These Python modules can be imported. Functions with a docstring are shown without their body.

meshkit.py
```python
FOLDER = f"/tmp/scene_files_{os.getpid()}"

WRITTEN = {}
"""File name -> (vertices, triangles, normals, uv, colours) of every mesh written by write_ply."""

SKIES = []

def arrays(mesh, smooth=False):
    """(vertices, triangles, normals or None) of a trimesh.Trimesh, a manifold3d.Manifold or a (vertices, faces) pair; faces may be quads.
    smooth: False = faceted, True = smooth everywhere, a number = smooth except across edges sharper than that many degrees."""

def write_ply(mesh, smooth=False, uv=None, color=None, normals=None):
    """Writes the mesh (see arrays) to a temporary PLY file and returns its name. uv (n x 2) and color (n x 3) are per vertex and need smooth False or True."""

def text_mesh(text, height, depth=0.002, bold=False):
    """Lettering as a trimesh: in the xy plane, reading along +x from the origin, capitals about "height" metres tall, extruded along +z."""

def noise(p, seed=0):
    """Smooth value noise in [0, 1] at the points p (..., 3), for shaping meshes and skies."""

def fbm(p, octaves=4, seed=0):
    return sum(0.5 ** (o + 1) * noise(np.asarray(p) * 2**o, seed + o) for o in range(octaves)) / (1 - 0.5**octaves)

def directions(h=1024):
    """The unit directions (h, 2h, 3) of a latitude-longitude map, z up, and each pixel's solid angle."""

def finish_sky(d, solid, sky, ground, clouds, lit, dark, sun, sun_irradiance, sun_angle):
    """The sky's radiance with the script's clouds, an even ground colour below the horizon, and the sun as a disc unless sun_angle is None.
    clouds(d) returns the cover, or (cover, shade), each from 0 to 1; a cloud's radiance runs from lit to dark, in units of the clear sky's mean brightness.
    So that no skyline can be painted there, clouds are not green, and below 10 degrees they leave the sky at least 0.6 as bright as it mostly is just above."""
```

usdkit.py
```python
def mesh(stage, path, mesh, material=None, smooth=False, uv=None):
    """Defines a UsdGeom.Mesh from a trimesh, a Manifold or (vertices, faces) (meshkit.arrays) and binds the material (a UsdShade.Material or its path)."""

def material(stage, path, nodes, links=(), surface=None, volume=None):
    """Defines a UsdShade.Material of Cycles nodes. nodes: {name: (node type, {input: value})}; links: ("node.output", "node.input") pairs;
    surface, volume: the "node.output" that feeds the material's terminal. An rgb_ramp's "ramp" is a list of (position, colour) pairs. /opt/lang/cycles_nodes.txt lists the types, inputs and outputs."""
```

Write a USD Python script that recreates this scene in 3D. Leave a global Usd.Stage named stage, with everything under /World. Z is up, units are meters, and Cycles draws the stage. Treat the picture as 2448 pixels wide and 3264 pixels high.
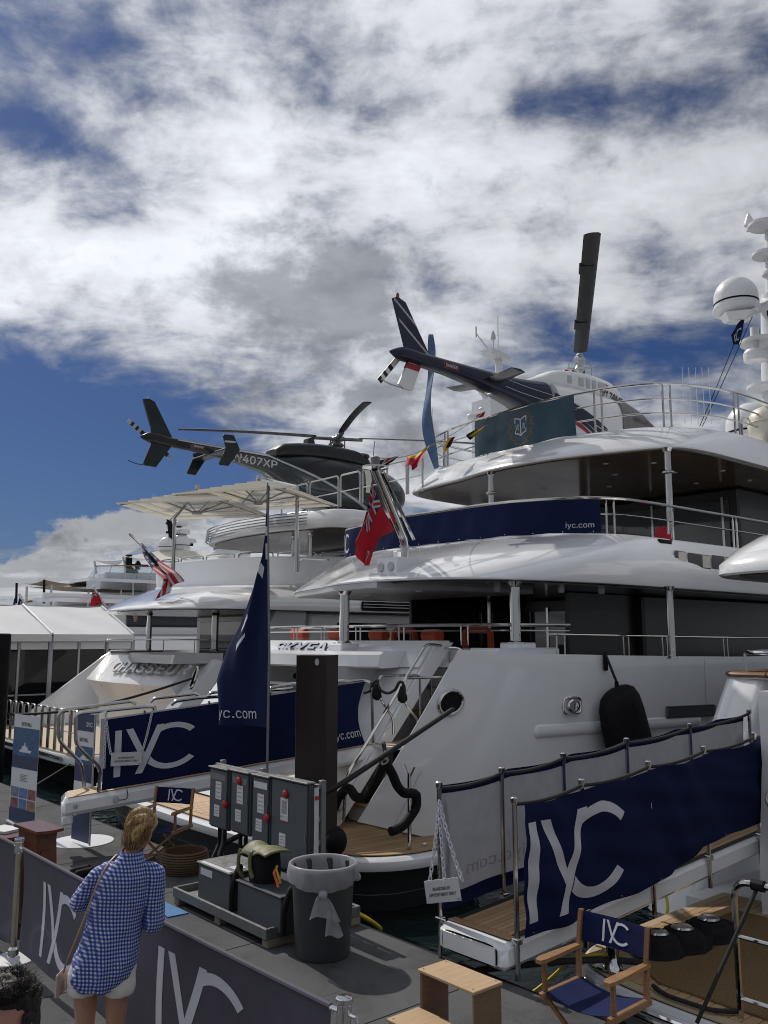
import math, random
import numpy as np, trimesh, shapely, usdkit, meshkit
from shapely.geometry import Polygon, box as sbox, Point, LineString
from shapely import affinity
from pxr import Usd, UsdGeom, UsdLux, UsdShade, Sdf, Gf, Vt

random.seed(7); RNG = np.random.default_rng(11)
stage = Usd.Stage.CreateInMemory()
UsdGeom.SetStageUpAxis(stage, UsdGeom.Tokens.z); UsdGeom.SetStageMetersPerUnit(stage, 1.0)
W = UsdGeom.Xform.Define(stage, '/World'); stage.SetDefaultPrim(W.GetPrim())
UsdGeom.Scope.Define(stage, '/World/Looks')

# ---------------------------------------------------------------- camera, sky, sun, exposure
F_PX, PITCH, EYE = 2770.0, math.radians(8.3), 2.8        # phone camera held 2.8 m above the dock, tilted up a little
cam = UsdGeom.Camera.Define(stage, '/World/Camera')
cam.CreateHorizontalApertureAttr(36.0); cam.CreateVerticalApertureAttr(48.0)
cam.CreateFocalLengthAttr(36.0 * F_PX / 2448.0); cam.CreateClippingRangeAttr(Gf.Vec2f(0.05, 20000))
cam.AddTranslateOp().Set(Gf.Vec3d(0, 0, EYE)); cam.AddRotateXOp().Set(90 + math.degrees(PITCH))
cam.CreateExposureAttr(EXPOSURE := -0.50)

SUN_AZ, SUN_EL = math.radians(-38.0), math.radians(46.0)  # azimuth measured from +y towards +x
SUN = np.array([math.sin(SUN_AZ) * math.cos(SUN_EL), math.cos(SUN_AZ) * math.cos(SUN_EL), math.sin(SUN_EL)])
sun = UsdLux.DistantLight.Define(stage, '/World/sunlight')
sun.CreateIntensityAttr(1.2); sun.CreateAngleAttr(0.53); sun.CreateNormalizeAttr(True); sun.CreateColorAttr(Gf.Vec3f(1.0, 0.94, 0.86))
m4 = Gf.Matrix4d().SetLookAt(Gf.Vec3d(*map(float, SUN * 100)), Gf.Vec3d(0, 0, 0), Gf.Vec3d(0, 0, 1)).GetInverse()
sun.AddTransformOp().Set(m4)


def cloud_sky():
    """Physical sky with one broken layer of altocumulus and a bank of cumulus mixed in."""
    N, L = {}, []
    cnt = [0]

    def nd(kind, inputs=None, **links):
        cnt[0] += 1
        k = f'n{cnt[0]}'
        N[k] = (kind, inputs or {})
        for s, src in links.items():
            L.append((src, f'{k}.{s}'))
        return k

    def mth(op, a, b=None, clamp=False):
        inp, ln = {'math_type': op, 'use_clamp': clamp}, {}
        for s, x in (('value1', a), ('value2', b)):
            if x is None: continue
            if isinstance(x, str): ln[s] = x
            else: inp[s] = float(x)
        return nd('math', inp, **ln) + '.value'

    tc = nd('texture_coordinate')
    d = tc + '.generated'
    sp = nd('separate_xyz', {}, vector=d)
    x, y, z = (f'{sp}.{c}' for c in 'xyz')
    zz = mth('add', mth('maximum', z, 0.0), 0.16)
    px, py = mth('divide', x, zz), mth('divide', y, zz)
    az, el = mth('arctan2', x, y), mth('arcsine', z)
    pl = nd('combine_xyz', {'z': 0.0}, x=px, y=py) + '.vector'

    def fbm(scale, detail, rough, loc, dist=0.0, rot=0.0, sc=(1, 1, 1), vec=None):
        mp = nd('mapping', {'location': loc, 'rotation': (0, 0, rot), 'scale': sc}, vector=vec or pl)
        return nd('noise_texture', {'scale': scale, 'detail': detail, 'roughness': rough, 'distortion': dist}, vector=mp + '.vector') + '.fac'

    def blob(u, v, su, sv, amp, rot=0.0):
        """A gaussian around the direction of a cloud or a gap, in azimuth and elevation (degrees)."""
        a0, e0 = math.radians(u), math.radians(v)
        da, de = mth('subtract', az, a0), mth('subtract', el, e0)
        c, s = math.cos(rot), math.sin(rot)
        p = mth('add', mth('multiply', da, c / math.radians(su)), mth('multiply', de, s / math.radians(su)))
        q_ = mth('add', mth('multiply', da, -s / math.radians(sv)), mth('multiply', de, c / math.radians(sv)))
        r2 = mth('add', mth('multiply', p, p), mth('multiply', q_, q_))
        return mth('multiply', mth('exponent', mth('multiply', r2, -1.0)), amp)

    def total(xs):
        t = xs[0]
        for k in xs[1:]: t = mth('add', t, k)
        return t

    sky = nd('sky_texture', {'sky_type': 'single_scattering', 'sun_disc': False, 'sun_elevation': SUN_EL, 'sun_rotation': SUN_AZ, 'altitude': 0.0, 'air_density': 1.0, 'aerosol_density': 0.7, 'ozone_density': 2.0})
    big = fbm(1.3, 5, 0.55, (3.1, 1.7, 0.0), 0.3, 0.5, (1.0, 1.3, 1))
    fine = fbm(3.4, 10, 0.60, (0.3, 5.1, 0.0), 0.35, 0.45, (0.85, 1.25, 1))
    cell = fbm(17.0, 6, 0.58, (2.0, 0.4, 0.0), 0.25, 0.3, (1.0, 1.0, 1.5), vec=d)
    puff = fbm(11.0, 10, 0.62, (1.0, 2.0, 0.3), 0.25, 0.0, (1, 1, 1.5), vec=d)
    lump = fbm(6.5, 9, 0.6, (4.0, 1.0, 0.7), 0.2, 0.0, (1, 1, 1.4), vec=d)
    cover = total([mth('multiply', big, 0.7), mth('multiply', fine, 1.9), mth('multiply', cell, 1.15), SKY_BASE] + [blob(*b) for b in SKY_GAPS])
    cov = nd('map_range', {'range_type': 'smoothstep', 'from_min': -0.08, 'from_max': 0.86, 'to_min': 0.0, 'to_max': 1.0, 'clamp': True}, value=cover) + '.result'
    veil = nd('map_range', {'range_type': 'linear', 'from_min': 0.25, 'from_max': 1.15, 'to_min': 0.60, 'to_max': 1.26, 'clamp': True}, value=cover) + '.result'
    # heaped clouds, near the horizon and in the middle of the sky
    cum = total([mth('multiply', puff, 1.1), mth('multiply', lump, 0.6), -0.42] + [blob(*b) for b in SKY_CUMULUS])
    cmv = nd('map_range', {'range_type': 'smoothstep', 'from_min': 0.64, 'from_max': 0.74, 'clamp': True}, value=cum) + '.result'
    # grey where they are thick, bright at their rims
    thick = total([mth('multiply', lump, 2.3), mth('multiply', puff, 2.3), -2.28] + [blob(*b) for b in SKY_DARK])
    shd = nd('map_range', {'range_type': 'smoothstep', 'from_min': 0.15, 'from_max': 0.95, 'clamp': True}, value=thick) + '.result'
    grain = mth('multiply', mth('subtract', cell, 0.5), 0.55)
    shd = mth('add', shd, mth('multiply', mth('maximum', grain, 0.0), 0.9), True)
    lit = nd('mix', {'color1': CLOUD_LIT, 'color2': CLOUD_DARK}, fac=shd) + '.color'
    cov = mth('maximum', cov, cmv)
    # clouds glow towards the sun and dim away from it
    sd = nd('vector_math', {'math_type': 'dot_product', 'vector2': tuple(map(float, SUN))}, vector1=d) + '.value'
    glow = mth('power', mth('add', mth('multiply', sd, 0.5), 0.5), 4.0)
    bright = mth('multiply', mth('add', mth('multiply', glow, 0.80), 0.50), veil)
    litg = nd('vector_math', {'math_type': 'scale'}, vector1=lit, scale=bright) + '.vector'
    deep = nd('mix', {'mix_type': 'multiply', 'fac': 1.0, 'color2': SKY_TINT}, color1=sky + '.color') + '.color'
    mixd = nd('mix', {}, fac=cov, color1=deep, color2=litg) + '.color'
    bg = nd('background_shader', {'strength': 0.1}, color=mixd)
    return usdkit.material(stage, '/World/Looks/sky', N, L, surface=bg + '.background')


SKY_BASE = -1.16
SKY_TINT = (0.21, 0.30, 0.50)
CLOUD_LIT, CLOUD_DARK = (9.3, 9.65, 10.3), (4.0, 4.25, 4.75)
# (azimuth, elevation, width, height in degrees, amount): gaps of clear sky, then heaped clouds, then grey undersides
SKY_GAPS = [(-20, 12.5, 9, 4.6, -1.2), (-24, 8, 8, 4, -0.9), (-13, 10.5, 5, 3, -0.6), (-23, 17.0, 4, 1.8, -0.35), (-12, 17.5, 3, 1.0, -0.3), (-21.5, 34.5, 8, 2.6, -0.46), (-24.5, 29.6, 6.5, 1.7, -0.66), (-14, 33, 4, 1.2, -0.22), (-3.5, 36.5, 5, 1.4, -0.22),
            (11.5, 33, 4, 2.2, -0.46), (20, 32.0, 7, 2.4, -0.46), (26, 35, 5, 4, -0.46), (8, 35.5, 4, 1.5, -.15), (10, 20.5, 3.5, 1.8, -0.36), (17.5, 17.5, 7, 2.2, -0.6), (24, 18.6, 4, 2.0, -0.34), (15, 13, 10, 2.5, -0.35), (-19, 25.5, 4, .8, -.2),
            (-8, 29, 9, 3.0, 0.28), (-12, 23, 9, 4, 0.3), (6, 27, 6, 3, 0.15), (-22, 22, 6, 3, 0.22), (20, 26.5, 8, 2.5, 0.16), (1, 15, 5, 4, 0.3)]
SKY_CUMULUS = [(-16, 7.0, 4.5, 1.5, 0.40), (-20, 3.6, 7, 1.6, 0.46), (-8, 5.0, 6, 2.6, 0.42), (-5, 22.5, 5, 3.0, 0.42), (-5, 16, 5, 2.6, 0.32), (2, 12, 7, 3, 0.2), (-45, 4, 16, 3, 0.35), (45, 5, 20, 4, 0.35), (120, 5, 40, 4, 0.3), (-120, 5, 40, 4, 0.3)]
SKY_DARK = [(-4.5, 22.8, 8.5, 4.6, 1.05), (-3, 15.5, 8, 2.6, .55), (-8, 21.0, 4, 2, 0.25), (1.0, 23.5, 4, 2.4, 0.3), (-6, 15.6, 6, 1.5, 0.36), (-14, 5.4, 5, .8, 0.12), (3, 12, 6, 2.5, 0.2)]
dome = UsdLux.DomeLight.Define(stage, '/World/sky')
UsdShade.MaterialBindingAPI.Apply(dome.GetPrim()).Bind(cloud_sky())
dome.GetPrim().SetCustomDataByKey('kind', 'structure')
# ---------------------------------------------------------------- the dock frame: x along the berths (away from the dock), y to port, z up
TH = math.atan2(0.65, 0.76); CT, ST = math.cos(TH), math.sin(TH); DEG = math.degrees


def world(q):
    q = np.asarray(q, float); o = q.copy()
    o[..., 0] = CT * q[..., 0] - ST * q[..., 1]; o[..., 1] = ST * q[..., 0] + CT * q[..., 1]
    return o


def ray(p):
    """The line of sight through a point of the photograph, in the dock frame (used to read positions off known planes)."""
    x, y = (p[0] - 1224) / F_PX, -(p[1] - 1632) / F_PX
    w = np.array([x, math.cos(PITCH) - y * math.sin(PITCH), math.sin(PITCH) + y * math.cos(PITCH)])
    return np.array([CT * w[0] + ST * w[1], -ST * w[0] + CT * w[1], w[2]])


E0 = np.array([0, 0, EYE])
def pz(p, z): r = ray(p); return E0 + r * (z - EYE) / r[2]
def pa(p, a): r = ray(p); return E0 + r * a / r[0]
def py(p, y): r = ray(p); return E0 + r * y / r[1]
def crop(x0, y0, s): return lambda x, y: (x0 + x * s, y0 + y * s)
c1, c2, c3, c4, c5, c6, c7, c8, c9 = [crop(*k, .5425) for k in [(0, 1200), (800, 900), (1548, 700), (0, 1900), (800, 1700), (1548, 1600), (0, 2464), (800, 2464), (1548, 2464)]]
e1, e2, e3, e4, e5, e8 = [crop(*k, .27125) for k in [(0, 1750), (400, 1500), (800, 1500), (1250, 1500), (1998, 1500), (0, 2200)]]
e6, e7 = crop(550, 2400, .36166), crop(2100, 500, .40702)
f1, f2, f3, f4 = crop(400, 1240, .27125), crop(800, 1250, .33153), crop(1200, 920, .27125), crop(1600, 1100, .33153)
f5, f6, f7, f8 = crop(1000, 2050, .36166), crop(1650, 2750, .481), crop(0, 2600, .3003), crop(600, 1950, .42194)


# ---------------------------------------------------------------- mesh building: every shape is (vertices, triangles)
def join(*ms):
    ms = [m for k in ms for m in (k if isinstance(k, list) else [k])]
    vs, fs, n = [], [], 0
    for v, f in ms:
        vs.append(np.asarray(v, float)); fs.append(np.asarray(f, int) + n); n += len(v)
    return np.vstack(vs), np.vstack(fs)


def tm(m): return (np.array(m.vertices), np.array(m.faces))
def tri(quads): q = np.asarray(quads, int); return np.vstack([q[:, [0, 1, 2]], q[:, [0, 2, 3]]])
def mv(m, t): return (np.asarray(m[0]) + np.asarray(t, float), m[1])
def sc(m, s):
    s = np.broadcast_to(np.asarray(s, float), 3)
    return (np.asarray(m[0]) * s, m[1] if np.prod(s) > 0 else np.asarray(m[1])[:, ::-1])


def rot(m, axis, deg, about=(0, 0, 0)):
    a = math.radians(deg); c, s = math.cos(a), math.sin(a)
    R = {'x': [[1, 0, 0], [0, c, -s], [0, s, c]], 'y': [[c, 0, s], [0, 1, 0], [-s, 0, c]], 'z': [[c, -s, 0], [s, c, 0], [0, 0, 1]]}[axis]
    return ((np.asarray(m[0]) - about) @ np.array(R).T + about, m[1])


def cbox(lo, hi, ch=0.004):
    """A box with chamfered edges."""
    lo, hi = np.minimum(lo, hi).astype(float), np.maximum(lo, hi).astype(float)
    ch = min(ch, 0.45 * float((hi - lo).min()))
    pts = []
    for i in range(8):
        s = np.array([i & 1, i >> 1 & 1, i >> 2 & 1]); c = np.where(s, hi, lo); d = np.where(s, -ch, ch)
        for k in range(3):
            p = c + d; p[k] = c[k]; pts.append(p)
    return tm(trimesh.convex.convex_hull(np.array(pts)))


def pbox(lo, hi):
    b = trimesh.creation.box(np.abs(np.subtract(hi, lo))); b.apply_translation(np.add(lo, hi) / 2.0); return tm(b)


def hullm(pts): return tm(trimesh.convex.convex_hull(np.asarray(pts, float)))


def unit(v): v = np.asarray(v, float); return v / max(np.linalg.norm(v), 1e-12)


def tube(pts, r, n=8, closed=False, caps=True, flat=None):
    """A round bar along a path. r: one radius or one per point."""
    P = np.asarray(pts, float); k = len(P); rr = np.broadcast_to(np.asarray(r, float), k)
    T = np.roll(P, -1, 0) - np.roll(P, 1, 0) if closed else np.gradient(P, axis=0)
    T = np.array([unit(t) for t in T]); u = unit(np.cross(T[0], [0, 0, 1] if abs(T[0][2]) < 0.9 else [1, 0, 0])); V = []
    ang = np.linspace(0, 2 * np.pi, n, endpoint=False)
    for i in range(k):
        u = unit(u - T[i] * (u @ T[i])); w = np.cross(T[i], u)
        V.append(P[i] + rr[i] * (np.cos(ang)[:, None] * u + np.sin(ang)[:, None] * w * (flat or 1)))
    V = np.vstack(V); F = []
    for i in range(k if closed else k - 1):
        j = (i + 1) % k
        for a in range(n):
            b = (a + 1) % n; F += [[i * n + a, i * n + b, j * n + b], [i * n + a, j * n + b, j * n + a]]
    if caps and not closed:
        V = np.vstack([V, P[0], P[-1]]); c0, c1_ = len(V) - 2, len(V) - 1
        for a in range(n):
            b = (a + 1) % n; F += [[c0, b, a], [c1_, (k - 1) * n + a, (k - 1) * n + b]]
    return V, np.array(F)


def bend(pts, rad, seg=4):
    """The path with its corners rounded."""
    P = [np.asarray(p, float) for p in pts]; out = [P[0]]
    for a, b, c in zip(P, P[1:], P[2:]):
        d0, d1 = np.linalg.norm(a - b), np.linalg.norm(c - b); r = min(rad, d0 * .45, d1 * .45)
        p0, p1 = b + (a - b) / d0 * r, b + (c - b) / d1 * r
        for t in np.linspace(0, 1, seg + 1): out.append((1 - t) ** 2 * p0 + 2 * t * (1 - t) * b + t * t * p1)
    return np.array(out + [P[-1]])


def spline(pts, n=40, closed=False):
    """A smooth curve through the points (centripetal in arc length)."""
    P = np.asarray(pts, float)
    from scipy.interpolate import PchipInterpolator
    s = np.r_[0, np.cumsum(np.linalg.norm(np.diff(P, axis=0), axis=1))]
    return PchipInterpolator(s, P)(np.linspace(0, s[-1], n))


def sag(a, b, drop, n=14):
    a, b = np.asarray(a, float), np.asarray(b, float); t = np.linspace(0, 1, n)[:, None]
    return a + (b - a) * t - np.array([0, 0, 1.0]) * drop * 4 * t * (1 - t)


def lathe(prof, n=24, at=(0, 0, 0)):
    """A turned body: prof is (radius, z) from bottom to top."""
    prof = np.asarray(prof, float); ang = np.linspace(0, 2 * np.pi, n, endpoint=False)
    V = np.vstack([np.c_[r * np.cos(ang), r * np.sin(ang), np.full(n, z)] for r, z in prof]); F = []
    for i in range(len(prof) - 1):
        for a in range(n):
            b = (a + 1) % n; F += [[i * n + a, i * n + b, (i + 1) * n + b], [i * n + a, (i + 1) * n + b, (i + 1) * n + a]]
    V = np.vstack([V, [0, 0, prof[0][1]], [0, 0, prof[-1][1]]]); c0, k = len(V) - 2, len(prof) - 1
    for a in range(n):
        b = (a + 1) % n; F += [[c0, b, a], [c0 + 1, k * n + a, k * n + b]]
    return V + np.asarray(at, float), np.array(F)


def cyl(a, b, r, n=12): return tube([a, b], r, n)


def loft(rings, cap0=True, cap1=True, closed=True):
    """Skin through rings of equally many points (each ring turning the same way)."""
    R = np.asarray(rings, float); k, n = R.shape[:2]; V = R.reshape(-1, 3); F = []
    for i in range(k - 1):
        for a in range(n if closed else n - 1):
            b = (a + 1) % n; F += [[i * n + a, i * n + b, (i + 1) * n + b], [i * n + a, (i + 1) * n + b, (i + 1) * n + a]]
    F = np.array(F)
    extra = []
    for on, ring, flip, base in ((cap0, R[0], True, 0), (cap1, R[-1], False, (k - 1) * n)):
        if not on: continue
        c = ring - ring.mean(0); _, _, vt = np.linalg.svd(c); p2 = c @ vt[:2].T
        f = earcut(p2)
        if len(f) == 0: continue
        nrm = np.cross(ring[f[0][1]] - ring[f[0][0]], ring[f[0][2]] - ring[f[0][0]])
        area = sum(np.cross(ring[i] - ring[0], ring[(i + 1) % n] - ring[0]) for i in range(n))
        if (nrm @ area > 0) == flip: f = f[:, ::-1]
        extra.append(f + base)
    return V, np.vstack([F] + extra)


def earcut(p2):
    import mapbox_earcut as me
    p2 = np.asarray(p2, np.float64)
    fn = getattr(me, 'triangulate_float64', None)
    return np.asarray(fn(p2, np.array([len(p2)], np.uint32)), int).reshape(-1, 3)


def outward(m):
    t = trimesh.Trimesh(*m, process=True); trimesh.repair.fix_normals(t); return tm(t)


def extr(poly, h):
    """A flat outline (shapely, may have holes) in xy, h thick in z from 0."""
    gs = [g for g in getattr(poly, 'geoms', [poly]) if g.area > 1e-9]
    return join([tm(trimesh.creation.extrude_polygon(g, h, engine='earcut')) for g in gs])


def slab(pts, z0, z1): return mv(extr(Polygon(pts), z1 - z0), (0, 0, z0))


def frame(m, o, ex, ey):
    """Puts a shape drawn in xy (z = thickness) on the plane with origin o and axes ex, ey."""
    ex, ey = np.asarray(ex, float), np.asarray(ey, float); ez = unit(np.cross(ex, ey)); v = np.asarray(m[0])
    return v[:, :1] * ex + v[:, 1:2] * ey + v[:, 2:3] * ez + np.asarray(o, float), m[1]


def sheet(fn, nu, nv, thick=0.0):
    """A grid over (u, v) in 0..1 mapped by fn(u, v) -> points; thick gives cloth a second face."""
    u, v = np.meshgrid(np.linspace(0, 1, nu), np.linspace(0, 1, nv), indexing='ij')
    P = fn(u.ravel(), v.ravel()); i = np.arange(nu * nv).reshape(nu, nv)
    F = tri(np.stack([i[:-1, :-1], i[1:, :-1], i[1:, 1:], i[:-1, 1:]], -1).reshape(-1, 4))
    if not thick: return P, F
    N = normals(fn, u.ravel(), v.ravel()); k = len(P); B = np.r_[i[:, 0], i[-1, 1:], i[-2::-1, -1], i[0, -2:0:-1]]; C = np.roll(B, -1)
    return np.vstack([P + N * thick / 2, P - N * thick / 2]), np.vstack([F, F[:, ::-1] + k, tri(np.stack([B, B + k, C + k, C], -1))])


def normals(fn, u, v, e=1e-3):
    a, b = fn(u + e, v) - fn(u - e, v), fn(u, v + e) - fn(u, v - e); n = np.cross(a, b)
    return n / np.maximum(np.linalg.norm(n, axis=1, keepdims=True), 1e-12)


def facing(fn):
    """+1 if the map's normal looks towards the dock side where one stands, else -1."""
    h = np.array([.5]); return 1 if normals(fn, h, h)[0] @ (E0 - fn(h, h)[0]) > 0 else -1


def decal(poly, fn, off=0.003, res=0.06):
    """A flat print (shapely outline in u, v) laid on the cloth fn."""
    out = []
    for g in getattr(poly, 'geoms', [poly]):
        if g.is_empty or g.area < 1e-8: continue
        v, f = trimesh.creation.triangulate_polygon(g, engine='earcut')
        v, f = trimesh.remesh.subdivide_to_size(np.c_[v, np.zeros(len(v))], f, res, max_iter=12)
        P = fn(v[:, 0], v[:, 1]); N = normals(fn, v[:, 0], v[:, 1])
        t = (P + N * off, f)
        a = np.cross(t[0][f[0][1]] - t[0][f[0][0]], t[0][f[0][2]] - t[0][f[0][0]])
        out.append(t if a @ N[f[0][0]] * off > 0 else (t[0], f[:, ::-1]))
    return join(out)


def text_poly(text, h=1.0, bold=False):
    """Lettering as a shapely outline, capitals h tall, from the origin to the right."""
    t = meshkit.text_mesh(text, h, 0.01, bold); top = t.triangles[(t.triangles[:, :, 2] > 0.009).all(1)][:, :, :2]
    return shapely.union_all([Polygon(k).buffer(1e-4 * h) for k in top])


def fit(poly, x0, y0, w, h, shear=0.0):
    b = poly.bounds
    p = affinity.affine_transform(poly, [w / (b[2] - b[0]), 0, 0, h / (b[3] - b[1]), x0 - b[0] * w / (b[2] - b[0]), y0 - b[1] * h / (b[3] - b[1])])
    return affinity.affine_transform(p, [1, shear, 0, 1, -shear * y0, 0]) if shear else p


def flatprint(poly, o, ex, ey, t=0.004): return frame(extr(poly, t), o, ex, ey)


def logo():
    """The three linked letters of the banners: I, a Y whose long stroke cuts the C. Height 1, width about 1.3."""
    I = Polygon([(0, 0), (.105, 0), (.105, 1), (0, 1)])
    yl = Polygon([(.17, 1), (.285, 1), (.49, .43), (.435, .30)])
    yr = Polygon([(.34, 0), (.455, 0), (.79, 1), (.675, 1)])
    ring = Point(.93, .5).buffer(.5, 48).difference(Point(.93, .5).buffer(.385, 48))
    ring = ring.difference(Polygon([(.93, .5), (1.6, 1.08), (1.6, -.08)]))
    ring = ring.difference(Polygon([(-.5, -.3), (.39, -.3), (.87, 1.3), (-.5, 1.3)]))
    return shapely.union_all([I, yl, yr, ring])


LOGO = logo()


# ---------------------------------------------------------------- writing things, parts and sub-parts
USED = {}
def numbered(parent, name):
    k = (parent, name); n = USED.get(k, -1) + 1; USED[k] = n
    return f'{parent}/{name}' + (f'_{n:03d}' if n else '')


def mark(prim, label=None, cat=None, group=None, kind=None):
    for k, v in (('label', label), ('category', cat), ('group', group), ('kind', kind)):
        if v: prim.SetCustomDataByKey(k, v)


class Thing:
    """A thing that stands at base (dock frame) turned by yaw degrees; its parts are given in the dock frame unless local."""
    def __init__(s, name, label, cat, base=(0, 0, 0), yaw=0.0, group=None, kind=None, size=1.0, lean=0.0):
        s.size, s.lean = size, lean; s.base, s.yaw, s.cat, s.group, s.name = np.array(base, float), yaw, cat, group, name
        s.path = numbered('/World', name); x = UsdGeom.Xform.Define(stage, s.path); s.prim = x.GetPrim()
        s.place(x); mark(s.prim, label, cat, group, kind)

    def place(s, x):
        x.AddTranslateOp().Set(Gf.Vec3d(*map(float, world(s.base)))); x.AddRotateZOp().Set(DEG(TH) + s.yaw)
        if s.size != 1: x.AddScaleOp().Set(Gf.Vec3f(s.size))

    def add(s, name, m, mat, smooth=30, parent=None, label=None, local=False, kind=None, uv=None):
        if isinstance(m, list): m = join(m)
        v = np.asarray(m[0], float)
        if not local: v = rot((v - s.base, m[1]), 'z', -s.yaw)[0]
        if s.lean: v = v + np.c_[s.lean * np.maximum(v[:, 2] - .8, 0), 0 * v[:, :2]]
        path = numbered(parent or s.path, name)
        g = usdkit.mesh(stage, path, (v, np.asarray(m[1])), mat, smooth=smooth)
        mark(g.GetPrim(), label, kind=kind)
        return path

    def copy(s, label, base, yaw=0.0, group=None):
        path = numbered('/World', s.name); x = UsdGeom.Xform.Define(stage, path)
        x.AddTranslateOp().Set(Gf.Vec3d(*map(float, world(base)))); x.AddRotateZOp().Set(DEG(TH) + yaw)
        p = x.GetPrim(); p.GetReferences().AddInternalReference(Sdf.Path(s.path)); p.SetInstanceable(True)
        mark(p, label, s.cat, group or s.group)


def solo(name, label, cat, m, mat, base=None, smooth=30, group=None, kind=None):
    """A thing of one piece: one mesh, its origin at its base."""
    if isinstance(m, list): m = join(m)
    v = np.asarray(m[0], float)
    if base is None: base = np.array([v[:, 0].mean(), v[:, 1].mean(), v[:, 2].min()])
    path = numbered('/World', name)
    g = usdkit.mesh(stage, path, (v - base, np.asarray(m[1])), mat, smooth=smooth)
    g.AddTranslateOp().Set(Gf.Vec3d(*map(float, world(base)))); g.AddRotateZOp().Set(DEG(TH))
    mark(g.GetPrim(), label, cat, group, kind)
    return path


# ---------------------------------------------------------------- materials
def mat(name, col, rough=0.5, metal=0.0, coat=0.0, var=0.08, scale=6.0, bump=0.0, bscale=60.0, sheen=0.0, transl=0.0, spec=0.5, rvar=0.0, stretch=(1, 1, 1), dark=None):
    """Plain procedural surface: base colour with a little unevenness, optional fine relief, dirt, translucency."""
    N = {'t': ('texture_coordinate', {}), 'm': ('mapping', {'scale': stretch}), 'n': ('noise_texture', {'scale': scale, 'detail': 5, 'roughness': 0.6}),
         'r': ('rgb_ramp', {'ramp': [(0.25, tuple(np.clip(np.array(dark if dark else [c * (1 - var) for c in col]), 0, 1))), (0.7, tuple(np.clip([c * (1 + var) for c in col], 0, 1)))]}),
         'p': ('principled_bsdf', {'roughness': rough, 'metallic': metal, 'coat_weight': coat, 'coat_roughness': 0.04, 'sheen_weight': sheen, 'specular_ior_level': spec})}
    L = [('t.object', 'm.vector'), ('m.vector', 'n.vector'), ('n.fac', 'r.fac'), ('r.color', 'p.base_color')]
    if rvar:
        N['q'] = ('map_range', {'from_min': 0.3, 'from_max': 0.7, 'to_min': max(rough - rvar, 0.02), 'to_max': rough + rvar, 'clamp': True}); L += [('n.fac', 'q.value'), ('q.result', 'p.roughness')]
    if bump:
        N['bn'] = ('noise_texture', {'scale': bscale, 'detail': 3}); N['b'] = ('bump', {'strength': 1.0, 'distance': bump})
        L += [('m.vector', 'bn.vector'), ('bn.fac', 'b.height'), ('b.normal', 'p.normal')]
    out = 'p.BSDF'
    if transl:
        N['tr'] = ('translucent_bsdf', {}); N['mx'] = ('mix_closure', {'fac': transl}); L += [('r.color', 'tr.color'), ('p.BSDF', 'mx.closure1'), ('tr.BSDF', 'mx.closure2')]; out = 'mx.closure'
    return usdkit.material(stage, f'/World/Looks/{name}', N, L, surface=out)


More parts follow.
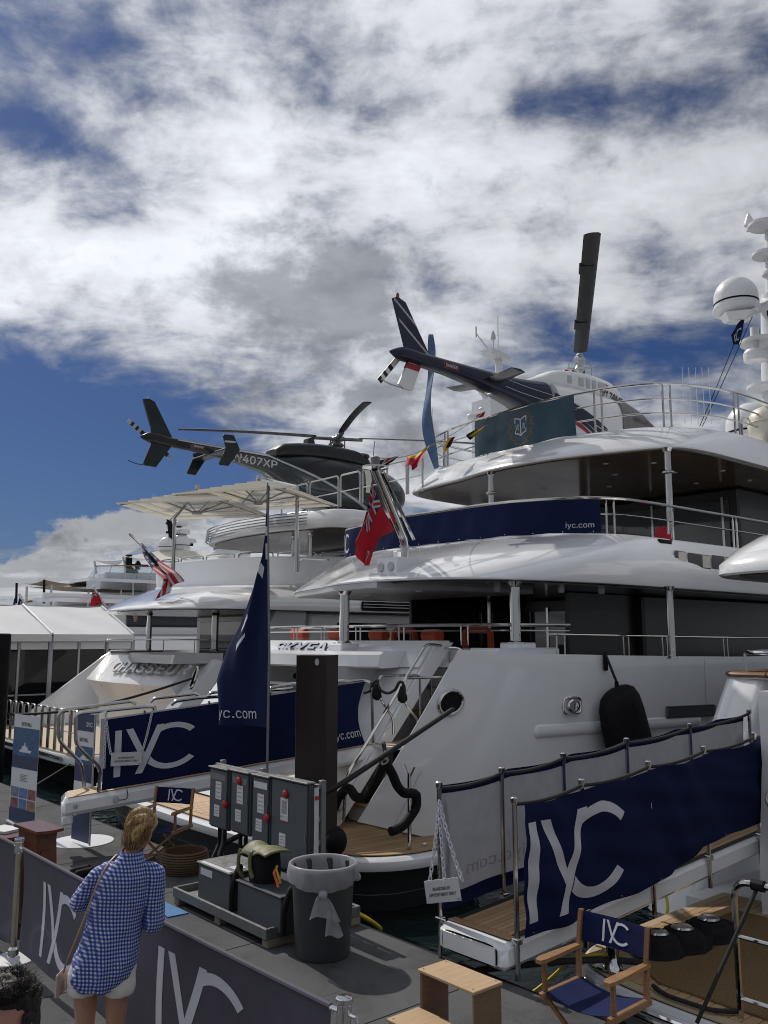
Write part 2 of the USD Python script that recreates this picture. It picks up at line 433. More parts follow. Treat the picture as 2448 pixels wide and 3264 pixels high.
GEL = mat('white_gelcoat', (.70, .715, .74), .14, coat=.8, var=.03, scale=1.2, rvar=.05)
GEL2 = mat('satin_white_paint', (.64, .65, .67), .32, coat=.15, var=.04, scale=1.5)
GREYP = mat('pale_grey_paint', (.42, .43, .45), .35, var=.05, scale=2)
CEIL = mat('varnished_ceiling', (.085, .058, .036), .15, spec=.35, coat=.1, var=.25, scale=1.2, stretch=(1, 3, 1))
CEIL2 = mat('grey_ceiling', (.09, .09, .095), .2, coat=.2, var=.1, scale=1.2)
STEEL = mat('stainless_steel', (.50, .50, .49), .12, metal=1, var=.04, scale=8, rvar=.05)
BRASS = mat('brushed_brassy_steel', (.60, .56, .48), .2, metal=1, var=.06, scale=8, rvar=.06)
CHROME = mat('chrome', (.75, .75, .76), .06, metal=1, var=.02)
DARKGL = mat('tinted_glass', (.012, .013, .016), .04, coat=1, var=.3, scale=.8)
BLACK = mat('black_rubber', (.008, .008, .010), .7, var=.3, scale=14, bump=.002, bscale=30, spec=.15)
ROPE = mat('black_rope', (.014, .014, .016), .8, var=.4, scale=60, bump=.006, bscale=90)
NAVY = mat('navy_cloth', (.010, .016, .062), .85, var=.12, scale=5, bump=.0015, bscale=160, transl=.03, spec=.12)
WPRINT = mat('white_print', (.66, .67, .74), .7, var=.05, scale=10, transl=.08)
MESHBACK = mat('pale_banner_back', (.44, .45, .48), .8, var=.06, scale=8, transl=.5, spec=.2)
TEAL = mat('teal_banner', (.010, .045, .070), .35, var=.15, scale=6, bump=.002, bscale=12)
CARPET = usdkit.material(stage, '/World/Looks/grey_dock_carpet', {'g': ('geometry', {}), 'n': ('noise_texture', {'scale': 95, 'detail': 4, 'roughness': .7}), 'w': ('noise_texture', {'scale': 1.1, 'detail': 6, 'roughness': .65, 'distortion': .8}), 's': ('noise_texture', {'scale': 3.7, 'detail': 3, 'distortion': 1.2}),
    'r1': ('rgb_ramp', {'ramp': [(.3, (.062, .063, .068)), (.7, (.135, .136, .142))]}), 'r2': ('rgb_ramp', {'ramp': [(.30, (.62, .61, .60)), (.48, (.95, .95, .95)), (.7, (1.08, 1.08, 1.08))]}), 'r3': ('rgb_ramp', {'ramp': [(.27, (.72, .72, .72)), (.36, (1, 1, 1))]}), 'm': ('mix', {'mix_type': 'multiply', 'fac': 1.0}), 'm2': ('mix', {'mix_type': 'multiply', 'fac': 1.0}), 'b': ('bump', {'distance': .006}), 'p': ('principled_bsdf', {'roughness': .95, 'specular_ior_level': .1})},
    [('g.position', 'n.vector'), ('g.position', 'w.vector'), ('g.position', 's.vector'), ('n.fac', 'r1.fac'), ('w.fac', 'r2.fac'), ('s.fac', 'r3.fac'), ('r1.color', 'm.color1'), ('r2.color', 'm.color2'), ('m.color', 'm2.color1'), ('r3.color', 'm2.color2'), ('m2.color', 'p.base_color'), ('n.fac', 'b.height'), ('b.normal', 'p.normal')], surface='p.BSDF')
RUST = mat('rusty_brown_steel', (.018, .012, .009), .85, var=.35, scale=5, bump=.003, bscale=20, stretch=(1, 1, .2))
CAB = mat('grey_enamel', (.045, .054, .062), .45, var=.12, scale=5, rvar=.08)
GALV = mat('galvanised_steel', (.17, .175, .18), .5, metal=.7, var=.2, scale=20, rvar=.1)
REDP = mat('red_plastic', (.30, .015, .018), .4, var=.1)
PAPER = mat('printed_label', (.48, .49, .51), .6, var=.06, scale=30)
INK = mat('dark_ink', (.05, .05, .06), .7, var=.1)
CAN = mat('grey_plastic', (.022, .024, .028), .5, var=.12, scale=7, rvar=.08)
WOODS = [mat(f'oiled_wood_{k}', c, .45, var=.28, scale=9, stretch=(1, 1, 12), bump=.0008, bscale=40, coat=.15) for k, c in zip('abc', [(.20, .10, .042), (.17, .082, .034), (.23, .12, .05)])]
MAHOG = mat('varnished_mahogany', (.10, .03, .014), .3, coat=.25, var=.3, scale=5, stretch=(6, 1, 1))
PLY = mat('pale_plywood', (.40, .275, .16), .5, var=.14, scale=5, stretch=(1, 7, 1))
PLYD = mat('plywood_edge', (.16, .10, .06), .55, var=.2, scale=9, stretch=(1, 1, 9))
PALLET = mat('grey_timber', (.19, .165, .12), .8, var=.3, scale=8, stretch=(1, 8, 1), bump=.002)
TEAKS = [mat(f'teak_{k}', c, .55, var=.16, scale=10, stretch=(1, 9, 1)) for k, c in zip('abc', [(.33, .20, .105), (.29, .172, .09), (.37, .23, .125)])]
TEAKX = [mat(f'teak_along_{k}', c, .55, var=.16, scale=10, stretch=(9, 1, 1)) for k, c in zip('abc', [(.40, .26, .14), (.36, .23, .12), (.44, .29, .16)])]
CAULK = mat('black_caulk', (.02, .018, .016), .8)
PALETEAK = mat('bleached_teak', (.38, .295, .19), .6, var=.1, scale=8, stretch=(1, 9, 1))
ORANGE = mat('orange_towelling', (.52, .075, .02), .85, var=.12, scale=20, bump=.003, bscale=70, sheen=.3)
CANVAS = mat('ivory_canvas', (.80, .78, .73), .8, var=.04, scale=5, transl=.5, bump=.001)
CANVAS2 = mat('tan_awning', (.42, .37, .30), .85, var=.08, scale=4, transl=.3)
PVC = mat('white_tent_fabric', (.80, .80, .81), .32, var=.02, scale=1.5, transl=.05, bump=.012, bscale=1.6)
ALU = mat('grey_aluminium', (.34, .35, .37), .4, metal=.5, var=.06)
COIR = mat('coir_mat', (.17, .115, .06), .95, var=.45, scale=60, bump=.012, bscale=120, spec=.1)
WICKER = mat('brown_wicker', (.085, .048, .022), .7, var=.3, scale=30)
YELLOW = mat('yellow_hose', (.62, .46, .02), .5, var=.15)
HELIB = mat('dark_green_black_lacquer', (.006, .009, .010), .3, coat=.15, spec=.35, var=.15, scale=3)
HELIN = mat('navy_lacquer', (.007, .010, .028), .28, coat=.15, spec=.35, var=.1, scale=3)
HELIG = mat('blue_grey_lacquer', (.020, .027, .031), .25, coat=.5, var=.1, scale=3)
HELIW = mat('white_lacquer', (.70, .71, .72), .22, coat=.6, var=.03, scale=3)
SILVER = mat('silver_stripe', (.42, .44, .45), .3, metal=.3, var=.05)
BLADE = mat('black_blade', (.016, .017, .018), .5, var=.2, scale=5)
GREYC = mat('grey_canvas_cover', (.17, .165, .16), .85, var=.12, scale=6, bump=.006, bscale=7)
REDF = mat('red_flag_cloth', (.50, .012, .035), .75, var=.08, scale=6, transl=.25)
BLUEF = mat('dark_blue_flag_cloth', (.012, .02, .10), .75, var=.08, scale=6, transl=.2)
WHITEF = mat('white_flag_cloth', (.62, .62, .64), .75, var=.05, scale=6, transl=.25)
YELF = mat('yellow_flag_cloth', (.75, .50, .02), .75, var=.06, transl=.3)
BLKF = mat('black_flag_cloth', (.012, .012, .014), .8, var=.1, transl=.1)
SKYF = mat('pale_blue_flag_cloth', (.14, .24, .42), .7, var=.2, scale=5, transl=.3)
BLUEM = mat('blue_vinyl', (.02, .13, .32), .5, var=.1)
CREAM = mat('cream_vinyl_cover', (.58, .55, .47), .45, var=.06, scale=4, bump=.01, bscale=5)
GOLD = mat('gold_print', (.10, .08, .03), .5, var=.2, scale=40)
PANE = usdkit.material(stage, '/World/Looks/window_pane', {'f': ('fresnel', {'IOR': 1.45}), 'a': ('transparent_bsdf', {'color': (.30, .31, .32)}), 'g': ('glossy_bsdf', {'roughness': .02, 'color': (.9, .9, .9)}), 'm': ('mix_closure', {})},
                       [('f.fac', 'm.fac'), ('a.BSDF', 'm.closure1'), ('g.BSDF', 'm.closure2')], surface='m.closure')
CLEARP = usdkit.material(stage, '/World/Looks/clear_pane', {'f': ('fresnel', {'IOR': 1.45}), 'a': ('transparent_bsdf', {'color': (.80, .84, .88)}), 'g': ('glossy_bsdf', {'roughness': .02, 'color': (.9, .9, .9)}), 'm': ('mix_closure', {})},
                       [('f.fac', 'm.fac'), ('a.BSDF', 'm.closure1'), ('g.BSDF', 'm.closure2')], surface='m.closure')
LINER = usdkit.material(stage, '/World/Looks/clear_bin_liner', {'a': ('transparent_bsdf', {'color': (.9, .9, .92)}), 'd': ('translucent_bsdf', {'color': (.6, .6, .64)}), 'p': ('principled_bsdf', {'base_color': (.62, .62, .66), 'roughness': .25}),
                        'n': ('noise_texture', {'scale': 5, 'detail': 3, 'distortion': .8}), 'q': ('map_range', {'from_min': .35, 'from_max': .7, 'to_min': .5, 'to_max': .72, 'clamp': True}), 'm1': ('mix_closure', {'fac': .4}), 'm2': ('mix_closure', {})},
                       [('p.BSDF', 'm1.closure1'), ('d.BSDF', 'm1.closure2'), ('n.fac', 'q.value'), ('q.result', 'm2.fac'), ('a.BSDF', 'm2.closure1'), ('m1.closure', 'm2.closure2')], surface='m2.closure')
WATER = usdkit.material(stage, '/World/Looks/harbour_water', {'t': ('geometry', {}), 'm': ('mapping', {'scale': (1, 1, 1)}), 'n': ('noise_texture', {'scale': 1.3, 'detail': 4, 'roughness': .55, 'distortion': .6}),
                        'b': ('bump', {'strength': 1, 'distance': .12}), 'p': ('principled_bsdf', {'base_color': (.006, .012, .013), 'roughness': .06, 'ior': 1.33})},
                        [('t.position', 'm.vector'), ('m.vector', 'n.vector'), ('n.fac', 'b.height'), ('b.normal', 'p.normal')], surface='p.BSDF')


def gingham():
    """Blue and white checked cotton, about 22 mm to the repeat."""
    N = {'t': ('texture_coordinate', {}), 's': ('separate_xyz', {})}; L = [('t.object', 's.vector')]
    N['xy'] = ('math', {'math_type': 'multiply_add', 'value2': 1.0}); L += [('s.y', 'xy.value1'), ('s.x', 'xy.value3')]
    for k, src in (('u', 'xy.value'), ('v', 's.z')):
        N[k + 'm'] = ('math', {'math_type': 'multiply', 'value2': 2 * math.pi / .0225}); N[k + 's'] = ('math', {'math_type': 'sine'}); N[k + 'g'] = ('map_range', {'from_min': -.35, 'from_max': .35, 'clamp': True})
        L += [(src, k + 'm.value1'), (k + 'm.value', k + 's.value1'), (k + 's.value', k + 'g.value')]
    N['a'] = ('math', {'math_type': 'add'}); N['h'] = ('math', {'math_type': 'multiply', 'value2': .5})
    N['r'] = ('rgb_ramp', {'ramp': [(0, (.018, .04, .22)), (.5, (.10, .15, .46)), (1, (.60, .63, .74))]}); N['p'] = ('principled_bsdf', {'roughness': .85, 'sheen_weight': .1})
    N['tr'] = ('translucent_bsdf', {}); N['mx'] = ('mix_closure', {'fac': .12}); N['n'] = ('noise_texture', {'scale': 22, 'detail': 3, 'distortion': 1}); N['b'] = ('bump', {'distance': .008})
    L += [('ug.result', 'a.value1'), ('vg.result', 'a.value2'), ('a.value', 'h.value1'), ('h.value', 'r.fac'), ('r.color', 'p.base_color'), ('r.color', 'tr.color'), ('n.fac', 'b.height'), ('b.normal', 'p.normal'), ('p.BSDF', 'mx.closure1'), ('tr.BSDF', 'mx.closure2')]
    return usdkit.material(stage, '/World/Looks/gingham_cotton', N, L, surface='mx.closure')


# ---------------------------------------------------------------- ground: water, the carpeted dock, the pier of the tent
def structure(name, m, mt, smooth=False):
    if isinstance(m, list): m = join(m)
    g = usdkit.mesh(stage, numbered('/World', name), (world(m[0]), np.asarray(m[1])), mt, smooth=smooth); mark(g.GetPrim(), kind='structure')
    return str(g.GetPath())


WZ = -0.55
structure('water', (np.array([[-4000, -4000, WZ], [4000, -4000, WZ], [4000, 4000, WZ], [-4000, 4000, WZ]], float), tri([[0, 1, 2, 3]])), WATER)
dk = structure('dock', [cbox((-14, -30, -.32), (5.74, 70, 0), .01)], CARPET)
edge = cbox((5.742, -30, -.30), (5.80, 70, -.012), .012)
g = usdkit.mesh(stage, dk + '/edge_board', (world(edge[0]), edge[1]), BLACK, smooth=False)
for k, y in enumerate(np.arange(-9, 40, 2.0)):
    sm_ = pbox((-13.9, y + .3, .0015), (5.7, y + .306, .0035)); g = usdkit.mesh(stage, dk + ('/carpet_seam' if k == 0 else f'/carpet_seam_{k:03d}'), (world(sm_[0]), sm_[1]), BLACK, smooth=False)
fl = [cbox((-13, y, -.9), (5.5, y + 4.0, -.33), .02) for y in np.arange(-29, 69, 5)]
g = usdkit.mesh(stage, dk + '/float', (world(join(fl)[0]), join(fl)[1]), BLACK, smooth=False)
structure('pier', [cbox((6.3, 29.0, -.9), (60, 38, .18), .02)], GREYP)
# ---------------------------------------------------------------- shared yacht builders
def curve2(ctrl, n=72):
    from scipy.interpolate import PchipInterpolator
    c = np.asarray(ctrl, float); t = np.linspace(0, 1, len(c))
    return PchipInterpolator(t, c)(np.linspace(0, 1, n))


def inset(r, d):
    """Moves an outline inwards (towards the middle of the deck) by d."""
    t = np.gradient(r, axis=0); nrm = np.c_[-t[:, 1], t[:, 0]]; nrm /= np.maximum(np.linalg.norm(nrm, axis=1, keepdims=True), 1e-9)
    mid = np.array([r[:, 0].max(), r[:, 1].mean()]); s = np.sign((nrm * (mid - r)).sum(1)).mean()
    return r + nrm * d * (1 if s > 0 else -1)


def at_z(r, z): return np.c_[r, np.full(len(r), float(z))]


def deck_shell(bot, top, zb, zt, floor, wall=.11, bulge=.07, n=72, rows=7):
    """A deck edge: ceiling, rounded lip, bulging fascia up to the capped bulwark, inner face and deck floor."""
    b, t = curve2(bot, n), curve2(top, n); d = np.linalg.norm(t - b, axis=1, keepdims=True)
    R = [at_z(inset(b, .30), zb + .02), at_z(inset(b, .05), zb), at_z(inset(b, .012), zb + .012), at_z(b, zb + .04)]
    for k in np.linspace(0, 1, rows)[1:-1]:
        R.append(at_z(inset(b + (t - b) * k, 0) + (inset(b, -1) - b) * bulge * (d + .15) * 4 * k * (1 - k), zb + .04 + (zt - zb - .07) * k))
    R += [at_z(t, zt - .03), at_z(inset(t, .03), zt), at_z(inset(t, wall), zt), at_z(inset(t, wall + .02), zt - .03), at_z(inset(t, wall + .03), floor)]
    return outward(loft(R))


def hull_side(stations, rows, yfun, afun, thick, sgn):
    """One side of a hull: a grid of points over (station, row) with a second skin inside. afun(z) = where the side begins aft."""
    O = np.array([[[afun(z) + (a1 - afun(z)) * s, yfun(afun(z) + (a1 - afun(z)) * s, z), z if not callable(z) else 0] for s in stations] for z, a1 in rows])
    I = O.copy(); I[..., 1] += thick * sgn
    return O, I


def closed_panel(O, I):
    ni, nj = O.shape[:2]; i = np.arange(ni * nj).reshape(ni, nj); k = ni * nj
    F = tri(np.stack([i[:-1, :-1], i[1:, :-1], i[1:, 1:], i[:-1, 1:]], -1).reshape(-1, 4))
    B = np.r_[i[:, 0], i[-1, 1:], i[-2::-1, -1], i[0, -2:0:-1]]; C = np.roll(B, -1)
    return outward((np.vstack([O.reshape(-1, 3), I.reshape(-1, 3)]), np.vstack([F, F[:, ::-1] + k, tri(np.stack([B, B + k, C + k, C], -1))])))


def rails(T, path, z_deck, z_top, bars=1, pair=.11, every=1.5, r=.024, mt=None, start=.4, rs=.019):
    """A stainless guard rail on an outline: top rail, lower bars, stanchions in pairs."""
    mt = mt or STEEL; P = at_z(path, z_top); T.add('top_rail', tube(P, r, 8), mt)
    for k in range(bars):
        z = z_top - (z_top - z_deck) * (k + 1) / (bars + 1) if bars > 1 else z_deck + (z_top - z_deck) * .5
        T.add('rail_bar', tube(at_z(path, z), r * .72, 6), mt)
    s = np.r_[0, np.cumsum(np.linalg.norm(np.diff(path, axis=0), axis=1))]; x = start
    while x < s[-1]:
        for dx in ((-pair / 2, pair / 2) if pair else (0,)):
            p = [np.interp(x + dx, s, path[:, k]) for k in (0, 1)]
            T.add('stanchion', join(tube([[*p, z_deck - .02], [*p, z_top - .09]], rs, 8), tube([[*p, z_top - .09], [*p, z_top]], [rs, rs * .35], 6)), mt)
        x += every


def pillar(T, x, y, z0, z1, r=.07, n=14):
    T.add('pillar', join(lathe([(r * 1.5, z0), (r * 1.5, z0 + .03), (r * 1.1, z0 + .05), (r, z0 + .07), (r, z1 - .08), (r * 1.25, z1 - .05), (r * 1.6, z1 + .01)], n, (x, y, 0))), STEEL)


def capsule(a, b, r, flat=1.0, n=16):
    a, b = np.asarray(a, float), np.asarray(b, float); d = unit(b - a); th = np.linspace(0, np.pi / 2, 7)
    pts = [a - d * r * math.cos(t) for t in th] + [b + d * r * math.sin(t) for t in th]; rr = [max(r * math.sin(t), 1e-3) for t in th] + [max(r * math.cos(t), 1e-3) for t in th]
    return tube(pts, rr, n)


def planks(T, outline, w, gap, z0, z1, along='x', mats=None, names='plank', parent=None, bounds=None):
    """Deck boards laid side by side inside an outline, each a piece of its own."""
    P = Polygon(outline).buffer(0); x0, y0, x1, y1 = bounds or P.bounds; k = 0
    lo, hi = (y0, y1) if along == 'x' else (x0, x1); p = lo
    while p < hi - gap:
        strip = sbox(x0 - 1, p + gap / 2, x1 + 1, min(p + w, hi) - gap / 2) if along == 'x' else sbox(p + gap / 2, y0 - 1, min(p + w, hi) - gap / 2, y1 + 1)
        g = P.intersection(strip)
        if bounds: g = g.intersection(sbox(*bounds))
        if g.area > 1e-4: T.add(names, mv(extr(g, z1 - z0), (0, 0, z0)), (mats or TEAKX)[int(RNG.integers(3))], parent=parent, smooth=False)
        p += w; k += 1


# ---------------------------------------------------------------- the large yacht in the middle (open stern towards the dock)
S = Thing('motor_yacht', 'large white three-deck motor yacht with a blue and white helicopter on its top deck', 'yacht', (8.0, 12.5, WZ))
YC = 12.5
SHADEW = mat('dark_paint_and_shade', (.018, .017, .016), .35, coat=.1, var=.15)  # near-black paints in the shade under the overhangs; also plain dark parts
TEAKD = mat('shade_dark_teak_deck', (.16, .11, .065), .6, var=.2, scale=9, stretch=(1, 9, 1))  # teak darkened for its shade, weakening bounce onto the ceiling above


def s_half(a):
    hb = 3.9 - .34 * np.clip((10.4 - a) / 3.2, 0, 1) ** 2
    return hb * (1 - np.clip((a - 27) / 21.5, 0, .995) ** 2.2)


SHEER = lambda a: np.interp(a, [8.8, 10.3, 12.75, 16.6, 24, 36, 48], [2.65, 2.58, 2.52, 2.45, 2.5, 3.0, 3.8])
for sgn in (-1, 1):
    rows = np.linspace(0, 1, 12); cols = np.r_[np.linspace(0, .25, 18), np.linspace(.28, 1, 20)]; O = np.zeros((12, 38, 3)); I = O.copy()
    for i, r_ in enumerate(rows):
        for j, c_ in enumerate(cols):
            zn = -.75 + r_ * 3.4; a0 = (8.3 if zn < .36 else 7.17 + (zn - .37) * (8.8 - 7.17) / 2.28) + (1.5 if sgn > 0 else 0)
            a = a0 + (47.5 - a0) * c_; z = -.75 + r_ * (SHEER(a) + .75); hb = s_half(a) * (1 - .05 * (1 - r_) ** 2)
            O[i, j] = (a, YC + sgn * hb, z); I[i, j] = (a + (.02 if j == 0 else 0), YC + sgn * (hb - min(.03 + .21 * min((a - a0) / 1.5, 1), hb * .5)), z - (.0 if i < 11 else .02))
    S.add('hull_side', closed_panel(O, I), GEL, smooth=40)
    S.add('rub_rail', sc(capsule((10.35, 0, 1.42), (14.8, 0, 1.33), .085), (1, 1, 1)) if 0 else mv(sc(capsule((10.4, 0, 0), (14.9, 0, -.10), .10), (1, .62, 1.05)), (0, YC + sgn * 3.86, 1.43)), GEL)
S.add('hull_bottom', closed_panel(*[np.array([[(a, YC + y * k, z) for a in (8.6, 20, 32, 44)] for y, z in ((-3.4, -.7 + o), (0, -.72 + o), (3.4, -.7 + o))]) for o, k in ((0, 1), (.1, 1))]), BLACK)
# fittings on the starboard quarter
def ring_on(c, u, v, ru, rv, r, n=28):
    t = np.linspace(0, 2 * np.pi, n, endpoint=False); c, u, v = map(np.asarray, (c, u, v))
    return tube(c + np.cos(t)[:, None] * u * ru + np.sin(t)[:, None] * v * rv, r, 7, closed=True)
def disc_on(c, u, v, ru, rv, n=28):
    t = np.linspace(0, 2 * np.pi, n, endpoint=False); c, u, v = map(np.asarray, (c, u, v))
    P = np.vstack([c + np.cos(t)[:, None] * u * ru + np.sin(t)[:, None] * v * rv, c[None]]); return P, np.array([[k, (k + 1) % n, n] for k in range(n)])
ys = lambda a: YC - s_half(a)
hx, hz = 8.66, 1.93; uu, vv = unit([.9, 0, .25]), unit([-.25, 0, .97])
yk = ys(hx) + .012
S.add('mooring_port', ring_on((hx, yk - .012, hz), (.96, -.11, .2), (-.2, 0, .96), .215, .165, .026), STEEL)
S.add('mooring_port_shade', disc_on((hx, yk - .006, hz), (.96, -.11, .2), (-.2, 0, .96), .2, .15), BLACK)  # flat black disc paints the shade inside the port
ek = ys(11.2)
sq = lambda c, ru, rz, k: np.array([[c[0] + ru * np.sign(math.cos(t)) * abs(math.cos(t)) ** .5, c[1], c[2] + rz * np.sign(math.sin(t)) * abs(math.sin(t)) ** .5] for t in np.linspace(0, 2 * np.pi, k, endpoint=False)])
S.add('exhaust_port', tube(sq((11.2, ek - .012, 1.77), .215, .125, 28), .018, 7, closed=True), CHROME)
S.add('exhaust_pipe', rot(lathe([(.0, 0), (.10, .0), (.10, .03), (.085, .04), (.085, -.03 + .0)], 20), 'x', 90, (0, 0, 0))[0] * [1.6, 1, 1] + [11.22, ek - .0, 1.77] if 0 else (rot(lathe([(.13, 0), (.125, .03), (.105, .05), (.08, .05), (.07, .02)], 20), 'x', 90)[0] * [1.25, 1, .8] + [11.22, ek + .004, 1.77], lathe([(.13, 0), (.125, .03), (.105, .05), (.08, .05), (.07, .02)], 20)[1]), CHROME)
S.add('fairlead_shade_plate', join(frame(extr(sbox(0, 0, 1.6, .17).buffer(.02), .006), (13.85, ek - .006, 1.44), (1, 0, -.03), (0, 0, 1))), DARKGL)  # dark plate laid on the hull, painted as a shaded opening
S.add('fairlead_rim', tube(bend([(13.85, ek - .01, 1.45), (13.85, ek - .01, 1.62), (15.5, ek - .01, 1.58), (15.5, ek - .01, 1.41), (13.85, ek - .01, 1.45)], .05), .012, 6), STEEL)
S.add('hull_seam', pbox((15.2, ek - .004, .3), (15.206, ek + .01, 2.45)), GREYP)

# main deck, transom with garage mouth, stairs
S.add('main_deck', slab([(9.95, 8.85), (30, 8.85), (30, 16.15), (9.95, 16.15)], 1.52, 1.62), TEAKS[0], smooth=False)
TF = lambda z: 9.90 - (2.72 - z) * .845          # the raked transom face: where it stands at height z
def slope_panel(y0, y1, z0, z1, t=.12):
    return outward((np.array([[TF(z0), y0, z0], [TF(z1), y0, z1], [TF(z1), y1, z1], [TF(z0), y1, z0], [TF(z0) + t, y0, z0], [TF(z1) + t, y0, z1], [TF(z1) + t, y1, z1], [TF(z0) + t, y1, z0]]), np.vstack([tri([[0, 1, 2, 3], [4, 7, 6, 5], [0, 4, 5, 1], [1, 5, 6, 2], [2, 6, 7, 3], [3, 7, 4, 0]])])))
# upper band bows aft in plan
TOFF = np.array([-.25, -.33, 0]); SADD = S.add
S.add = lambda n_, m, mt, **k: SADD(n_, mv(m, TOFF), mt, **k)
nb = 24; yb = np.linspace(10.4, 16.0, nb); bow = .16 * (1 - ((yb - 12.9) / 3.1) ** 2)
R = [np.c_[TF(z) - bow * k, yb, np.full(nb, z)] for z, k in ((2.36, .6), (2.5, .8), (2.66, 1), (2.735, 1.0), (2.77, .9))]
R += [np.c_[np.full(nb, 10.25), yb, np.full(nb, 2.77)], np.c_[np.full(nb, 10.3), yb, np.full(nb, 2.36)]]
S.add('transom_band', outward(loft([np.array([r[k] for r in R]) for k in range(nb)])), GEL, smooth=35)
S.add('transom_wall', slope_panel(10.4, 11.42, .22, 2.36), GEL); S.add('transom_wall', slope_panel(14.75, 16.0, .22, 2.36), GEL); S.add('transom_wall', slope_panel(11.42, 14.75, .22, 1.22), GEL)
S.add('garage_wall', pbox((8.5, 11.3, .2), (11.2, 11.38, 2.38)), GREYP); S.add('garage_wall', pbox((8.9, 14.78, .2), (11.2, 14.86, 2.38)), GREYP)
S.add('garage_back', pbox((11.2, 11.3, .2), (11.25, 14.86, 2.38)), BLACK); S.add('garage_floor', pbox((8.8, 11.38, 1.12), (11.2, 14.78, 1.2)), GREYP)
for q0, q1 in (((9.9, 12.0, 2.15), (9.9, 12.45, 2.12)), ((9.85, 12.9, 2.2), (9.95, 13.3, 2.05)), ((9.8, 13.8, 2.18), (9.9, 14.2, 2.1))): S.add('garage_gear', capsule(q0, q1, .055), BLACK)
for x_, z_ in ((9.3, 2.0), (9.45, 1.82)): S.add('garage_pipe', tube([(x_, 11.5, z_), (x_, 14.7, z_)], .028, 8), GEL2)
# the raised garage door stands out over the mouth
S.add('garage_door', outward(loft([np.array([(8.78, y, 2.34), (8.70, y, 2.37), (8.74, y, 2.55), (8.86, y, 2.60), (9.75, y, 2.61), (9.75, y, 2.36)]) + np.array([x, 0, 0]) for y, x, k in ((10.85, .42, 0), (11.1, .2, 0), (12.0, .05, 0), (13.2, 0, 0), (14.4, .06, 0), (15.1, .3, 0))])), GEL, smooth=20)
S.add('stair_wall', outward((np.array([[8.0, 10.33, .22], [TF(2.74) + .35, 10.33, 2.74], [TF(2.74), 10.33, 2.74], [TF(.3), 10.33, .22], [8.0, 10.39, .22], [TF(2.74) + .35, 10.39, 2.74], [TF(2.74), 10.39, 2.74], [TF(.3), 10.39, .22]]), np.vstack([tri([[0, 1, 2, 3], [4, 7, 6, 5], [0, 4, 5, 1], [1, 5, 6, 2], [2, 6, 7, 3], [3, 7, 4, 0]])]))), GEL)
for side in (8.98, 14.95):
    for k in range(6):
        x0, z0 = 8.15 + k * .33, .22 + k * .235
        SADD('stair_step', cbox((x0, side, .2), (x0 + .34 if k < 5 else 10.0, side + 1.35, z0 + .20), .012), GEL2, smooth=False)
        SADD('stair_tread', cbox((x0 - .03, side + .06, z0 + .203), (x0 + .30, side + 1.29, z0 + .228), .006), TEAKS[k % 3], smooth=False)
        if k in (0, 1): SADD('step_light', rot(lathe([(.03, 0), (.03, .012), (.02, .02)], 12), 'y', -90)[0] * 1.0 + [x0 - .001, side + .7, z0 + .1] if 0 else ((rot(lathe([(.03, 0), (.03, .012), (.02, .02)], 12), 'y', -90)[0] + [x0, side + .7, z0 + .1]), lathe([(.03, 0), (.03, .012), (.02, .02)], 12)[1]), CHROME)
S.add('stair_handrail', tube(bend([(9.95, 10.28, 2.69), (9.60, 10.26, 2.72), (8.45, 10.26, 1.36), (8.05, 10.26, .9), (8.0, 10.26, .3)], .12, 5), .024, 8), STEEL)
for k in (.25, .7): S.add('rail_bracket', tube([(9.6 - 1.15 * k, 10.26, 2.72 - 1.36 * k), (9.6 - 1.15 * k + .06, 10.34, 2.72 - 1.36 * k - .06)], .014, 6), STEEL)
S.add = SADD
# cross wall at the head of the starboard stair, with a gate of stainless tube
S.add('stair_head_wall', outward(loft([[(9.86 + dz, y, z) for y, z, dz in ((8.95, 1.12, 0), (10.03, 1.12, 0), (10.03, 2.63, .12), (8.95, 2.58, .12))], [(9.94 + dz, y, z) for y, z, dz in ((8.95, 1.12, 0), (10.03, 1.12, 0), (10.03, 2.63, .12), (8.95, 2.58, .12))]])), GEL2)
ga = 9.82; G_ = lambda x, y: pa(f5(x, y), ga)
S.add('boarding_gate', tube(bend([G_(1055, 560), G_(1035, 480), G_(1040, 110), G_(1085, 42), G_(1270, 42), G_(1335, 75), G_(1345, 300)], .06, 4), .022, 8), STEEL)
for y in (215, 388): S.add('gate_bar', tube([G_(1050, y), G_(1260, y + 5)], .016, 6), STEEL)
for y in (215, 388): q_ = G_(1020, y); S.add('gate_hinge', cbox(q_ - [.02, .05, .04], q_ + [.02, .04, .04], .008), STEEL)
q_ = G_(1155, 200); S.add('gate_latch', cbox(q_ - [.01, .14, .045], q_ + [.02, .14, .05], .01), GEL2)
# swim platform
plat = [(8.9, 8.12), (7.7, 8.16), (7.1, 8.36), (6.72, 8.85), (6.58, 10), (6.5, 12.5), (6.58, 15), (6.8, 16.2), (7.5, 16.75), (8.9, 16.8)]
pl = curve2(plat, 60)
S.add('swim_platform', outward(loft([at_z(inset(pl, .12), -.02), at_z(inset(pl, .02), .02), at_z(pl, .07), at_z(inset(pl, .01), .13), at_z(inset(pl, .06), .165), at_z(inset(pl, .10), .168)])), GEL, smooth=40)
ip = inset(pl, .13); pp = [tuple(k) for k in ip] + [(8.9, 16.6), (8.9, 8.3)]
S.add('platform_margin', mv(extr(Polygon(pp).buffer(0), .014), (0, 0, .167)), CAULK, smooth=False)
S.add('platform_border', mv(extr(Polygon(pp).buffer(0).difference(Polygon(pp).buffer(0).buffer(-.13)), .012), (0, 0, .179)), TEAKX[1], smooth=False)
ppi = list(Polygon(pp).buffer(0).buffer(-.138).exterior.coords)
planks(S, ppi, .085, .010, .179, .192, 'x', bounds=(6, 8.0, 9, 16.6))
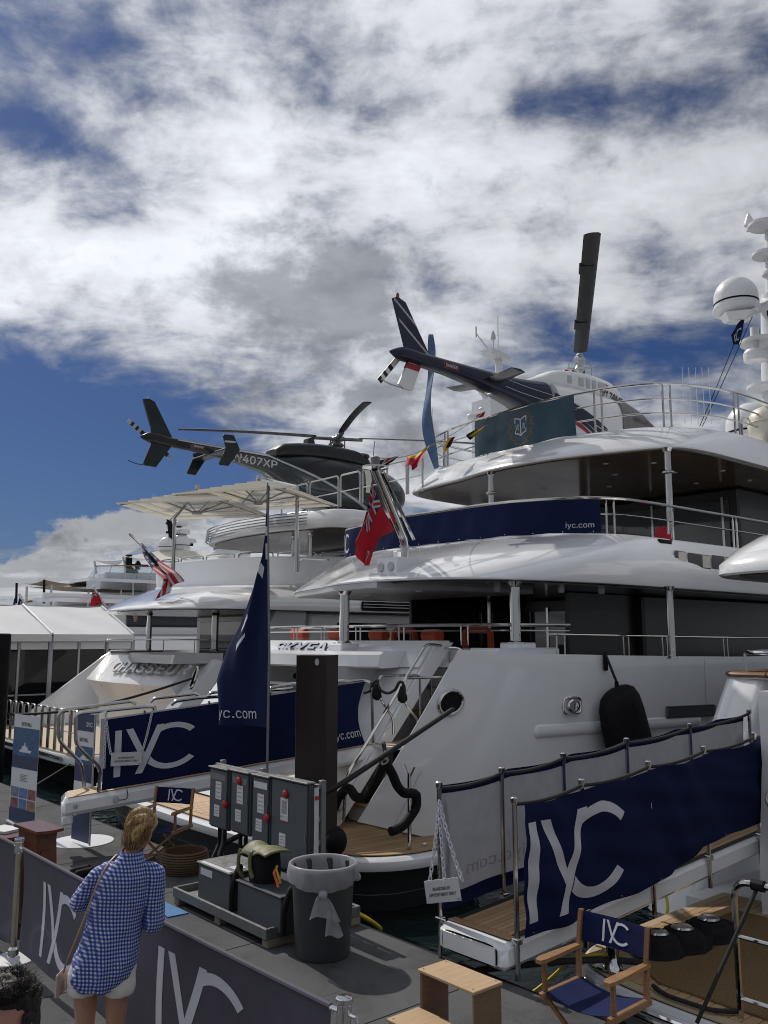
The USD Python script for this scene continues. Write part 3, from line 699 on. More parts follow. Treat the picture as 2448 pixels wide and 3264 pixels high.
S.add('underbody', outward(loft([at_z(inset(pl, .5), -.75), at_z(inset(pl, .35), -.35), at_z(inset(pl, .2), -.03)])), mat('dark_bottom_paint', (.03, .034, .04), .4, var=.15))
S.add('chine_strip', tube(at_z(inset(pl, .36), -.33)[4:56], .02, 6), GREYP)
S.add('platform_stanchion', tube([(7.62, 8.42, .17), (7.62, 8.42, 1.12)], .026, 8), STEEL)
S.add('stanchion_cleat', join(tube([(7.62, 8.42, 1.05), (7.60, 8.50, 1.22)], .012, 6), tube([(7.62, 8.42, 1.05), (7.64, 8.34, 1.2)], .012, 6)), STEEL)
S.add('platform_light', join(lathe([(.03, 0), (.03, .03), (.015, .04)], 10, (7.9, 8.45, .19))), CHROME)
# lower hatch lying on the quarter, with a hose on it
S.add('quarter_seam', tube([(8.15, ys(8.15) + .0, 1.05), (7.75, ys(7.75) + .02, .40)], .006, 5), GREYP)

# upper (middle) deck
UB = [(30, 8.6), (17.8, 8.6), (14.6, 8.56), (12.9, 8.53), (11.3, 8.68), (10.05, 9.05), (9.3, 9.7), (8.98, 10.7), (9.05, 11.8), (9.4, 12.8), (9.72, 13.8), (10.1, 14.6), (11.0, 15.6), (13, 16.25), (17.8, 16.4), (30, 16.4)]
UT = [(30, 8.66), (18.05, 8.66), (15.6, 8.70), (14.3, 8.72), (13.3, 8.80), (12.55, 9.15), (12.05, 9.9), (11.8, 10.7), (11.73, 11.6), (11.68, 12.6), (11.64, 13.4), (11.85, 14.4), (12.15, 15.6), (13.0, 16.2), (17.8, 16.38), (30, 16.38)]
S.add('middle_deck', deck_shell(UB, UT, 3.70, 4.63, 4.22, rows=9), GEL, smooth=40)
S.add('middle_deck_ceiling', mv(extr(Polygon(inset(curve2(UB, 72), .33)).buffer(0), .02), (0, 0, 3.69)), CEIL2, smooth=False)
S.add('ceiling_step', outward(loft([at_z(inset(curve2(UB[8:13], 20), .03), 3.62), at_z(inset(curve2(UB[8:13], 20), .03), 3.715)])) if 0 else mv(extr(Polygon([tuple(k) for k in inset(curve2(UB[7:12], 24), .02)] + [(12.5, 14.0), (12.5, 10.4)]).buffer(0), .09), (0, 0, 3.615)), GREYP, smooth=False)
for k, (p0, p1, l0, l1) in enumerate(((e5(555, 1020), e5(690, 1040), .30, 1.0), (e5(708, 1045), e5(975, 1060), .62, 1.0), (e5(988, 1070), e5(1235, 1090), .58, 1.0))):
    a0, a1 = py(p0, 8.57)[0], py(p1, 8.57)[0]; zc_ = py(p0, 8.57)[2]; yf = np.interp((a0 + a1) / 2, [13, 18], [8.60, 8.575])
    S.add('fascia_shade_panel', frame(extr(sbox(0, -.13, a1 - a0, .13).buffer(-.02).buffer(.02), .006), (a0, yf - .036, zc_), (1, 0, -.012), (0, 0, 1)), SHADEW, smooth=False)  # flat dark panel, painted as the shade inside an opening
    S.add('fascia_opening_lining', frame(extr(sbox((a1 - a0) * l0, -.115, (a1 - a0) * .97, .115), .004), (a0, yf - .043, zc_), (1, 0, -.012), (0, 0, 1)), CREAM, smooth=False)
S.add('middle_deck_floor', mv(extr(Polygon(inset(curve2(UT, 72), .16)).buffer(0), .02), (0, 0, 4.215)), TEAKD, smooth=False)
# heli deck
HB = [(30, 8.6), (18.2, 8.6), (16.5, 8.6), (15.6, 8.65), (15.05, 8.8), (14.75, 9.2), (14.5, 9.8), (14.25, 10.5), (14.05, 11.3), (13.98, 12.3), (14.1, 13.3), (14.35, 14.3), (14.5, 15.3), (14.8, 16.2), (15.7, 16.6), (17.8, 16.7), (30, 16.7)]
HT = [(30, 8.62), (18.3, 8.62), (17.0, 8.70), (16.3, 8.88), (15.75, 9.15), (15.3, 9.5), (15.0, 10.0), (14.8, 10.6), (14.66, 11.4), (14.63, 12.3), (14.7, 13.3), (14.8, 14.3), (15.0, 15.3), (15.4, 16.2), (16.2, 16.5), (17.8, 16.6), (30, 16.6)]
S.add('helicopter_deck', deck_shell(HB, HT, 6.46, 7.05, 6.98, rows=7, bulge=.05), GEL, smooth=40)
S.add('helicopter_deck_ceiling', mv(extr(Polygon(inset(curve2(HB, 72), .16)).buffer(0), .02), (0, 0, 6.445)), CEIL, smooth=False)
for (x, y) in [(15.2, 10.6), (15.9, 9.9), (16.4, 11.2), (17.2, 10.2), (17.8, 9.4), (18.8, 10.6), (19.4, 9.6), (15.6, 12.6), (16.6, 13.4), (17.6, 12.2)]:
    S.add('downlight', lathe([(.055, 6.435), (.06, 6.44), (.06, 6.45)], 12, (x, y, 0)), GEL2)
for (x, y) in [(10.2, 11), (10.4, 12.6), (11.3, 10.2), (12.3, 9.6), (13.2, 9.4), (11.8, 13.6)]:
    S.add('downlight', lathe([(.055, 3.60), (.06, 3.605), (.06, 3.7)], 12, (x, y, 0)), GEL2)
# deckhouses under the overhangs
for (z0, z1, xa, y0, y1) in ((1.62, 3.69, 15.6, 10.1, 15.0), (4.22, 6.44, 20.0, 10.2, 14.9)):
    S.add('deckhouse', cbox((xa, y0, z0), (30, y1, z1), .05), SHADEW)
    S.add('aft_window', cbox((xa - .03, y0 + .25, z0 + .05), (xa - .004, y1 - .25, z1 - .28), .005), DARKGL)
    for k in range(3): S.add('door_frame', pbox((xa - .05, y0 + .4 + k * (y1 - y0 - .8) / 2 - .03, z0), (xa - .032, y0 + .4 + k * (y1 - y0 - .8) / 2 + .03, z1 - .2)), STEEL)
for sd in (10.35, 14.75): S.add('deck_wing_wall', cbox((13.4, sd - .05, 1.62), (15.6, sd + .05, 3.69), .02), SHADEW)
# guard rails
mt_ = inset(curve2(UT, 160), .06)
S.add('banner_rail', tube(at_z(mt_, 5.27), .03, 8), STEEL)
stb = mt_[(mt_[:, 1] < 9.3) & (mt_[:, 0] < 24)][::-1]
stb = stb[np.argsort(stb[:, 0])]
S.add('rail_bar', tube(at_z(stb, 4.98), .016, 6), STEEL)
for x in (12.95, 14.55, 16.9, 18.9, 20.9):
    for dx in (-.07, .07):
        p = [np.interp(x + dx, stb[:, 0], stb[:, k]) for k in (0, 1)]
        S.add('stanchion', join(tube([[*p, 4.6], [*p, 5.17]], .02, 8), tube([[*p, 5.17], [*p, 5.26]], [.02, .006], 6)), STEEL)
ht_ = inset(curve2(HT, 200), .12); ht_ = ht_[(ht_[:, 0] < 23)]
for z, r_ in ((7.98, .028), (7.66, .02), (7.36, .02)): S.add('helideck_rail', tube(at_z(ht_, z), r_, 8), STEEL)
sh = np.r_[0, np.cumsum(np.linalg.norm(np.diff(ht_, axis=0), axis=1))]
for x in (5.2, 7.05, 8.45, 10.1, 11.6, 13.2, 14.9, 16.3):
    for dx in (-.08, .08):
        p = [np.interp(x + dx, sh, ht_[:, k]) for k in (0, 1)]
        S.add('stanchion', tube([[*p, 7.0], [*p, 7.97]], .022, 8), STEEL)
# aft rail of the main deck
ar = np.c_[np.interp(np.linspace(0, 1, 40), [0, .1, .25, .5, .75, 1], [11.6, 10.4, 9.95, 9.72, 9.8, 10.3]), np.interp(np.linspace(0, 1, 40), [0, .1, .25, .5, .75, 1], [8.9, 9.3, 10.5, 12.9, 15.0, 16.0])]
S.add('aft_rail', tube(at_z(ar, 3.02), .03, 8), STEEL); S.add('aft_rail_bar', tube(at_z(ar, 2.93), .012, 6), STEEL)
sa = np.r_[0, np.cumsum(np.linalg.norm(np.diff(ar, axis=0), axis=1))]
for x in (1.9, 3.15, 4.2, 5.15, 6.1, 7.2):
    for dx in (-.06, .06):
        p = [np.interp(x + dx, sa, ar[:, k]) for k in (0, 1)]; S.add('stanchion', tube([[*p, 2.70], [*p, 3.01]], .014, 6), STEEL)
sr = np.array([(10.9, 8.78), (12.4, 8.72), (14.3, 8.72), (16, 8.72), (20, 8.72)])
S.add('side_rail', tube(at_z(sr, 2.87) + np.linspace(0, -.06, 5)[:, None] * [0, 0, 1], .018, 8), STEEL)
for x in (11.05, 11.25, 12.85, 13.0, 14.05, 14.2, 16.2, 16.35): S.add('stanchion', tube([(x, 8.74, 2.4), (x, 8.74, 2.85)], .014, 6), STEEL)
# pillars from the main deck to the deck above, from there to the helicopter deck
for p, zt, zb, r_ in ((c5(551, 335), 3.63, 2.70, .085), (c5(1548, 288), 3.69, 2.72, .085), (c5(1400, 390), 3.69, 1.62, .07), (c6(1078, 500), 3.69, 2.45, .06)):
    q_ = pz(p, zt); pillar(S, q_[0], q_[1], zb, zt, r_)
    if zb > 2.5: S.add('pillar_base', cbox((q_[0] - .2, q_[1] - .17, 2.55), (q_[0] + .3, q_[1] + .17, zb + .02), .02), GEL)
S.add('quarter_cap', cbox((9.9, 8.95, 2.3), (11.4, 9.55, 2.66), .03), GEL)
for p in (c3(1065, 1345), e4(1160, 20)):
    q_ = pz(p, 6.46); pillar(S, q_[0], q_[1], 4.22, 6.46, .065); S.add('pillar_collar', lathe([(.1, 5.95), (.12, 5.97), (.12, 6.0), (.1, 6.02)], 14, (q_[0], q_[1], 0)), STEEL)
# speaker box and chrome fittings on the fascia, under the flag staff
S.add('staff_plinth', outward(loft([[(9.30, 11.05, z), (9.30, 10.55, z), (10.2 + dx, 10.45, z), (10.2 + dx, 11.15, z)] for z, dx in ((3.78, 0), (4.12, .3))])) , GEL2)
for y in (10.95, 10.70): S.add('speaker_cone', (rot(lathe([(.075, 0), (.075, .01), (.05, .004), (.02, .002)], 18), 'y', -90)[0] + [9.295, y, 3.97], lathe([(.075, 0), (.075, .01), (.05, .004), (.02, .002)], 18)[1]), GREYP)
S.add('plinth_cap', cbox((9.45, 10.72, 4.12), (9.55, 10.82, 4.24), .01), CHROME)
# letters of the name: polished, standing off the transom band
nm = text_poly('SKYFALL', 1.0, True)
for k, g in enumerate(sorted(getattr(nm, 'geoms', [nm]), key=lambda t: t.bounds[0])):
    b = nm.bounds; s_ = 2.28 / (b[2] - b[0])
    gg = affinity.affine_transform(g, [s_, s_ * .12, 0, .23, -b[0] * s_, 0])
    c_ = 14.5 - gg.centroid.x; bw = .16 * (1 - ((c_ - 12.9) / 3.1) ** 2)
    lp = S.add('letter_shadow_body', mv(frame(extr(gg, .035), (TF(2.53) - bw * .9 - .06, 14.5, 2.53), (0, -1, 0), (.645, 0, .764)), TOFF), INK, smooth=False)  # dark body paints the shadow round the bright letter face
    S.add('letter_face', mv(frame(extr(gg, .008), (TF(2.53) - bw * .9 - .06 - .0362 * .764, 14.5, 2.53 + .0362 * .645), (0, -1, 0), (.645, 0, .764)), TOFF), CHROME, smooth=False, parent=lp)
# mast with satellite domes
YM = YC - .22
S.add('mast', outward(loft([[(x + .5 * math.cos(t) * w_, YM + math.sin(t) * w_ * .8, z) for t in np.linspace(0, 2 * np.pi, 16, endpoint=False)] for x, z, w_ in ((26.9, 7.0, .62), (26.9, 11.2, .52), (27.05, 13.9, .42), (27.2, 14.0, .30), (27.35, 16.4, .24))])), GEL2)
S.add('mast_pole', tube([(27.55, YM, 16.3), (27.7, YM, 18.4)], .05, 8), GEL2)
S.add('mast_beacon', join(cbox((27.5, YM - .22, 17.75), (27.75, YM - .08, 18.25), .03)), GREYP)
S.add('mast_light', lathe([(.10, 16.35), (.10, 16.5), (.17, 16.55), (.15, 16.7), (.04, 16.95), (.0, 16.97)], 12, (27.0, YM + .55, -.1)), GEL2)
for z, x0, w_ in ((16.2, 26.85, .55), (15.2, 26.9, .5), (12.05, 26.2, .75), (10.6, 26.3, .65), (14.6, 27.1, .3)):
    S.add('mast_shelf', outward(loft([[(x0 + .15 + w_ * math.cos(t), YM + .05 + w_ * .9 * math.sin(t), zz) for t in np.linspace(0, 2 * np.pi, 18, endpoint=False)] for zz in (z, z + .04, z + .09)])), GEL2)
S.add('dome_arm', outward(loft([[(26.9, YM + .4, 13.35), (24.8, YC + .25, 12.45), (24.4, YC - .1, 12.38), (24.8, YC - .45, 12.45), (26.9, YM - .4, 13.35)], [(26.9, YM + .4, 13.75), (24.8, YC + .42, 12.68), (24.2, YC - .1, 12.6), (24.8, YC - .62, 12.68), (26.9, YM - .4, 13.75)]])), GEL2)
def radome(T, x, y, z, r, tag='satellite_dome'):
    T.add(tag, lathe([(r * .55, z - r * .45), (r * .95, z - r * .25), (r * 1.06, z - r * .1), (r * 1.06, z), (r, z + .02)] + [(r, z + r * .5)] + [(max(r * math.cos(t), .001), z + r * .5 + r * math.sin(t)) for t in np.linspace(.1, np.pi / 2, 12)], 36, (x, y, 0)), GEL2, smooth=50)
    T.add('dome_seam', lathe([(r * 1.012, z + r * .18), (r * 1.018, z + r * .2), (r * 1.018, z + r * .24), (r * 1.012, z + r * .26)], 36, (x, y, 0)), BLACK)
radome(S, 25.15, YC + .02, 12.98, .66)
S.add('dome_foot', lathe([(.4, 12.6), (.3, 12.72)], 16, (25.15, YC + .02, 0)), GEL2)
radome(S, 24.3, YC - .62, 8.6, .70)
S.add('horn', join(lathe([(.16, 11.35), (.34, 11.4), (.36, 11.65), (.3, 11.75)], 16, (25.9, YM + .1, 0)), cyl((25.9, YM + .1, 11.7), (25.95, YM + .1, 12.5), .13)), GEL2)
S.add('camera_ball', lathe([(.02, 12.78), (.12, 12.83), (.17, 12.95), (.17, 13.05), (.1, 13.2)], 14, (26.4, YM - .3, 0)), BLACK)
for k in range(5):
    p = pz(e7(205 + 52 * k, 2095), 7.3); S.add('whip_antenna', tube([p, p + [0, 0, 1.25]], .006, 5), GEL2)
# ---------------------------------------------------------------- helicopters (drawn in their own frame: x forward, y left, z up, origin under the mast)
def body(st, n=52, e=2.6):
    R = []
    for x, zc, h, w in st:
        t = np.linspace(0, 2 * np.pi, n, endpoint=False); c, s_ = np.cos(t), np.sin(t)
        R.append(np.c_[np.full(n, x), w * np.sign(c) * abs(c) ** (2 / e), zc + h * np.sign(s_) * abs(s_) ** (2 / e)])
    return outward(loft(R))


def fine(st, k=5):
    from scipy.interpolate import PchipInterpolator
    st = np.asarray(sorted(st), float); x = np.unique(np.concatenate([np.linspace(a, b, k) for a, b in zip(st[:-1, 0], st[1:, 0])]))
    return np.c_[x, PchipInterpolator(st[:, 0], st[:, 1:])(x)]


FINE = {}
def half_at(st, x):
    key = tuple(map(tuple, st))
    st = FINE.get(key) if key in FINE else FINE.setdefault(key, fine(st)); return [np.interp(x, st[:, 0], st[:, k]) for k in (1, 2, 3)]


def side_pt(st, x, z, sgn=-1, off=.004, e=2.6):
    zc, h, w = half_at(st, x); v = min(abs(z - zc) / h, .995)
    return np.array([x, sgn * (w * (1 - v ** e) ** (1 / e) + off), z])


def side_fn(st, x0, x1, zf, sgn=-1, off=.0):
    """Cloth-like map of (u, v) on the flank: u along, v between the two edges zf(x) -> (low, high)."""
    def fn(u, v):
        out = []
        for a, b in zip(np.atleast_1d(u), np.atleast_1d(v)):
            x = x0 + (x1 - x0) * a; lo, hi = zf(x); out.append(side_pt(st, x, lo + (hi - lo) * b, sgn, off))
        return np.array(out)
    return fn


def fin(pts, y0, y1, bev=.02):
    """A flat aerofoil-like plate drawn in x, z."""
    m = extr(Polygon(pts), abs(y1 - y0)); v = m[0]
    return outward((np.c_[v[:, 0], min(y0, y1) + v[:, 2], v[:, 1]], m[1]))


def blade(hub, d, r0, r1, chord, th, droop=0.0, twist=8, n=14, cover=False):
    """A rotor blade from r0 to r1 along d."""
    d = unit(d); side = unit(np.cross([0, 0, 1], d)); up = np.cross(d, side); R = []
    for s in np.linspace(0, 1, n):
        r = r0 + (r1 - r0) * s; c = np.asarray(hub) + d * r - np.array([0, 0, 1]) * droop * s ** 2; a = math.radians(twist * (1 - s)); u, w = side * math.cos(a) + up * math.sin(a), up * math.cos(a) - side * math.sin(a)
        ch = chord * (.75 if s == 0 and not cover else 1)
        R.append([c + u * ch * k + w * th * t for k, t in ((.5, 0), (.36, .5), (0, .6), (-.3, .35), (-.5, 0), (-.3, -.35), (0, -.5), (.36, -.4))])
    return outward(loft(np.array(R)))


def tail_rotor(T, hub, ang, r, chord, stripes, m1, m2):
    """Two blades with painted bands, each band a piece."""
    for k, a in enumerate((ang, ang + 180)):
        d = np.array([math.cos(math.radians(a)), 0, math.sin(math.radians(a))]); s_ = np.array([-d[2], 0, d[0]]); b = [.08, *stripes, r]
        for i in range(len(b) - 1):
            P = []
            for q in (b[i], b[i + 1]):
                c = np.asarray(hub) + d * q; P += [c + s_ * chord / 2, c + s_ * chord / 2 + [0, .02, 0], c - s_ * chord / 2, c - s_ * chord / 2 + [0, .02, 0]]
            T.add('tail_rotor_blade' if i == 0 else 'blade_band', hullm(P), (m1, m2)[i % 2], local=True)
    T.add('tail_rotor_hub', (rot(lathe([(.09, -.06), (.09, .06), (.04, .12)], 12), 'x', -90)[0] + hub, lathe([(.09, -.06), (.09, .06), (.04, .12)], 12)[1]), STEEL, local=True)


def on_side(poly, st, x0, z0, w, h, sgn=-1, off=.006, shear=0.0, slope=0.0):
    """A print on the flank: seen from outside it reads from left to right; slope tilts the line."""
    g = fit(poly, 0, 0, w, h, shear)
    def fn(u, v):
        x = x0 + np.asarray(u) * (1 if sgn < 0 else -1)
        return np.array([side_pt(st, a, z0 + b + slope * (a - x0), sgn, 0) for a, b in zip(x, np.asarray(v))])
    return decal(g, fn, off, .12)


# --- blue and white helicopter with covers, on the top deck of the middle yacht
H1 = Thing('helicopter', 'navy and white helicopter with grey canvas nose cover and one black blade pointing up', 'helicopter', (17.95, 13.2, 6.98))
ST1 = [(3.45, .98, .06, .06), (3.2, .98, .32, .34), (2.6, 1.08, .56, .54), (1.8, 1.2, .74, .64), (.8, 1.22, .86, .69), (-.5, 1.22, .86, .69), (-1.4, 1.3, .74, .60), (-2.2, 1.5, .47, .42), (-2.8, 1.6, .33, .31), (-5.7, 1.76, .15, .15)]
F1 = [s for s in fine(ST1)]
H1.add('fuselage', body([s for s in F1 if s[0] >= -1.75]), HELIW, local=True, smooth=45)
H1.add('tail_boom', body([s for s in F1 if s[0] <= -1.7]), HELIN, local=True, smooth=45)
CW = [(1.35, 2.0, .16, .34), (1.15, 2.1, .24, .40), (.7, 2.2, .30, .42), (.1, 2.2, .33, .42), (-1.3, 2.12, .26, .38), (-1.8, 1.98, .18, .30), (-2.3, 1.86, .1, .2)]
H1.add('engine_cowling', body(fine(CW), e=3.2), HELIW, local=True, smooth=45)
for k, (a, b) in enumerate(((-1.05, .16), (-.62, .2), (-.33, .17), (-.08, .17), (.17, .36))):
    g = sbox(0, 0, b, .26).buffer(-.02).buffer(.02)
    H1.add('cowling_vent', on_side(g, CW, a, 2.06, b, .26 if k else .2, slope=.03, off=.008), GREYP, local=True, smooth=False)
H1.add('tail_cone', body(fine([(-5.7, 1.76, .15, .15), (-6.1, 1.78, .15, .14), (-6.5, 1.76, .02, .02)])), HELIN, local=True)
H1.add('upper_fin', fin([(-5.35, 1.86), (-6.05, 1.84), (-6.42, 2.95), (-6.3, 3.0), (-6.08, 2.93)], -.035, .035), HELIN, local=True)
FINP = Polygon([(-5.35, 1.86), (-6.05, 1.84), (-6.42, 2.95), (-6.3, 3.0), (-6.08, 2.93)])
for zc_ in (2.31, 2.64):
    g = FINP.intersection(Polygon([(-6.6, zc_ + .42 - .03), (-5.2, zc_ - .56 - .03), (-5.2, zc_ - .56 + .03), (-6.6, zc_ + .42 + .03)])); H1.add('fin_stripe', fin(list(g.exterior.coords)[:-1], -.040, -.0365), WHITEF, local=True, smooth=False)
H1.add('lower_fin', fin([(-5.62, 1.66), (-5.98, 1.66), (-6.28, 1.10), (-6.12, 1.02), (-5.88, 1.03)], -.03, .03), HELIW, local=True)
H1.add('fin_red_band', fin([(-5.64, 1.60), (-6.02, 1.62), (-6.09, 1.49), (-5.70, 1.47)], -.034, .034), REDP, local=True, smooth=False)
H1.add('tail_light', lathe([(.035, 2.98), (.035, 3.06), (.02, 3.1)], 10, (-6.28, 0, 0)), REDP, local=True)
H1.add('tail_skid', tube(bend([(-6.05, 0, 1.03), (-6.55, 0, 1.06), (-6.72, 0, 1.12)], .1), .014, 6), SILVER, local=True)
tail_rotor(H1, np.array([-6.05, .22, 1.78]), 229, .83, .13, (.3, .42, .53, .63, .72), HELIW, BLADE)
for sgn in (-1, 1):
    H1.add('stabiliser', outward(loft([[(-3.35, sgn * .18, 1.62), (-3.55, sgn * .18, 1.67), (-3.85, sgn * .18, 1.64), (-3.6, sgn * .18, 1.60)], [(-3.38, sgn * 1.02, 1.70), (-3.55, sgn * 1.02, 1.745), (-3.86, sgn * 1.02, 1.72), (-3.6, sgn * 1.02, 1.68)]])), HELIN, local=True)
# lower skids
for sgn in (-1, 1):
    H1.add('landing_skid', tube(bend([(2.5, sgn * .95, .22), (2.2, sgn * .95, .05), (-1.4, sgn * .95, .05)], .2), .045, 8), HELIW, local=True)
    for x in (1.2, -.8): H1.add('skid_strut', tube(spline([(x, sgn * .35, .5), (x, sgn * .7, .42), (x, sgn * .95, .08)], 8), .035, 8), HELIW, local=True)
cov = [(x, zc + .01, h + .035, w + .035) for x, zc, h, w in F1 if x >= .72]; cov[-1] = (3.52, .98, .05, .05)
cm = body(cov, n=40); cv, cf = trimesh.remesh.subdivide_to_size(cm[0], cm[1], .16, max_iter=8)
cv = cv + (meshkit.fbm(cv * 3.1, 3, 5)[:, None] - .5) * .05 * np.array([0, 1, 1])
H1.add('nose_cover', (cv, cf), GREYC, local=True, smooth=60)
SC = [(x, zc, h + .035, w + .045) for x, zc, h, w in ST1]
H1.add('cover_lettering', on_side(text_poly('MARK ELLIOTT YACHTS', 1, True), SC, 1.25, 1.42, 1.35, .13, off=.02, slope=-.03), INK, local=True, smooth=False)
H1.add('cover_lettering', on_side(text_poly('mark@iyc.com', 1, True), SC, 1.55, 1.20, .8, .11, off=.02, slope=-.03), INK, local=True, smooth=False)
H1.add('registration', on_side(text_poly('N178ME', 1, True), [(x, z, h, w) for x, z, h, w in CW], .28, 1.93, .95, .26, off=.02, shear=.2, slope=-.12), INK, local=True, smooth=False)
for z0, z1, m_ in ((.95, 1.06, HELIN), (.84, .92, HELIN), (.72, .79, REDP), (1.09, 1.12, HELIN)):
    fn = side_fn(ST1, -1.7, .75, lambda x, z0=z0, z1=z1: (z0 - .22 * (x + .5) + max(0, -.4 - x) * .15, z1 - .22 * (x + .5) + max(0, -.4 - x) * .22), -1, .004)
    H1.add('side_stripe', decal(sbox(0, 0, 1, 1), fn, .003, .08), m_, local=True)
H1.add('navy_flank', decal(Polygon([(0, 0), (.98, 0), (.9, .08), (0, .8)]), side_fn(ST1, -1.74, .2, lambda x: (1.02 - .1 * x, 1.75), -1, .004), .005, .05), HELIN, local=True)
for dz, x0, x1 in ((.24, -3.6, -.9), (.05, -3.2, -1.0)): H1.add('boom_pinstripe', decal(sbox(0, 0, 1, 1), side_fn(ST1, x0, x1, lambda x, dz=dz: (1.30 + dz - .14 * (x + 1.6), 1.315 + dz - .14 * (x + 1.6))), .006, .1), SILVER, local=True)
def danger(T, st, x0, z0, w, h, slope):
    T.add('danger_mark', on_side(Polygon([(0, .5), (.12, 1), (.12, .9), (1, .9), (1, .1), (.12, .1), (.12, 0)]).difference(Polygon([(.05, .5), (.15, .82), (.97, .82), (.97, .18), (.15, .18)])), st, x0, z0, w, h, slope=slope), REDP, local=True, smooth=False)
    T.add('danger_lettering', on_side(text_poly('DANGER', 1, True), st, x0 + w * .17, z0 + h * .27, w * .76, h * .46, slope=slope), PAPER, local=True, smooth=False)
danger(H1, ST1, -5.1, 1.66, .46, .17, -.03)
HB1 = np.array([.0, 0, 2.95])
H1.add('mast', join(lathe([(.09, 2.45), (.07, 2.6), (.06, 3.0)], 14), lathe([(.14, 2.45), (.12, 2.55)], 14)), HELIW, local=True)
H1.add('rotor_hub', join(cbox((-.14, -.10, 2.86), (.14, .10, 3.04), .03), lathe([(.1, 3.0), (.1, 3.08), (.05, 3.14)], 12), tube([(-.3, -.25, 2.95), (.3, .25, 2.95)], .06, 8)), SILVER, local=True)
for sx, sy in ((-.22, .18), (.22, -.2)): H1.add('pitch_link', tube([(sx, sy, 2.35), (sx, sy, 2.92)], .014, 6), SILVER, local=True)
H1.add('swash_arm', join(tube([(-.26, .2, 2.72), (.26, -.22, 2.76)], .03, 8), lathe([(.13, 2.68), (.15, 2.72), (.1, 2.8)], 12)), SILVER, local=True)
bd = np.array([-3.79, -3.2, 1.02])
H1.add('rotor_blade', blade(HB1, bd, .45, 5.15, .35, .075, 0, 3, cover=True), BLADE, local=True)
H1.add('rotor_blade', blade(HB1, -bd * np.array([1, 1, 1.0]), .45, 5.0, .35, .075, .4, 3, cover=True), BLADE, local=True)
sd_ = unit(np.cross([0, 0, 1], bd))
for r_ in (1.75, 4.0): H1.add('blade_strap', hullm([HB1 + unit(bd) * (r_ + dx) + sd_ * w_ + np.array([0, 0, dz]) for dx in (-.14, .14) for w_ in (-.21, .1) for dz in (-.05, .04)]), BLADE, local=True)
H1.add('intake_plug', (trimesh.creation.icosphere(2, .075).vertices * [1.2, 1, 1] + [-.72, -.1, 2.46], trimesh.creation.icosphere(2, .075).faces), REDP, local=True)
H1.add('plug_band', tube([(-.62, -.1, 2.38), (-.70, -.1, 2.44)], .068, 8), BLACK, local=True)
H1.add('cover_streamer', on_side(sbox(0, 0, 1, 1), CW, .5, 2.28, .1, .2, off=.012), REDP, local=True, smooth=False)
H1.add('wiper_fin', tube([(2.1, -.2, 1.85), (2.6, -.3, 2.15)], .02, 6), HELIW, local=True)

# --- black helicopter on the neighbouring yacht
H2 = Thing('helicopter', 'glossy black helicopter with four bare rotor blades and white registration on its tail boom', 'helicopter', (17.6, 23.0, 6.55))
ST2 = [(2.95, 1.2, .06, .06), (2.65, 1.2, .42, .45), (2.1, 1.28, .68, .65), (1.2, 1.32, .86, .74), (0, 1.32, .9, .76), (-1.3, 1.34, .88, .72), (-2.0, 1.45, .68, .58), (-2.5, 1.60, .45, .42), (-3.1, 1.76, .29, .29), (-6.3, 1.95, .14, .14)]
F2 = fine(ST2)
H2.add('fuselage', body([s for s in F2 if s[0] >= -2.85]), HELIB, local=True, smooth=45); H2.add('tail_boom', body([s for s in F2 if s[0] <= -2.8]), HELIB, local=True, smooth=45)
CW2 = [(1.25, 2.15, .1, .3), (.95, 2.28, .24, .40), (.4, 2.36, .27, .44), (-.4, 2.38, .27, .44), (-2.3, 2.22, .24, .40), (-2.68, 2.08, .14, .32)]
H2.add('engine_cowling', body(fine(CW2), e=3.5), HELIB, local=True, smooth=45)
H2.add('intake_lip', outward(loft([[(.92 + dx, w * math.cos(t), 2.44 + .17 * math.sin(t)) for t in np.linspace(-.3, np.pi + .3, 14)] for dx, w in ((0, .42), (.12, .44), (.14, .42))])), BLADE, local=True)
H2.add('doghouse_step', body(fine([(2.0, 1.95, .05, .2), (1.6, 2.02, .16, .44), (1.0, 2.05, .2, .5)])), HELIB, local=True, smooth=45)
H2.add('exhaust_stack', outward(loft([[(-1.35, -.12, 2.6), (-1.35, .12, 2.6), (-1.02, .12, 2.6), (-1.02, -.12, 2.6)], [(-1.32, -.13, 2.78), (-1.32, .13, 2.78), (-1.1, .12, 2.86), (-1.1, -.12, 2.86)]])), BLADE, local=True)
H2.add('tail_cone', body(fine([(-6.3, 1.95, .14, .14), (-6.75, 2.0, .16, .13), (-7.1, 1.97, .02, .02)])), HELIB, local=True)
H2.add('upper_fin', fin([(-6.1, 2.04), (-6.72, 2.05), (-7.08, 3.08), (-6.9, 3.13), (-6.72, 3.06)], -.04, .04), HELIB, local=True)
H2.add('lower_fin', fin([(-6.12, 1.86), (-6.75, 1.9), (-7.0, 1.22), (-6.9, 1.16), (-6.6, 1.15)], -.035, .035), HELIB, local=True)
H2.add('tail_light', lathe([(.03, 3.1), (.03, 3.16), (.015, 3.19)], 10, (-6.92, 0, 0)), SILVER, local=True)
H2.add('tail_skid', tube(bend([(-6.9, 0, 1.17), (-7.2, 0, 1.17), (-7.45, 0, 1.24)], .1), .013, 6), BLADE, local=True)
tail_rotor(H2, np.array([-6.7, .24, 2.0]), 146, .82, .13, (.34, .44, .53, .62, .71), BLADE, SILVER)
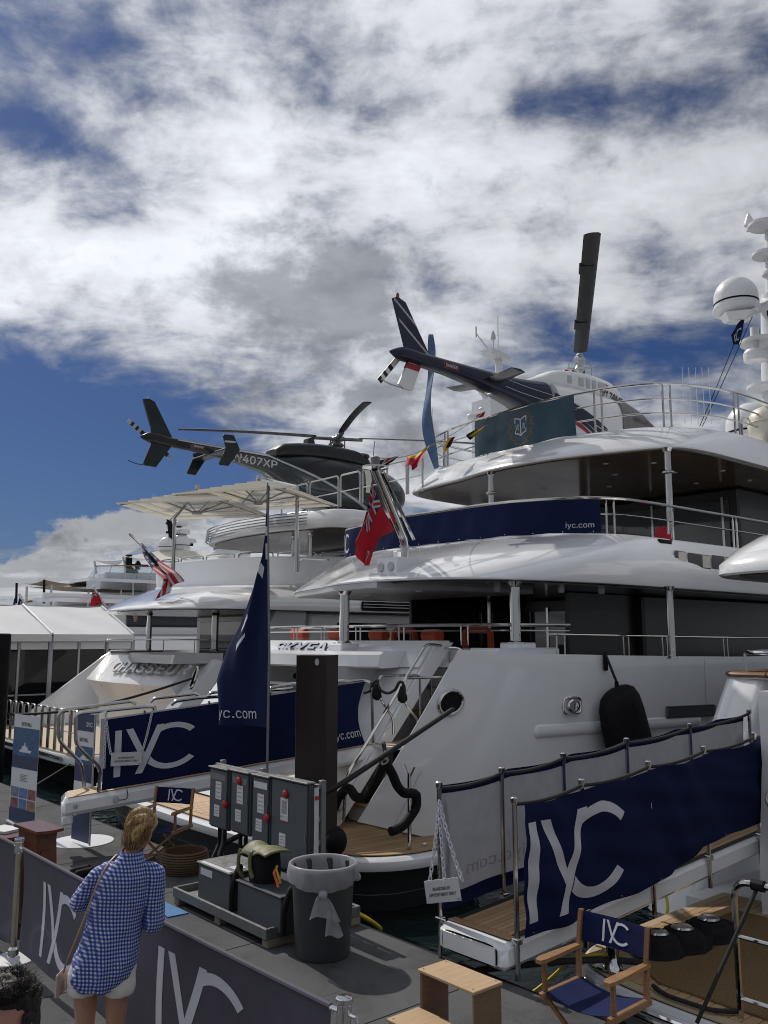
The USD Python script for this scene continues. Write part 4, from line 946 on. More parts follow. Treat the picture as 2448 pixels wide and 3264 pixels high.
for sgn, Y in ((-1, 22.0), (1, 24.0)):
    pts = (f1(1145, 545), f1(1160, 533), f1(1270, 545), f1(1342, 715), f1(1205, 905), f1(1110, 895), f1(1100, 870), f1(1178, 690)) if sgn < 0 else (f1(790, 760), f1(800, 800), f1(722, 975), f1(735, 1000), f1(820, 1012), f1(940, 830), f1(900, 740))
    P = [py(p, Y) - H2.base for p in pts]
    H2.add('end_plate', fin([(p[0], p[2]) for p in P], sgn * 1.0 - .02, sgn * 1.0 + .02), HELIB, local=True)
xs_ = np.mean([py(f1(1230, 720), 22.0)[0]]) - H2.base[0]
H2.add('plate_stripe', decal(sbox(0, 0, 1, 1), lambda u, v: np.array([py(f1(1165 + 130 * a, 625 + 10 * a - 22 * b), 22.0 - .026) - H2.base for a, b in zip(u, v)]), .002, .5), SILVER, local=True, smooth=False)
H2.add('stabiliser', cbox((xs_ - .18, -1.0, 1.74), (xs_ + .22, 1.0, 1.80), .02), HELIB, local=True)
for sgn in (-1, 1):
    H2.add('landing_skid', tube(bend([(2.3, sgn * 1.1, .25), (2.0, sgn * 1.1, .05), (-1.8, sgn * 1.1, .05)], .2), .045, 8), BLADE, local=True)
    for x in (1.1, -1.0): H2.add('skid_strut', tube(spline([(x, sgn * .4, .5), (x, sgn * .8, .42), (x, sgn * 1.1, .08)], 8), .035, 8), BLADE, local=True)
H2.add('side_stripe', decal(sbox(0, 0, 1, 1), side_fn(ST2, -6.0, 1.0, lambda x: (2.0 - .028 * (x + 6) - max(0, x + 2.95) * .33, 2.035 - .02 * (x + 6) - max(0, x + 2.95) * .33)), .016, .05), SILVER, local=True)
H2.add('grey_boom_flank', decal(sbox(0, 0, 1, 1), side_fn(ST2, -5.6, -2.2, lambda x: (max(1.78, half_at(ST2, x)[0] - half_at(ST2, x)[1] * .85) if x < -4.5 else half_at(ST2, x)[0] - half_at(ST2, x)[1] * .8, 1.985 - .03 * (x + 6) - max(0, x + 2.95) * .33)), .004, .1), HELIG, local=True)
H2.add('grey_belly_flank', decal(Polygon([(0, 0), (.9, 0), (1, .1), (0, 1)]), side_fn(ST2, -2.2, 1.0, lambda x: (half_at(ST2, x)[0] - half_at(ST2, x)[1] * .8, 1.70)), .004, .1), HELIG, local=True)
H2.add('registration', on_side(text_poly('N407XP', 1, True), ST2, -4.12, 1.66, 1.45, .24, off=.012, slope=-.07), PAPER, local=True, smooth=False)
danger(H2, ST2, -5.55, 1.85, .42, .14, -.05)
H2.add('model_lettering', on_side(text_poly('407', 1, True), [(3, 2.05, .2, .5), (1.0, 2.05, .2, .5), (-1, 2.05, .2, .5)], 1.05, 2.0, .35, .08, off=.02), PAPER, local=True, smooth=False)
H2.add('cabin_window', on_side(Polygon([(.0, .1), (.15, 1), (.9, 1), (1, .85), (1, .0)]), ST2, 1.35, 1.30, .95, .62, off=.006), DARKGL, local=True, smooth=40)
H2.add('cabin_window', on_side(sbox(0, 0, 1, 1), ST2, .3, 1.35, .8, .55, off=.006), DARKGL, local=True, smooth=40)
H2.add('window_blind', on_side(sbox(0, 0, 1, 1), ST2, .62, 1.1, .26, .8, off=.012), CREAM, local=True, smooth=40)
HB2 = np.array([0, 0, 2.98])
H2.add('mast', join(lathe([(.16, 2.55), (.13, 2.7), (.10, 2.8), (.10, 3.05)], 14)), GALV, local=True)
H2.add('rotor_hub', join(cbox((-.2, -.2, 2.9), (.2, .2, 3.06), .05), lathe([(.13, 3.05), (.13, 3.1), (.06, 3.15)], 14), lathe([(.2, 2.72), (.22, 2.76), (.14, 2.84)], 14)), GALV, local=True)
for sx, sy in ((.22, -.1), (-.16, .2)): H2.add('pitch_link', tube([(sx, sy, 2.5), (sx, sy, 2.95)], .02, 6), GALV, local=True)
w_ = np.array([1.1, -5.15]); e1_ = np.array([CT * w_[0] + ST * w_[1], -ST * w_[0] + CT * w_[1], 0])
e2_ = np.array([-e1_[1], e1_[0], 0])
for d, dr in ((e1_, .34), (-e1_, .25), (e2_, .12), (-e2_, .12)):
    d = unit(d); H2.add('blade_grip', join(tube([HB2 + d * .15, HB2 + d * .5], .06, 8), tube([HB2 + d * .45, HB2 + d * .85], .085, 8, flat=.7)), GALV, local=True)
    H2.add('rotor_blade', blade(HB2 + [0, 0, .03], d + np.array([0, 0, .03]), .75, 5.3, .27, .04, dr, 10), BLADE, local=True)
# ---------------------------------------------------------------- the yacht to the left, with parasols and the black helicopter on it
K = Thing('motor_yacht', 'white motor yacht with two ivory parasols and a black helicopter aboard', 'yacht', (10.0, 23.0, WZ))
KC = 23.0
def k_half(a): return 3.95 * (1 - np.clip((a - 28) / 20, 0, .995) ** 2.2)
for sgn in (-1, 1):
    rows = np.linspace(0, 1, 10); cols = np.r_[np.linspace(0, .2, 12), np.linspace(.24, 1, 16)]; O = np.zeros((10, 28, 3)); I = O.copy()
    for i, r_ in enumerate(rows):
        for j, c_ in enumerate(cols):
            zn = -.75 + r_ * 3.2; a0 = 9.0 if zn < .6 else 9.05 + (zn - .6) * 1.38
            a = a0 + (47 - a0) * c_; z = -.75 + r_ * (3.2 + .0011 * max(a - 18, 0) ** 2); hb = k_half(a) * (1 - .05 * (1 - r_) ** 2)
            O[i, j] = (a, KC + sgn * hb, z); I[i, j] = (a + (.02 if j == 0 else 0), KC + sgn * (hb - min(.06 + .14 * min((a - a0), 1), hb * .5)), z - (0 if i < 9 else .02))
    K.add('hull_side', closed_panel(O, I), GEL, smooth=40)
# transom: raked name panel above, a hollow below
def prof_block(y0, y1, prof, n=14, bow=.25, name='transom', mt=None):
    ys_ = np.linspace(y0, y1, n); c = (y0 + y1) / 2; h = (y1 - y0) / 2
    K.add(name, outward(loft([np.array([(a - bow * (1 - ((y - c) / h) ** 2), y, z) for a, z in prof]) for y in ys_])), mt or GEL, smooth=35)
prof_block(19.6, 24.75, [(10.75, 2.44), (10.62, 2.42), (10.02, 1.74), (9.96, 1.66), (10.1, 1.5), (10.35, 1.1), (10.42, .3), (11.4, .3), (11.4, 2.44)], mt=GEL2)
K.add('stair_back', outward(loft([[(10.75, 24.76, .3), (10.75, 24.76, 2.42), (10.9, 24.76, 2.42), (10.9, 24.76, .3)], [(11.5, 26.8, .3), (11.5, 26.8, 2.42), (11.65, 26.8, 2.42), (11.65, 26.8, .3)]])), GEL2)
for x in (20.9, 22.2, 23.4): K.add('panel_seam', tube([(10.38 - .2, x, 2.2), (10.0 - .22, x, 1.74), (10.1 - .22, x, 1.48)], .006, 5), GREYP)
K.add('transom_cap', outward(loft([[(10.5, 24.7, 2.46), (10.55, 24.7, 2.43), (11.4, 24.7, 2.43), (11.4, 24.7, 2.48)], [(10.3, 22.9, 2.46), (10.35, 22.9, 2.43), (11.4, 22.9, 2.43), (11.4, 22.9, 2.48)]])), MAHOG)
K.add('hatch_slab', outward(loft([[(10.25, 22.75, 2.40), (10.25, 22.6, 2.22), (10.9, 22.6, 2.22), (11.2, 22.75, 2.42)], [(9.9, 21.5, 2.41), (9.85, 21.5, 2.2), (11, 21.5, 2.2), (11.2, 21.5, 2.44)], [(9.9, 19.3, 2.41), (9.85, 19.3, 2.2), (11, 19.3, 2.2), (11.2, 19.3, 2.44)]])), GREYP)
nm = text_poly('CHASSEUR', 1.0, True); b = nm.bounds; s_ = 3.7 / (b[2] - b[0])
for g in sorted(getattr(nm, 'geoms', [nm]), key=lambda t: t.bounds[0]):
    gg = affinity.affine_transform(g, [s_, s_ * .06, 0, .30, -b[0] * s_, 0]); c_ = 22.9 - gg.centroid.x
    lp = K.add('letter_shadow_body', frame(extr(gg, .04), (10.19 - .25 * (1 - ((c_ - 22.2) / 2.6) ** 2) - .06, 22.9, 1.93), (0, -1, 0), (.66, 0, .75)), GREYP, smooth=False)  # greyer body stands in for the shadow behind each white letter
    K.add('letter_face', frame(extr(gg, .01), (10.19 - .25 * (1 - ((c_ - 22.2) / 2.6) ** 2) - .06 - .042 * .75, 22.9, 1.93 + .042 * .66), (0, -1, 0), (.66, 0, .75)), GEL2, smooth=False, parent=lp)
K.add('quarter_slab', outward(loft([[(9.2, 19.5, .5), (9.2, 18.95, .5), (10.9, 18.95, 2.3), (10.9, 19.5, 2.3)], [(9.8, 19.5, .5), (9.8, 18.95, .5), (11.2, 18.95, 2.2), (11.2, 19.5, 2.2)]])), GEL)
qf = pa(c4(1145, 480), 9.9)
K.add('mooring_port', ring_on(qf + [-.02, 0, 0], (.25, -.1, .95), (.0, -.95, .1), .26, .09, .025), STEEL); K.add('mooring_port_shade', disc_on(qf, (.25, -.1, .95), (.0, -.95, .1), .25, .08), BLACK)  # black disc on the surface, painted as the dark inside the port
K.add('swim_platform', outward(loft([at_z(r, z) for r, z in [(curve2([(11, 18.75), (8.2, 18.75), (7.55, 19.1), (7.4, 20.5), (7.4, 23), (7.4, 25.5), (7.6, 26.9), (8.2, 27.25), (11, 27.25)], 40) + np.array([dx, 0]), z) for dx, z in ((.06, .05), (0, .1), (0, .24), (.03, .27))]])), GEL, smooth=35)
planks(K, [(7.48, 19.2), (10.4, 18.85), (10.4, 27.1), (7.6, 26.8)], .16, .01, .27, .285, 'x', mats=[PALETEAK] * 3)
for k in range(17):
    y0 = 26.6 - k * .445
    K.add('platform_rail', tube(bend([(7.55, y0, .28), (7.55, y0, 1.22), (7.55, y0 - .36, 1.22), (7.55, y0 - .36, .28)], .10, 5), .024, 8), STEEL)
    K.add('rail_bar', tube([(7.55, y0, .75), (7.55, y0 - .36, .75)], .014, 6), STEEL)
K.add('platform_edge_trim', tube(np.array([(7.395, y, .20) for y in (19.6, 23, 26.6)]), .045, 6), STEEL)
K.add('underbody', cbox((8.0, 19.3, -.75), (11, 26.7, .04), .1), BLACK)
K.add('main_deck', pbox((11.0, 19.25, 1.5), (30, 26.75, 1.6)), TEAKD)
# decks
KB = [(30, 19.2), (17, 19.2), (13.2, 19.2), (11.4, 19.32), (10.5, 19.7), (10.02, 20.3), (9.86, 21.2), (9.85, 22.2), (9.9, 23.2), (10.2, 24.2), (10.6, 25.1), (11.5, 26.2), (13, 26.75), (18, 26.8), (30, 26.8)]
KT = [(30, 19.65), (18, 19.65), (15, 19.75), (13.7, 20.0), (12.9, 20.5), (12.3, 21.2), (11.95, 22), (11.72, 22.9), (11.66, 23.7), (11.8, 24.6), (12.0, 25.4), (12.5, 26.1), (13.4, 26.5), (18, 26.6), (30, 26.6)]
K.add('middle_deck', deck_shell(KB, KT, 3.54, 4.26, 4.2, rows=8, bulge=.10, wall=.3), GEL, smooth=45)
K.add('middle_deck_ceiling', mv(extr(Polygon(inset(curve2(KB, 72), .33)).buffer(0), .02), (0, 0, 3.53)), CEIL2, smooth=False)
KW = [(30, 20.0), (18, 20.0), (15.8, 20.3), (14.9, 20.9), (14.2, 21.6), (13.7, 22.4), (13.35, 23.2), (13.1, 24.2), (12.95, 25.4), (12.9, 26.4), (13.2, 27.0), (15, 27.1), (30, 27.1)]
kw = curve2(KW, 72)
K.add('bulwark', outward(loft([at_z(inset(kw, .25), 4.2), at_z(inset(kw, -.35), 4.245), at_z(inset(kw, -.1), 4.34), at_z(kw, 4.5), at_z(inset(kw, -.05), 5.15), at_z(inset(kw, 0), 5.21), at_z(inset(kw, .12), 5.21), at_z(inset(kw, .18), 5.16), at_z(inset(kw, .2), 4.22)], True, True)), GEL, smooth=45)
kr = inset(kw, .1); sk = np.r_[0, np.cumsum(np.linalg.norm(np.diff(kr, axis=0), axis=1))]; x = 12.4
while x < 26:
    seg = np.array([[np.interp(t, sk, kr[:, 0]), np.interp(t, sk, kr[:, 1])] for t in np.linspace(x, x + 1.15, 6)])
    K.add('bulwark_rail', tube(bend([(*seg[0], 5.18), (*seg[0], 5.33), *[(*q_, 5.36) for q_ in seg[1:-1]], (*seg[-1], 5.33), (*seg[-1], 5.18)], .06, 3), .024, 7), STEEL); x += 1.3
HKB = [(30, 19.2), (17, 19.15), (15.2, 19.15), (14.55, 19.4), (14.2, 20.4), (13.95, 21.3), (13.85, 22.2), (13.82, 23.1), (13.9, 24), (14.1, 25.1), (14.6, 26.2), (15.4, 26.75), (18, 26.8), (30, 26.8)]
hb = curve2(HKB, 72)
K.add('helicopter_deck', deck_shell(HKB, [(a + (.25 if a < 29 else 0), y) for a, y in HKB], 5.90, 6.45, 6.40, rows=6, bulge=.12, wall=.2), GEL, smooth=45)
K.add('helicopter_deck_ceiling', mv(extr(Polygon(inset(hb, .2)).buffer(0), .02), (0, 0, 5.885)), CEIL, smooth=False)
for k in range(5):
    seg = inset(hb, -.10 + .012 * k)[20:60]
    K.add('louvre', outward(loft([np.r_[at_z(seg, 6.0 + .09 * k)[:1], at_z(seg, 6.0 + .09 * k)] if 0 else np.c_[seg, np.full(len(seg), 6.0 + .09 * k)], np.c_[inset(seg, .0) + [-.03, 0], np.full(len(seg), 6.03 + .09 * k)], np.c_[seg + [.1, 0], np.full(len(seg), 6.05 + .09 * k)]], False, False, False)) if 0 else tube(np.c_[seg, np.full(len(seg), 6.02 + .09 * k)], .035, 6, flat=.5), STEEL)
# hooped rails round the helicopter deck
hr = inset(hb, .28); sh2 = np.r_[0, np.cumsum(np.linalg.norm(np.diff(hr, axis=0), axis=1))]
for p0, p1 in (((c2(180, 1340)), (c2(330, 1340))), (c2(345, 1340), c2(512, 1340)), (c2(525, 1340), c2(640, 1340)), (c2(655, 1340), c2(780, 1340)), (c2(800, 1330), c2(915, 1300)), (c2(925, 1300), c2(1010, 1290))):
    A_, B_ = pa(p0, 14.6), pa(p1, 14.6); z = 6.43
    K.add('hooped_rail', tube(bend([(A_[0], A_[1], z), (A_[0], A_[1], 7.32), (B_[0], B_[1], 7.32), (B_[0], B_[1], z)], .12, 5), .026, 8), STEEL)
    for zz in (6.85,): K.add('rail_bar', tube([(A_[0], A_[1], zz), (B_[0], B_[1], zz)], .016, 6), STEEL)
# houses
for z0, z1, xa, y0, y1 in ((1.6, 3.53, 14.2, 19.75, 26.2), (4.22, 5.88, 18.5, 20.2, 26.0)):
    K.add('deckhouse', cbox((xa, y0, z0), (30, y1, z1), .05), GEL2)
    K.add('aft_window', cbox((xa - .03, y0 + .3, z0 + .1), (xa - .005, y1 - .3, z1 - .2), .005), DARKGL)
    for k in range(4): K.add('side_window', frame(extr(Polygon([(0, 0), (1.9, 0), (2.2, .95), (.35, .95)]).buffer(-.04).buffer(.04), .01), (xa + .6 + 2.4 * k, y0 - .004, z0 + .7), (1, 0, 0), (0, 0, 1)), DARKGL)
K.add('side_vent', frame(extr(sbox(0, 0, 2.6, .16).buffer(.05), .01), (15.6, 19.165, 3.64), (1, 0, 0), (0, 0, 1)), BLACK)
for z in (3.68, 3.76): K.add('vent_slat', pbox((15.6, 19.13, z), (18.2, 19.152, z + .02)), GREYP)
K.add('side_door', cbox((12.3, 19.68, 1.6), (13.9, 19.74, 3.5), .02), GREYP); K.add('wing_station', outward(loft([[(11.9, 19.5, 1.6), (13.6, 19.5, 1.6), (13.6, 20.0, 1.6), (11.9, 20.0, 1.6)], [(12.9, 19.5, 3.53), (13.9, 19.5, 3.53), (13.9, 20, 3.53), (12.9, 20, 3.53)]])), GREYP)
for p, z1, z0 in ((c1(843, 1388), 3.55, 2.44), (c1(1236, 1388), 3.55, 2.44), (c1(1225, 1388), 3.55, 2.44)):
    q_ = pz(p, z1); pillar(K, q_[0] + .2, q_[1], z0, z1, .075)
K.add('aft_rail', tube([(10.9, 25.6, 2.78), (10.6, 23.2, 2.78), (10.6, 21.2, 2.78), (11, 19.6, 2.78)], .02, 7), STEEL)
for y in (25.4, 23.4, 21.6, 19.9): K.add('stanchion', tube([(10.75, y, 2.42), (10.75, y, 2.77)], .014, 6), STEEL)
for p in (c5(250, 20), c5(352, 20)):
    q_ = pa(p, 15.0); pillar(K, 15.0, q_[1], 4.2, 5.9, .06)
# stainless gallows that carries the inner parasol
g0, g1, g2 = pa(e3(530, 1190), 13.45), pa(e3(545, 195), 13.45), pa(e3(110, 95), 13.45)
K.add('gallows', tube(bend([g0, g1, g2], .08, 3), .055, 10), STEEL)
q0 = pa(e3(555, 1190), 13.5); K.add('gallows_stay', tube([q0, q0 + [0, 0, .9]], .03, 8), STEEL)
hoop = [pa(e3(*k), 14.0) for k in ((560, 1190), (565, 1070), (600, 1035), (910, 1050))]; K.add('side_hoop', tube(bend(hoop, .1), .026, 7), STEEL)
# radar mast with its wings and domes
def py_k(p): return py(p, KC)
t0 = py_k(f3(1380, 1550)); tx, tz = t0[0], 9.0
K.add('radar_tower', outward(loft([[(tx - .75, KC - .55, 6.4), (tx + 2.6, KC - .55, 6.4), (tx + 2.6, KC + .55, 6.4), (tx - .75, KC + .55, 6.4)], [(tx - .75, KC - .5, 12.2), (tx + .9, KC - .5, 12.4), (tx + .9, KC + .5, 12.4), (tx - .75, KC + .5, 12.2)]])), GEL2)
K.add('tower_wing', outward(loft([[(tx + .3, KC - .4, 12.5), (tx + 5, KC - .5, 13.2), (tx + 5, KC + .5, 13.2), (tx + .3, KC + .4, 12.5)], [(tx + .6, KC - .4, 11.6), (tx + 5, KC - .5, 10.4), (tx + 5, KC + .5, 10.4), (tx + .6, KC + .4, 11.6)]])), GEL2)
for k in range(4): K.add('tower_vent', pbox((tx - .30, KC - .585, 10.8 + .12 * k), (tx + .05, KC - .57, 10.86 + .12 * k)), GREYP)
LOW = np.array([0, 0, -.45]); KADD = K.add
def kadd(nm_, m, mt): KADD(nm_, mv(m, LOW), mt)
kadd('radar_platform', capsule((tx - 1.35, KC, 11.85), (tx + .6, KC, 12.25), .15), GEL2)
kadd('mast_pole', lathe([(.16, 12.2), (.15, 14.55), (.13, 14.7)], 14, (tx + .35, KC, 0)), GEL2)
kadd('crosstree', outward(loft([[(tx - .35, KC - .28, 14.62), (tx + .75, KC - .28, 14.5), (tx + .75, KC + .28, 14.5), (tx - .35, KC + .28, 14.62)], [(tx - .35, KC - .3, 14.85), (tx + .75, KC - .3, 14.72), (tx + .75, KC + .3, 14.72), (tx - .35, KC + .3, 14.85)]])), GEL2)
kadd('mast_light', lathe([(.02, 14.8), (.02, 15.3), (.11, 15.35), (.10, 15.5), (.03, 15.7)], 10, (tx + .05, KC, 0)), GREYP)
kadd('whip_antenna', tube([(tx + .35, KC, 14.7), (tx + .35, KC, 16.4)], .022, 6), GEL2)
kadd('wind_vane', join(tube([(tx - .25, KC, 14.85), (tx - .95, KC, 15.35)], .02, 6), cbox((tx - .98, KC - .02, 15.2), (tx - .93, KC + .02, 15.65), .005)), GREYP)
kadd('small_dome', lathe([(.16, 13.1), (.3, 13.3), (.30, 13.7), (.2, 13.9), (.0, 13.93)], 20, (tx - .55, KC, -.2)), GEL2); kadd('dome_stalk', lathe([(.3, 12.3), (.14, 12.6), (.14, 12.95)], 14, (tx - .5, KC, 0)), GEL2)
radome(K, tx + 2.4, KC + .6, 13.1, .62)
for dx, z0 in ((-1.05, 10.2), (-.45, 10.4), (-3.6, 10.2)): kadd('whip_antenna', tube([(tx + dx, KC - .2, z0), (tx + dx, KC - .2, z0 + 1.6)], .014, 5), GEL2)


# parasols: square, of stepped canvas strips on ribs
def parasol(label, p_hub, zc, half, yaw, tilt=0.0, first=None):
    c = pz(p_hub, zc)
    T = Thing('parasol', label, 'parasol', (c[0], c[1], zc), yaw, 'ivory parasols on the left yacht')
    n = 7
    for k in range(n):
        h = half * (1 - k / n) ; h2 = half * (1 - (k + 1.12) / n) if k < n - 1 else .06
        z0, z1 = .10 + .075 * k, .10 + .075 * k + .03
        R = [np.array([(-h, -h, z0), (h, -h, z0), (h, h, z0), (-h, h, z0)]), np.array([(-h, -h, z0 + .03), (h, -h, z0 + .03), (h, h, z0 + .03), (-h, h, z0 + .03)]), np.array([(-h2, -h2, z1 + .03), (h2, -h2, z1 + .03), (h2, h2, z1 + .03), (-h2, h2, z1 + .03)]), np.array([(-h2, -h2, z1), (h2, -h2, z1), (h2, h2, z1), (-h2, h2, z1)])]
        R.append(R[0]); T.add('canvas_tier', loft(R, False, False), CANVAS, local=True, smooth=False)
    for a in range(8):
        d = np.array([math.cos(a * math.pi / 4), math.sin(a * math.pi / 4), 0]); r = half * (1.38 if a % 2 else 1)
        if a % 2: T.add('rib', tube([d * .06 + [0, 0, .54], d * r * .98 + [0, 0, .08]], .02, 6), ALU, local=True, smooth=False)
        T.add('strut', tube([d * .08 + [0, 0, .05], d * r * .48 + [0, 0, .29]], .018, 6), ALU, local=True, smooth=False)
    T.add('hub', lathe([(.05, -.02), (.13, 0), (.13, .06), (.06, .1)], 14), GREYP, local=True)
    T.add('finial', lathe([(.05, .55), (.05, .64), (.08, .66), (.06, .78)], 10), STEEL, local=True)
    return T, c
U1, cu1 = parasol('lower ivory parasol further left, on a stainless pole with a slanting arm', e2(840, 515), 6.02, 1.50, 38)
pm = pz(e2(580, 560), 6.0); pm[:2] = pm[:2] + .0
U1.add('pole', tube([(pm[0], pm[1], 4.2), (pm[0], pm[1], 5.98), (pm[0] + (cu1[0] - pm[0]) * .45, pm[1] + (cu1[1] - pm[1]) * .45, 6.28)], .05, 10), STEEL)
U2, cu2 = parasol('higher ivory parasol nearer the black helicopter, hung from a stainless gallows', e2(1560, 395), 6.35, 1.62, 30)
U1.add('side_bracket', tube([cu1 + [0, 0, .42], cu1 + [-.3, .2, .52]], .02, 6), STEEL)

# ---------------------------------------------------------------- yacht with sail awnings behind the tent
Y4 = Thing('motor_yacht', 'distant yacht with tan sail awnings and a dark mast behind the white tent', 'yacht', (12.0, 38.5, WZ))
P4 = lambda x, y: py(e1(x, y), 36.0)
def quad_cloth(pts, drop=.12, n=9):
    """A sail stretched between three or four corners, hollow in the middle."""
    a, b, c, d = [np.asarray(k, float) for k in pts]
    def fn(u, v):
        u, v = np.atleast_1d(u)[:, None], np.atleast_1d(v)[:, None]
        w = .12 * np.sin(np.pi * u) * (2 * v - 1); return (1 - u) * ((1 - v) * a + v * d) + u * ((1 - v) * b + v * c) - np.array([0, 0, 1.0]) * drop * 4 * (u * (1 - u) + v * (1 - v)) * .8
    return sheet(fn, n, n, .01)
Y4.add('hull', outward(loft([[(a, 38.5 + s * 4.2 * w, z) for s in (-1, 1)] + [(a, 38.5 + s * 3.9 * w, -.75) for s in (1, -1)] for a, w, z in ((11.0, .95, 2.9), (12, 1, 2.9), (26, 1, 2.9), (36, .7, 3.1), (46, .02, 3.7))])), GEL)
Y4.add('main_deck_house', cbox((15, 35.3, 2.9), (34, 41.7, 4.25), .1), GEL2)
Y4.add('house_window', cbox((15.8, 35.25, 3.3), (33, 35.3, 4.0), .02), DARKGL); Y4.add('aft_door', cbox((14.93, 36, 2.95), (14.99, 41, 4.0), .02), WOODS[1])
Y4.add('upper_deck', slab([(12.6, 34.6), (34, 34.6), (34, 42.4), (12.6, 42.4), (12.1, 41.5), (12.1, 35.5)], 4.25, 4.42), GEL)
Y4.add('wheelhouse', cbox((17.0, 35.8, 4.42), (30, 41.2, 5.35), .12), GEL2); Y4.add('sun_deck', slab([(14.0, 35.0), (31, 35.0), (31, 42), (14.0, 42)], 5.16, 5.30), GEL)
Y4.add('sun_deck_seats', cbox((15.0, 35.8, 5.3), (19, 36.6, 5.62), .06), GEL2); Y4.add('sun_deck_seats', cbox((16.4, 36.4, 5.3), (22, 38, 5.72), .06), GREYP)
Y4.add('windscreen', frame(extr(Polygon([(0, 0), (3.0, 0), (3.0, .62), (.35, .5)]), .015), (13.95, 35.05, 5.28), (1, 0, 0), (0, 0, 1)), CLEARP, smooth=False)
Y4.add('windscreen_rail', tube([(14.25, 35.05, 5.78), (15.6, 35.05, 5.87), (16.9, 35.05, 5.90)], .025, 6), WOODS[0])
for k in range(5): Y4.add('windscreen_post', tube([(14.2 + .62 * k, 35.05, 5.3), (14.35 + .62 * k, 35.05, 5.80 + .02 * k)], .015, 5), STEEL)
for x, yt, yb in ((190, 400, 640), (310, 440, 640), (515, 360, 640), (598, 420, 670), (1035, 500, 690), (1415, 485, 600), (1560, 320, 560)): Y4.add('awning_pole', tube([P4(x, yb), P4(x + 6, yt)], .05, 8), GREYP if x in (310, 598) else BLACK if x < 600 else STEEL)
Y4.add('sail_awning', quad_cloth([P4(260, 402), P4(525, 360), py(e1(1020, 405), 38), P4(1000, 440)], .10), CANVAS2); Y4.add('sail_awning', quad_cloth([P4(320, 438), P4(600, 422), P4(1190, 470), P4(905, 500)], .06), CANVAS2)
Y4.add('sail_awning', quad_cloth([P4(905, 500), P4(1200, 465), py(e1(1800, 480), 38), P4(1620, 500)], .05), CANVAS2)
Y4.add('sail_awning', quad_cloth([P4(1110, 132), P4(1440, 128), P4(1420, 165), P4(1350, 190)], .05), PVC)
Y4.add('sail_awning', quad_cloth([P4(1450, 88), py(e2(560, 905), 36), py(e2(1180, 990), 34), py(e2(600, 1060), 34)], .05), CANVAS)
for x, yt, yb, x2 in ((1110, 140, 290, 1132), (1446, 90, 300, 1490)): Y4.add('awning_pole', tube([P4(x2, yb), P4(x, yt)], .05, 8), GREYP)
Y4.add('deck_rail', tube([P4(300, 620), P4(490, 605)], .05, 6), WOODS[1])
Y4.add('bulwark', cbox((12.2, 35.0, 4.42), (17.5, 35.2, 4.62), .03), GEL2); Y4.add('deck_lockers', cbox((13.2, 35.3, 4.42), (15.4, 36.2, 4.60), .05), GREYP)
for x in (800, 860, 925): Y4.add('handrail_hoop', tube(bend([P4(x, 640), P4(x + 5, 560), P4(x + 45, 550), P4(x + 48, 575)], .1), .03, 6), STEEL)
# its mast: dark, raked, with scanners
M4 = lambda x, y: py(e2(x, y), 36.0)
Y4.add('mast', tube([M4(575, 1070), M4(565, 900), M4(540, 720), M4(505, 560)], [.22, .2, .15, .1], 10), BLACK)
for x0, x1, y in ((478, 530, 620), (570, 655, 655), (480, 540, 725), (600, 712, 755), (500, 560, 820), (700, 790, 870)): Y4.add('mast_spreader', tube([M4(x0, y), M4(x1, y + 3)], .06, 6), BLACK)
for x, y in ((635, 630), (665, 725), (735, 830)): q_ = M4(x, y); Y4.add('radar_scanner', cbox(q_ - [.25, .35, .1], q_ + [.25, .35, .1], .04), GEL2)
for x, y, r_ in ((480, 895, .36), (650, 880, .42)): q_ = M4(x, y); radome(Y4, q_[0], q_[1], q_[2] - .1, r_)
q_ = py(e2(1190, 900), 36.0); radome(Y4, q_[0], q_[1], q_[2] - .25, .62); Y4.add('dome_foot', lathe([(.4, q_[2] - 1.2), (.35, q_[2] - .4)], 14, (q_[0], q_[1], 0)), GEL2)
q_ = py(e2(1375, 950), 36.0); radome(Y4, q_[0], q_[1], q_[2] - .2, .38)
q_ = P4(1510, 200); Y4.add('radar_post', cbox(q_ - [.12, .12, .55], q_ + [.12, .12, .5], .03), BLACK); Y4.add('radar_arm', cbox(q_ + [-.1, -.1, .0], q_ + [.9, .1, .1], .02), BLACK)
for x, y in ((1550, 270), (1590, 290), (1620, 190)): q_ = P4(x, y); Y4.add('deck_fitting', lathe([(.1, -.2), (.14, .05), (.05, .2)], 10, q_), BLACK)

# ---------------------------------------------------------------- white marquee on the pier
G = Thing('marquee', 'long white frame tent with grey glazed walls on the pier behind the yachts', 'tent', (8.0, 31.0, .18))
xe, xw, ye, yr, ze, zr = 13.06, -3.0, 28.5, 30.5, 2.94, 3.93
for a0, a1 in ((10.29 + .03, xe), (7.4, 10.29 - .03), (4.5, 7.34), (1.6, 4.44)):
    G.add('roof_panel', sheet(lambda u, v: np.c_[a0 + (a1 - a0) * np.ravel(u) - .34 * np.ravel(v), ye + (yr - ye) * np.ravel(v), ze + (zr - ze) * np.ravel(v) - .03 * np.sin(np.pi * np.ravel(u)) - .012 * np.sin(9 * np.ravel(u) + 7 * np.ravel(v))], 16, 10, .01), PVC)
    G.add('roof_panel_back', sheet(lambda u, v: np.c_[a0 + (a1 - a0) * np.ravel(u) - .34 * (1 - np.ravel(v)), yr + (yr - ye) * np.ravel(v), zr + (ze - zr) * np.ravel(v)], 4, 4, .01), PVC)
    G.add('valance', cbox((a0, ye - .03, ze - .23), (a1, ye + .0, ze + .01), .008), PVC)
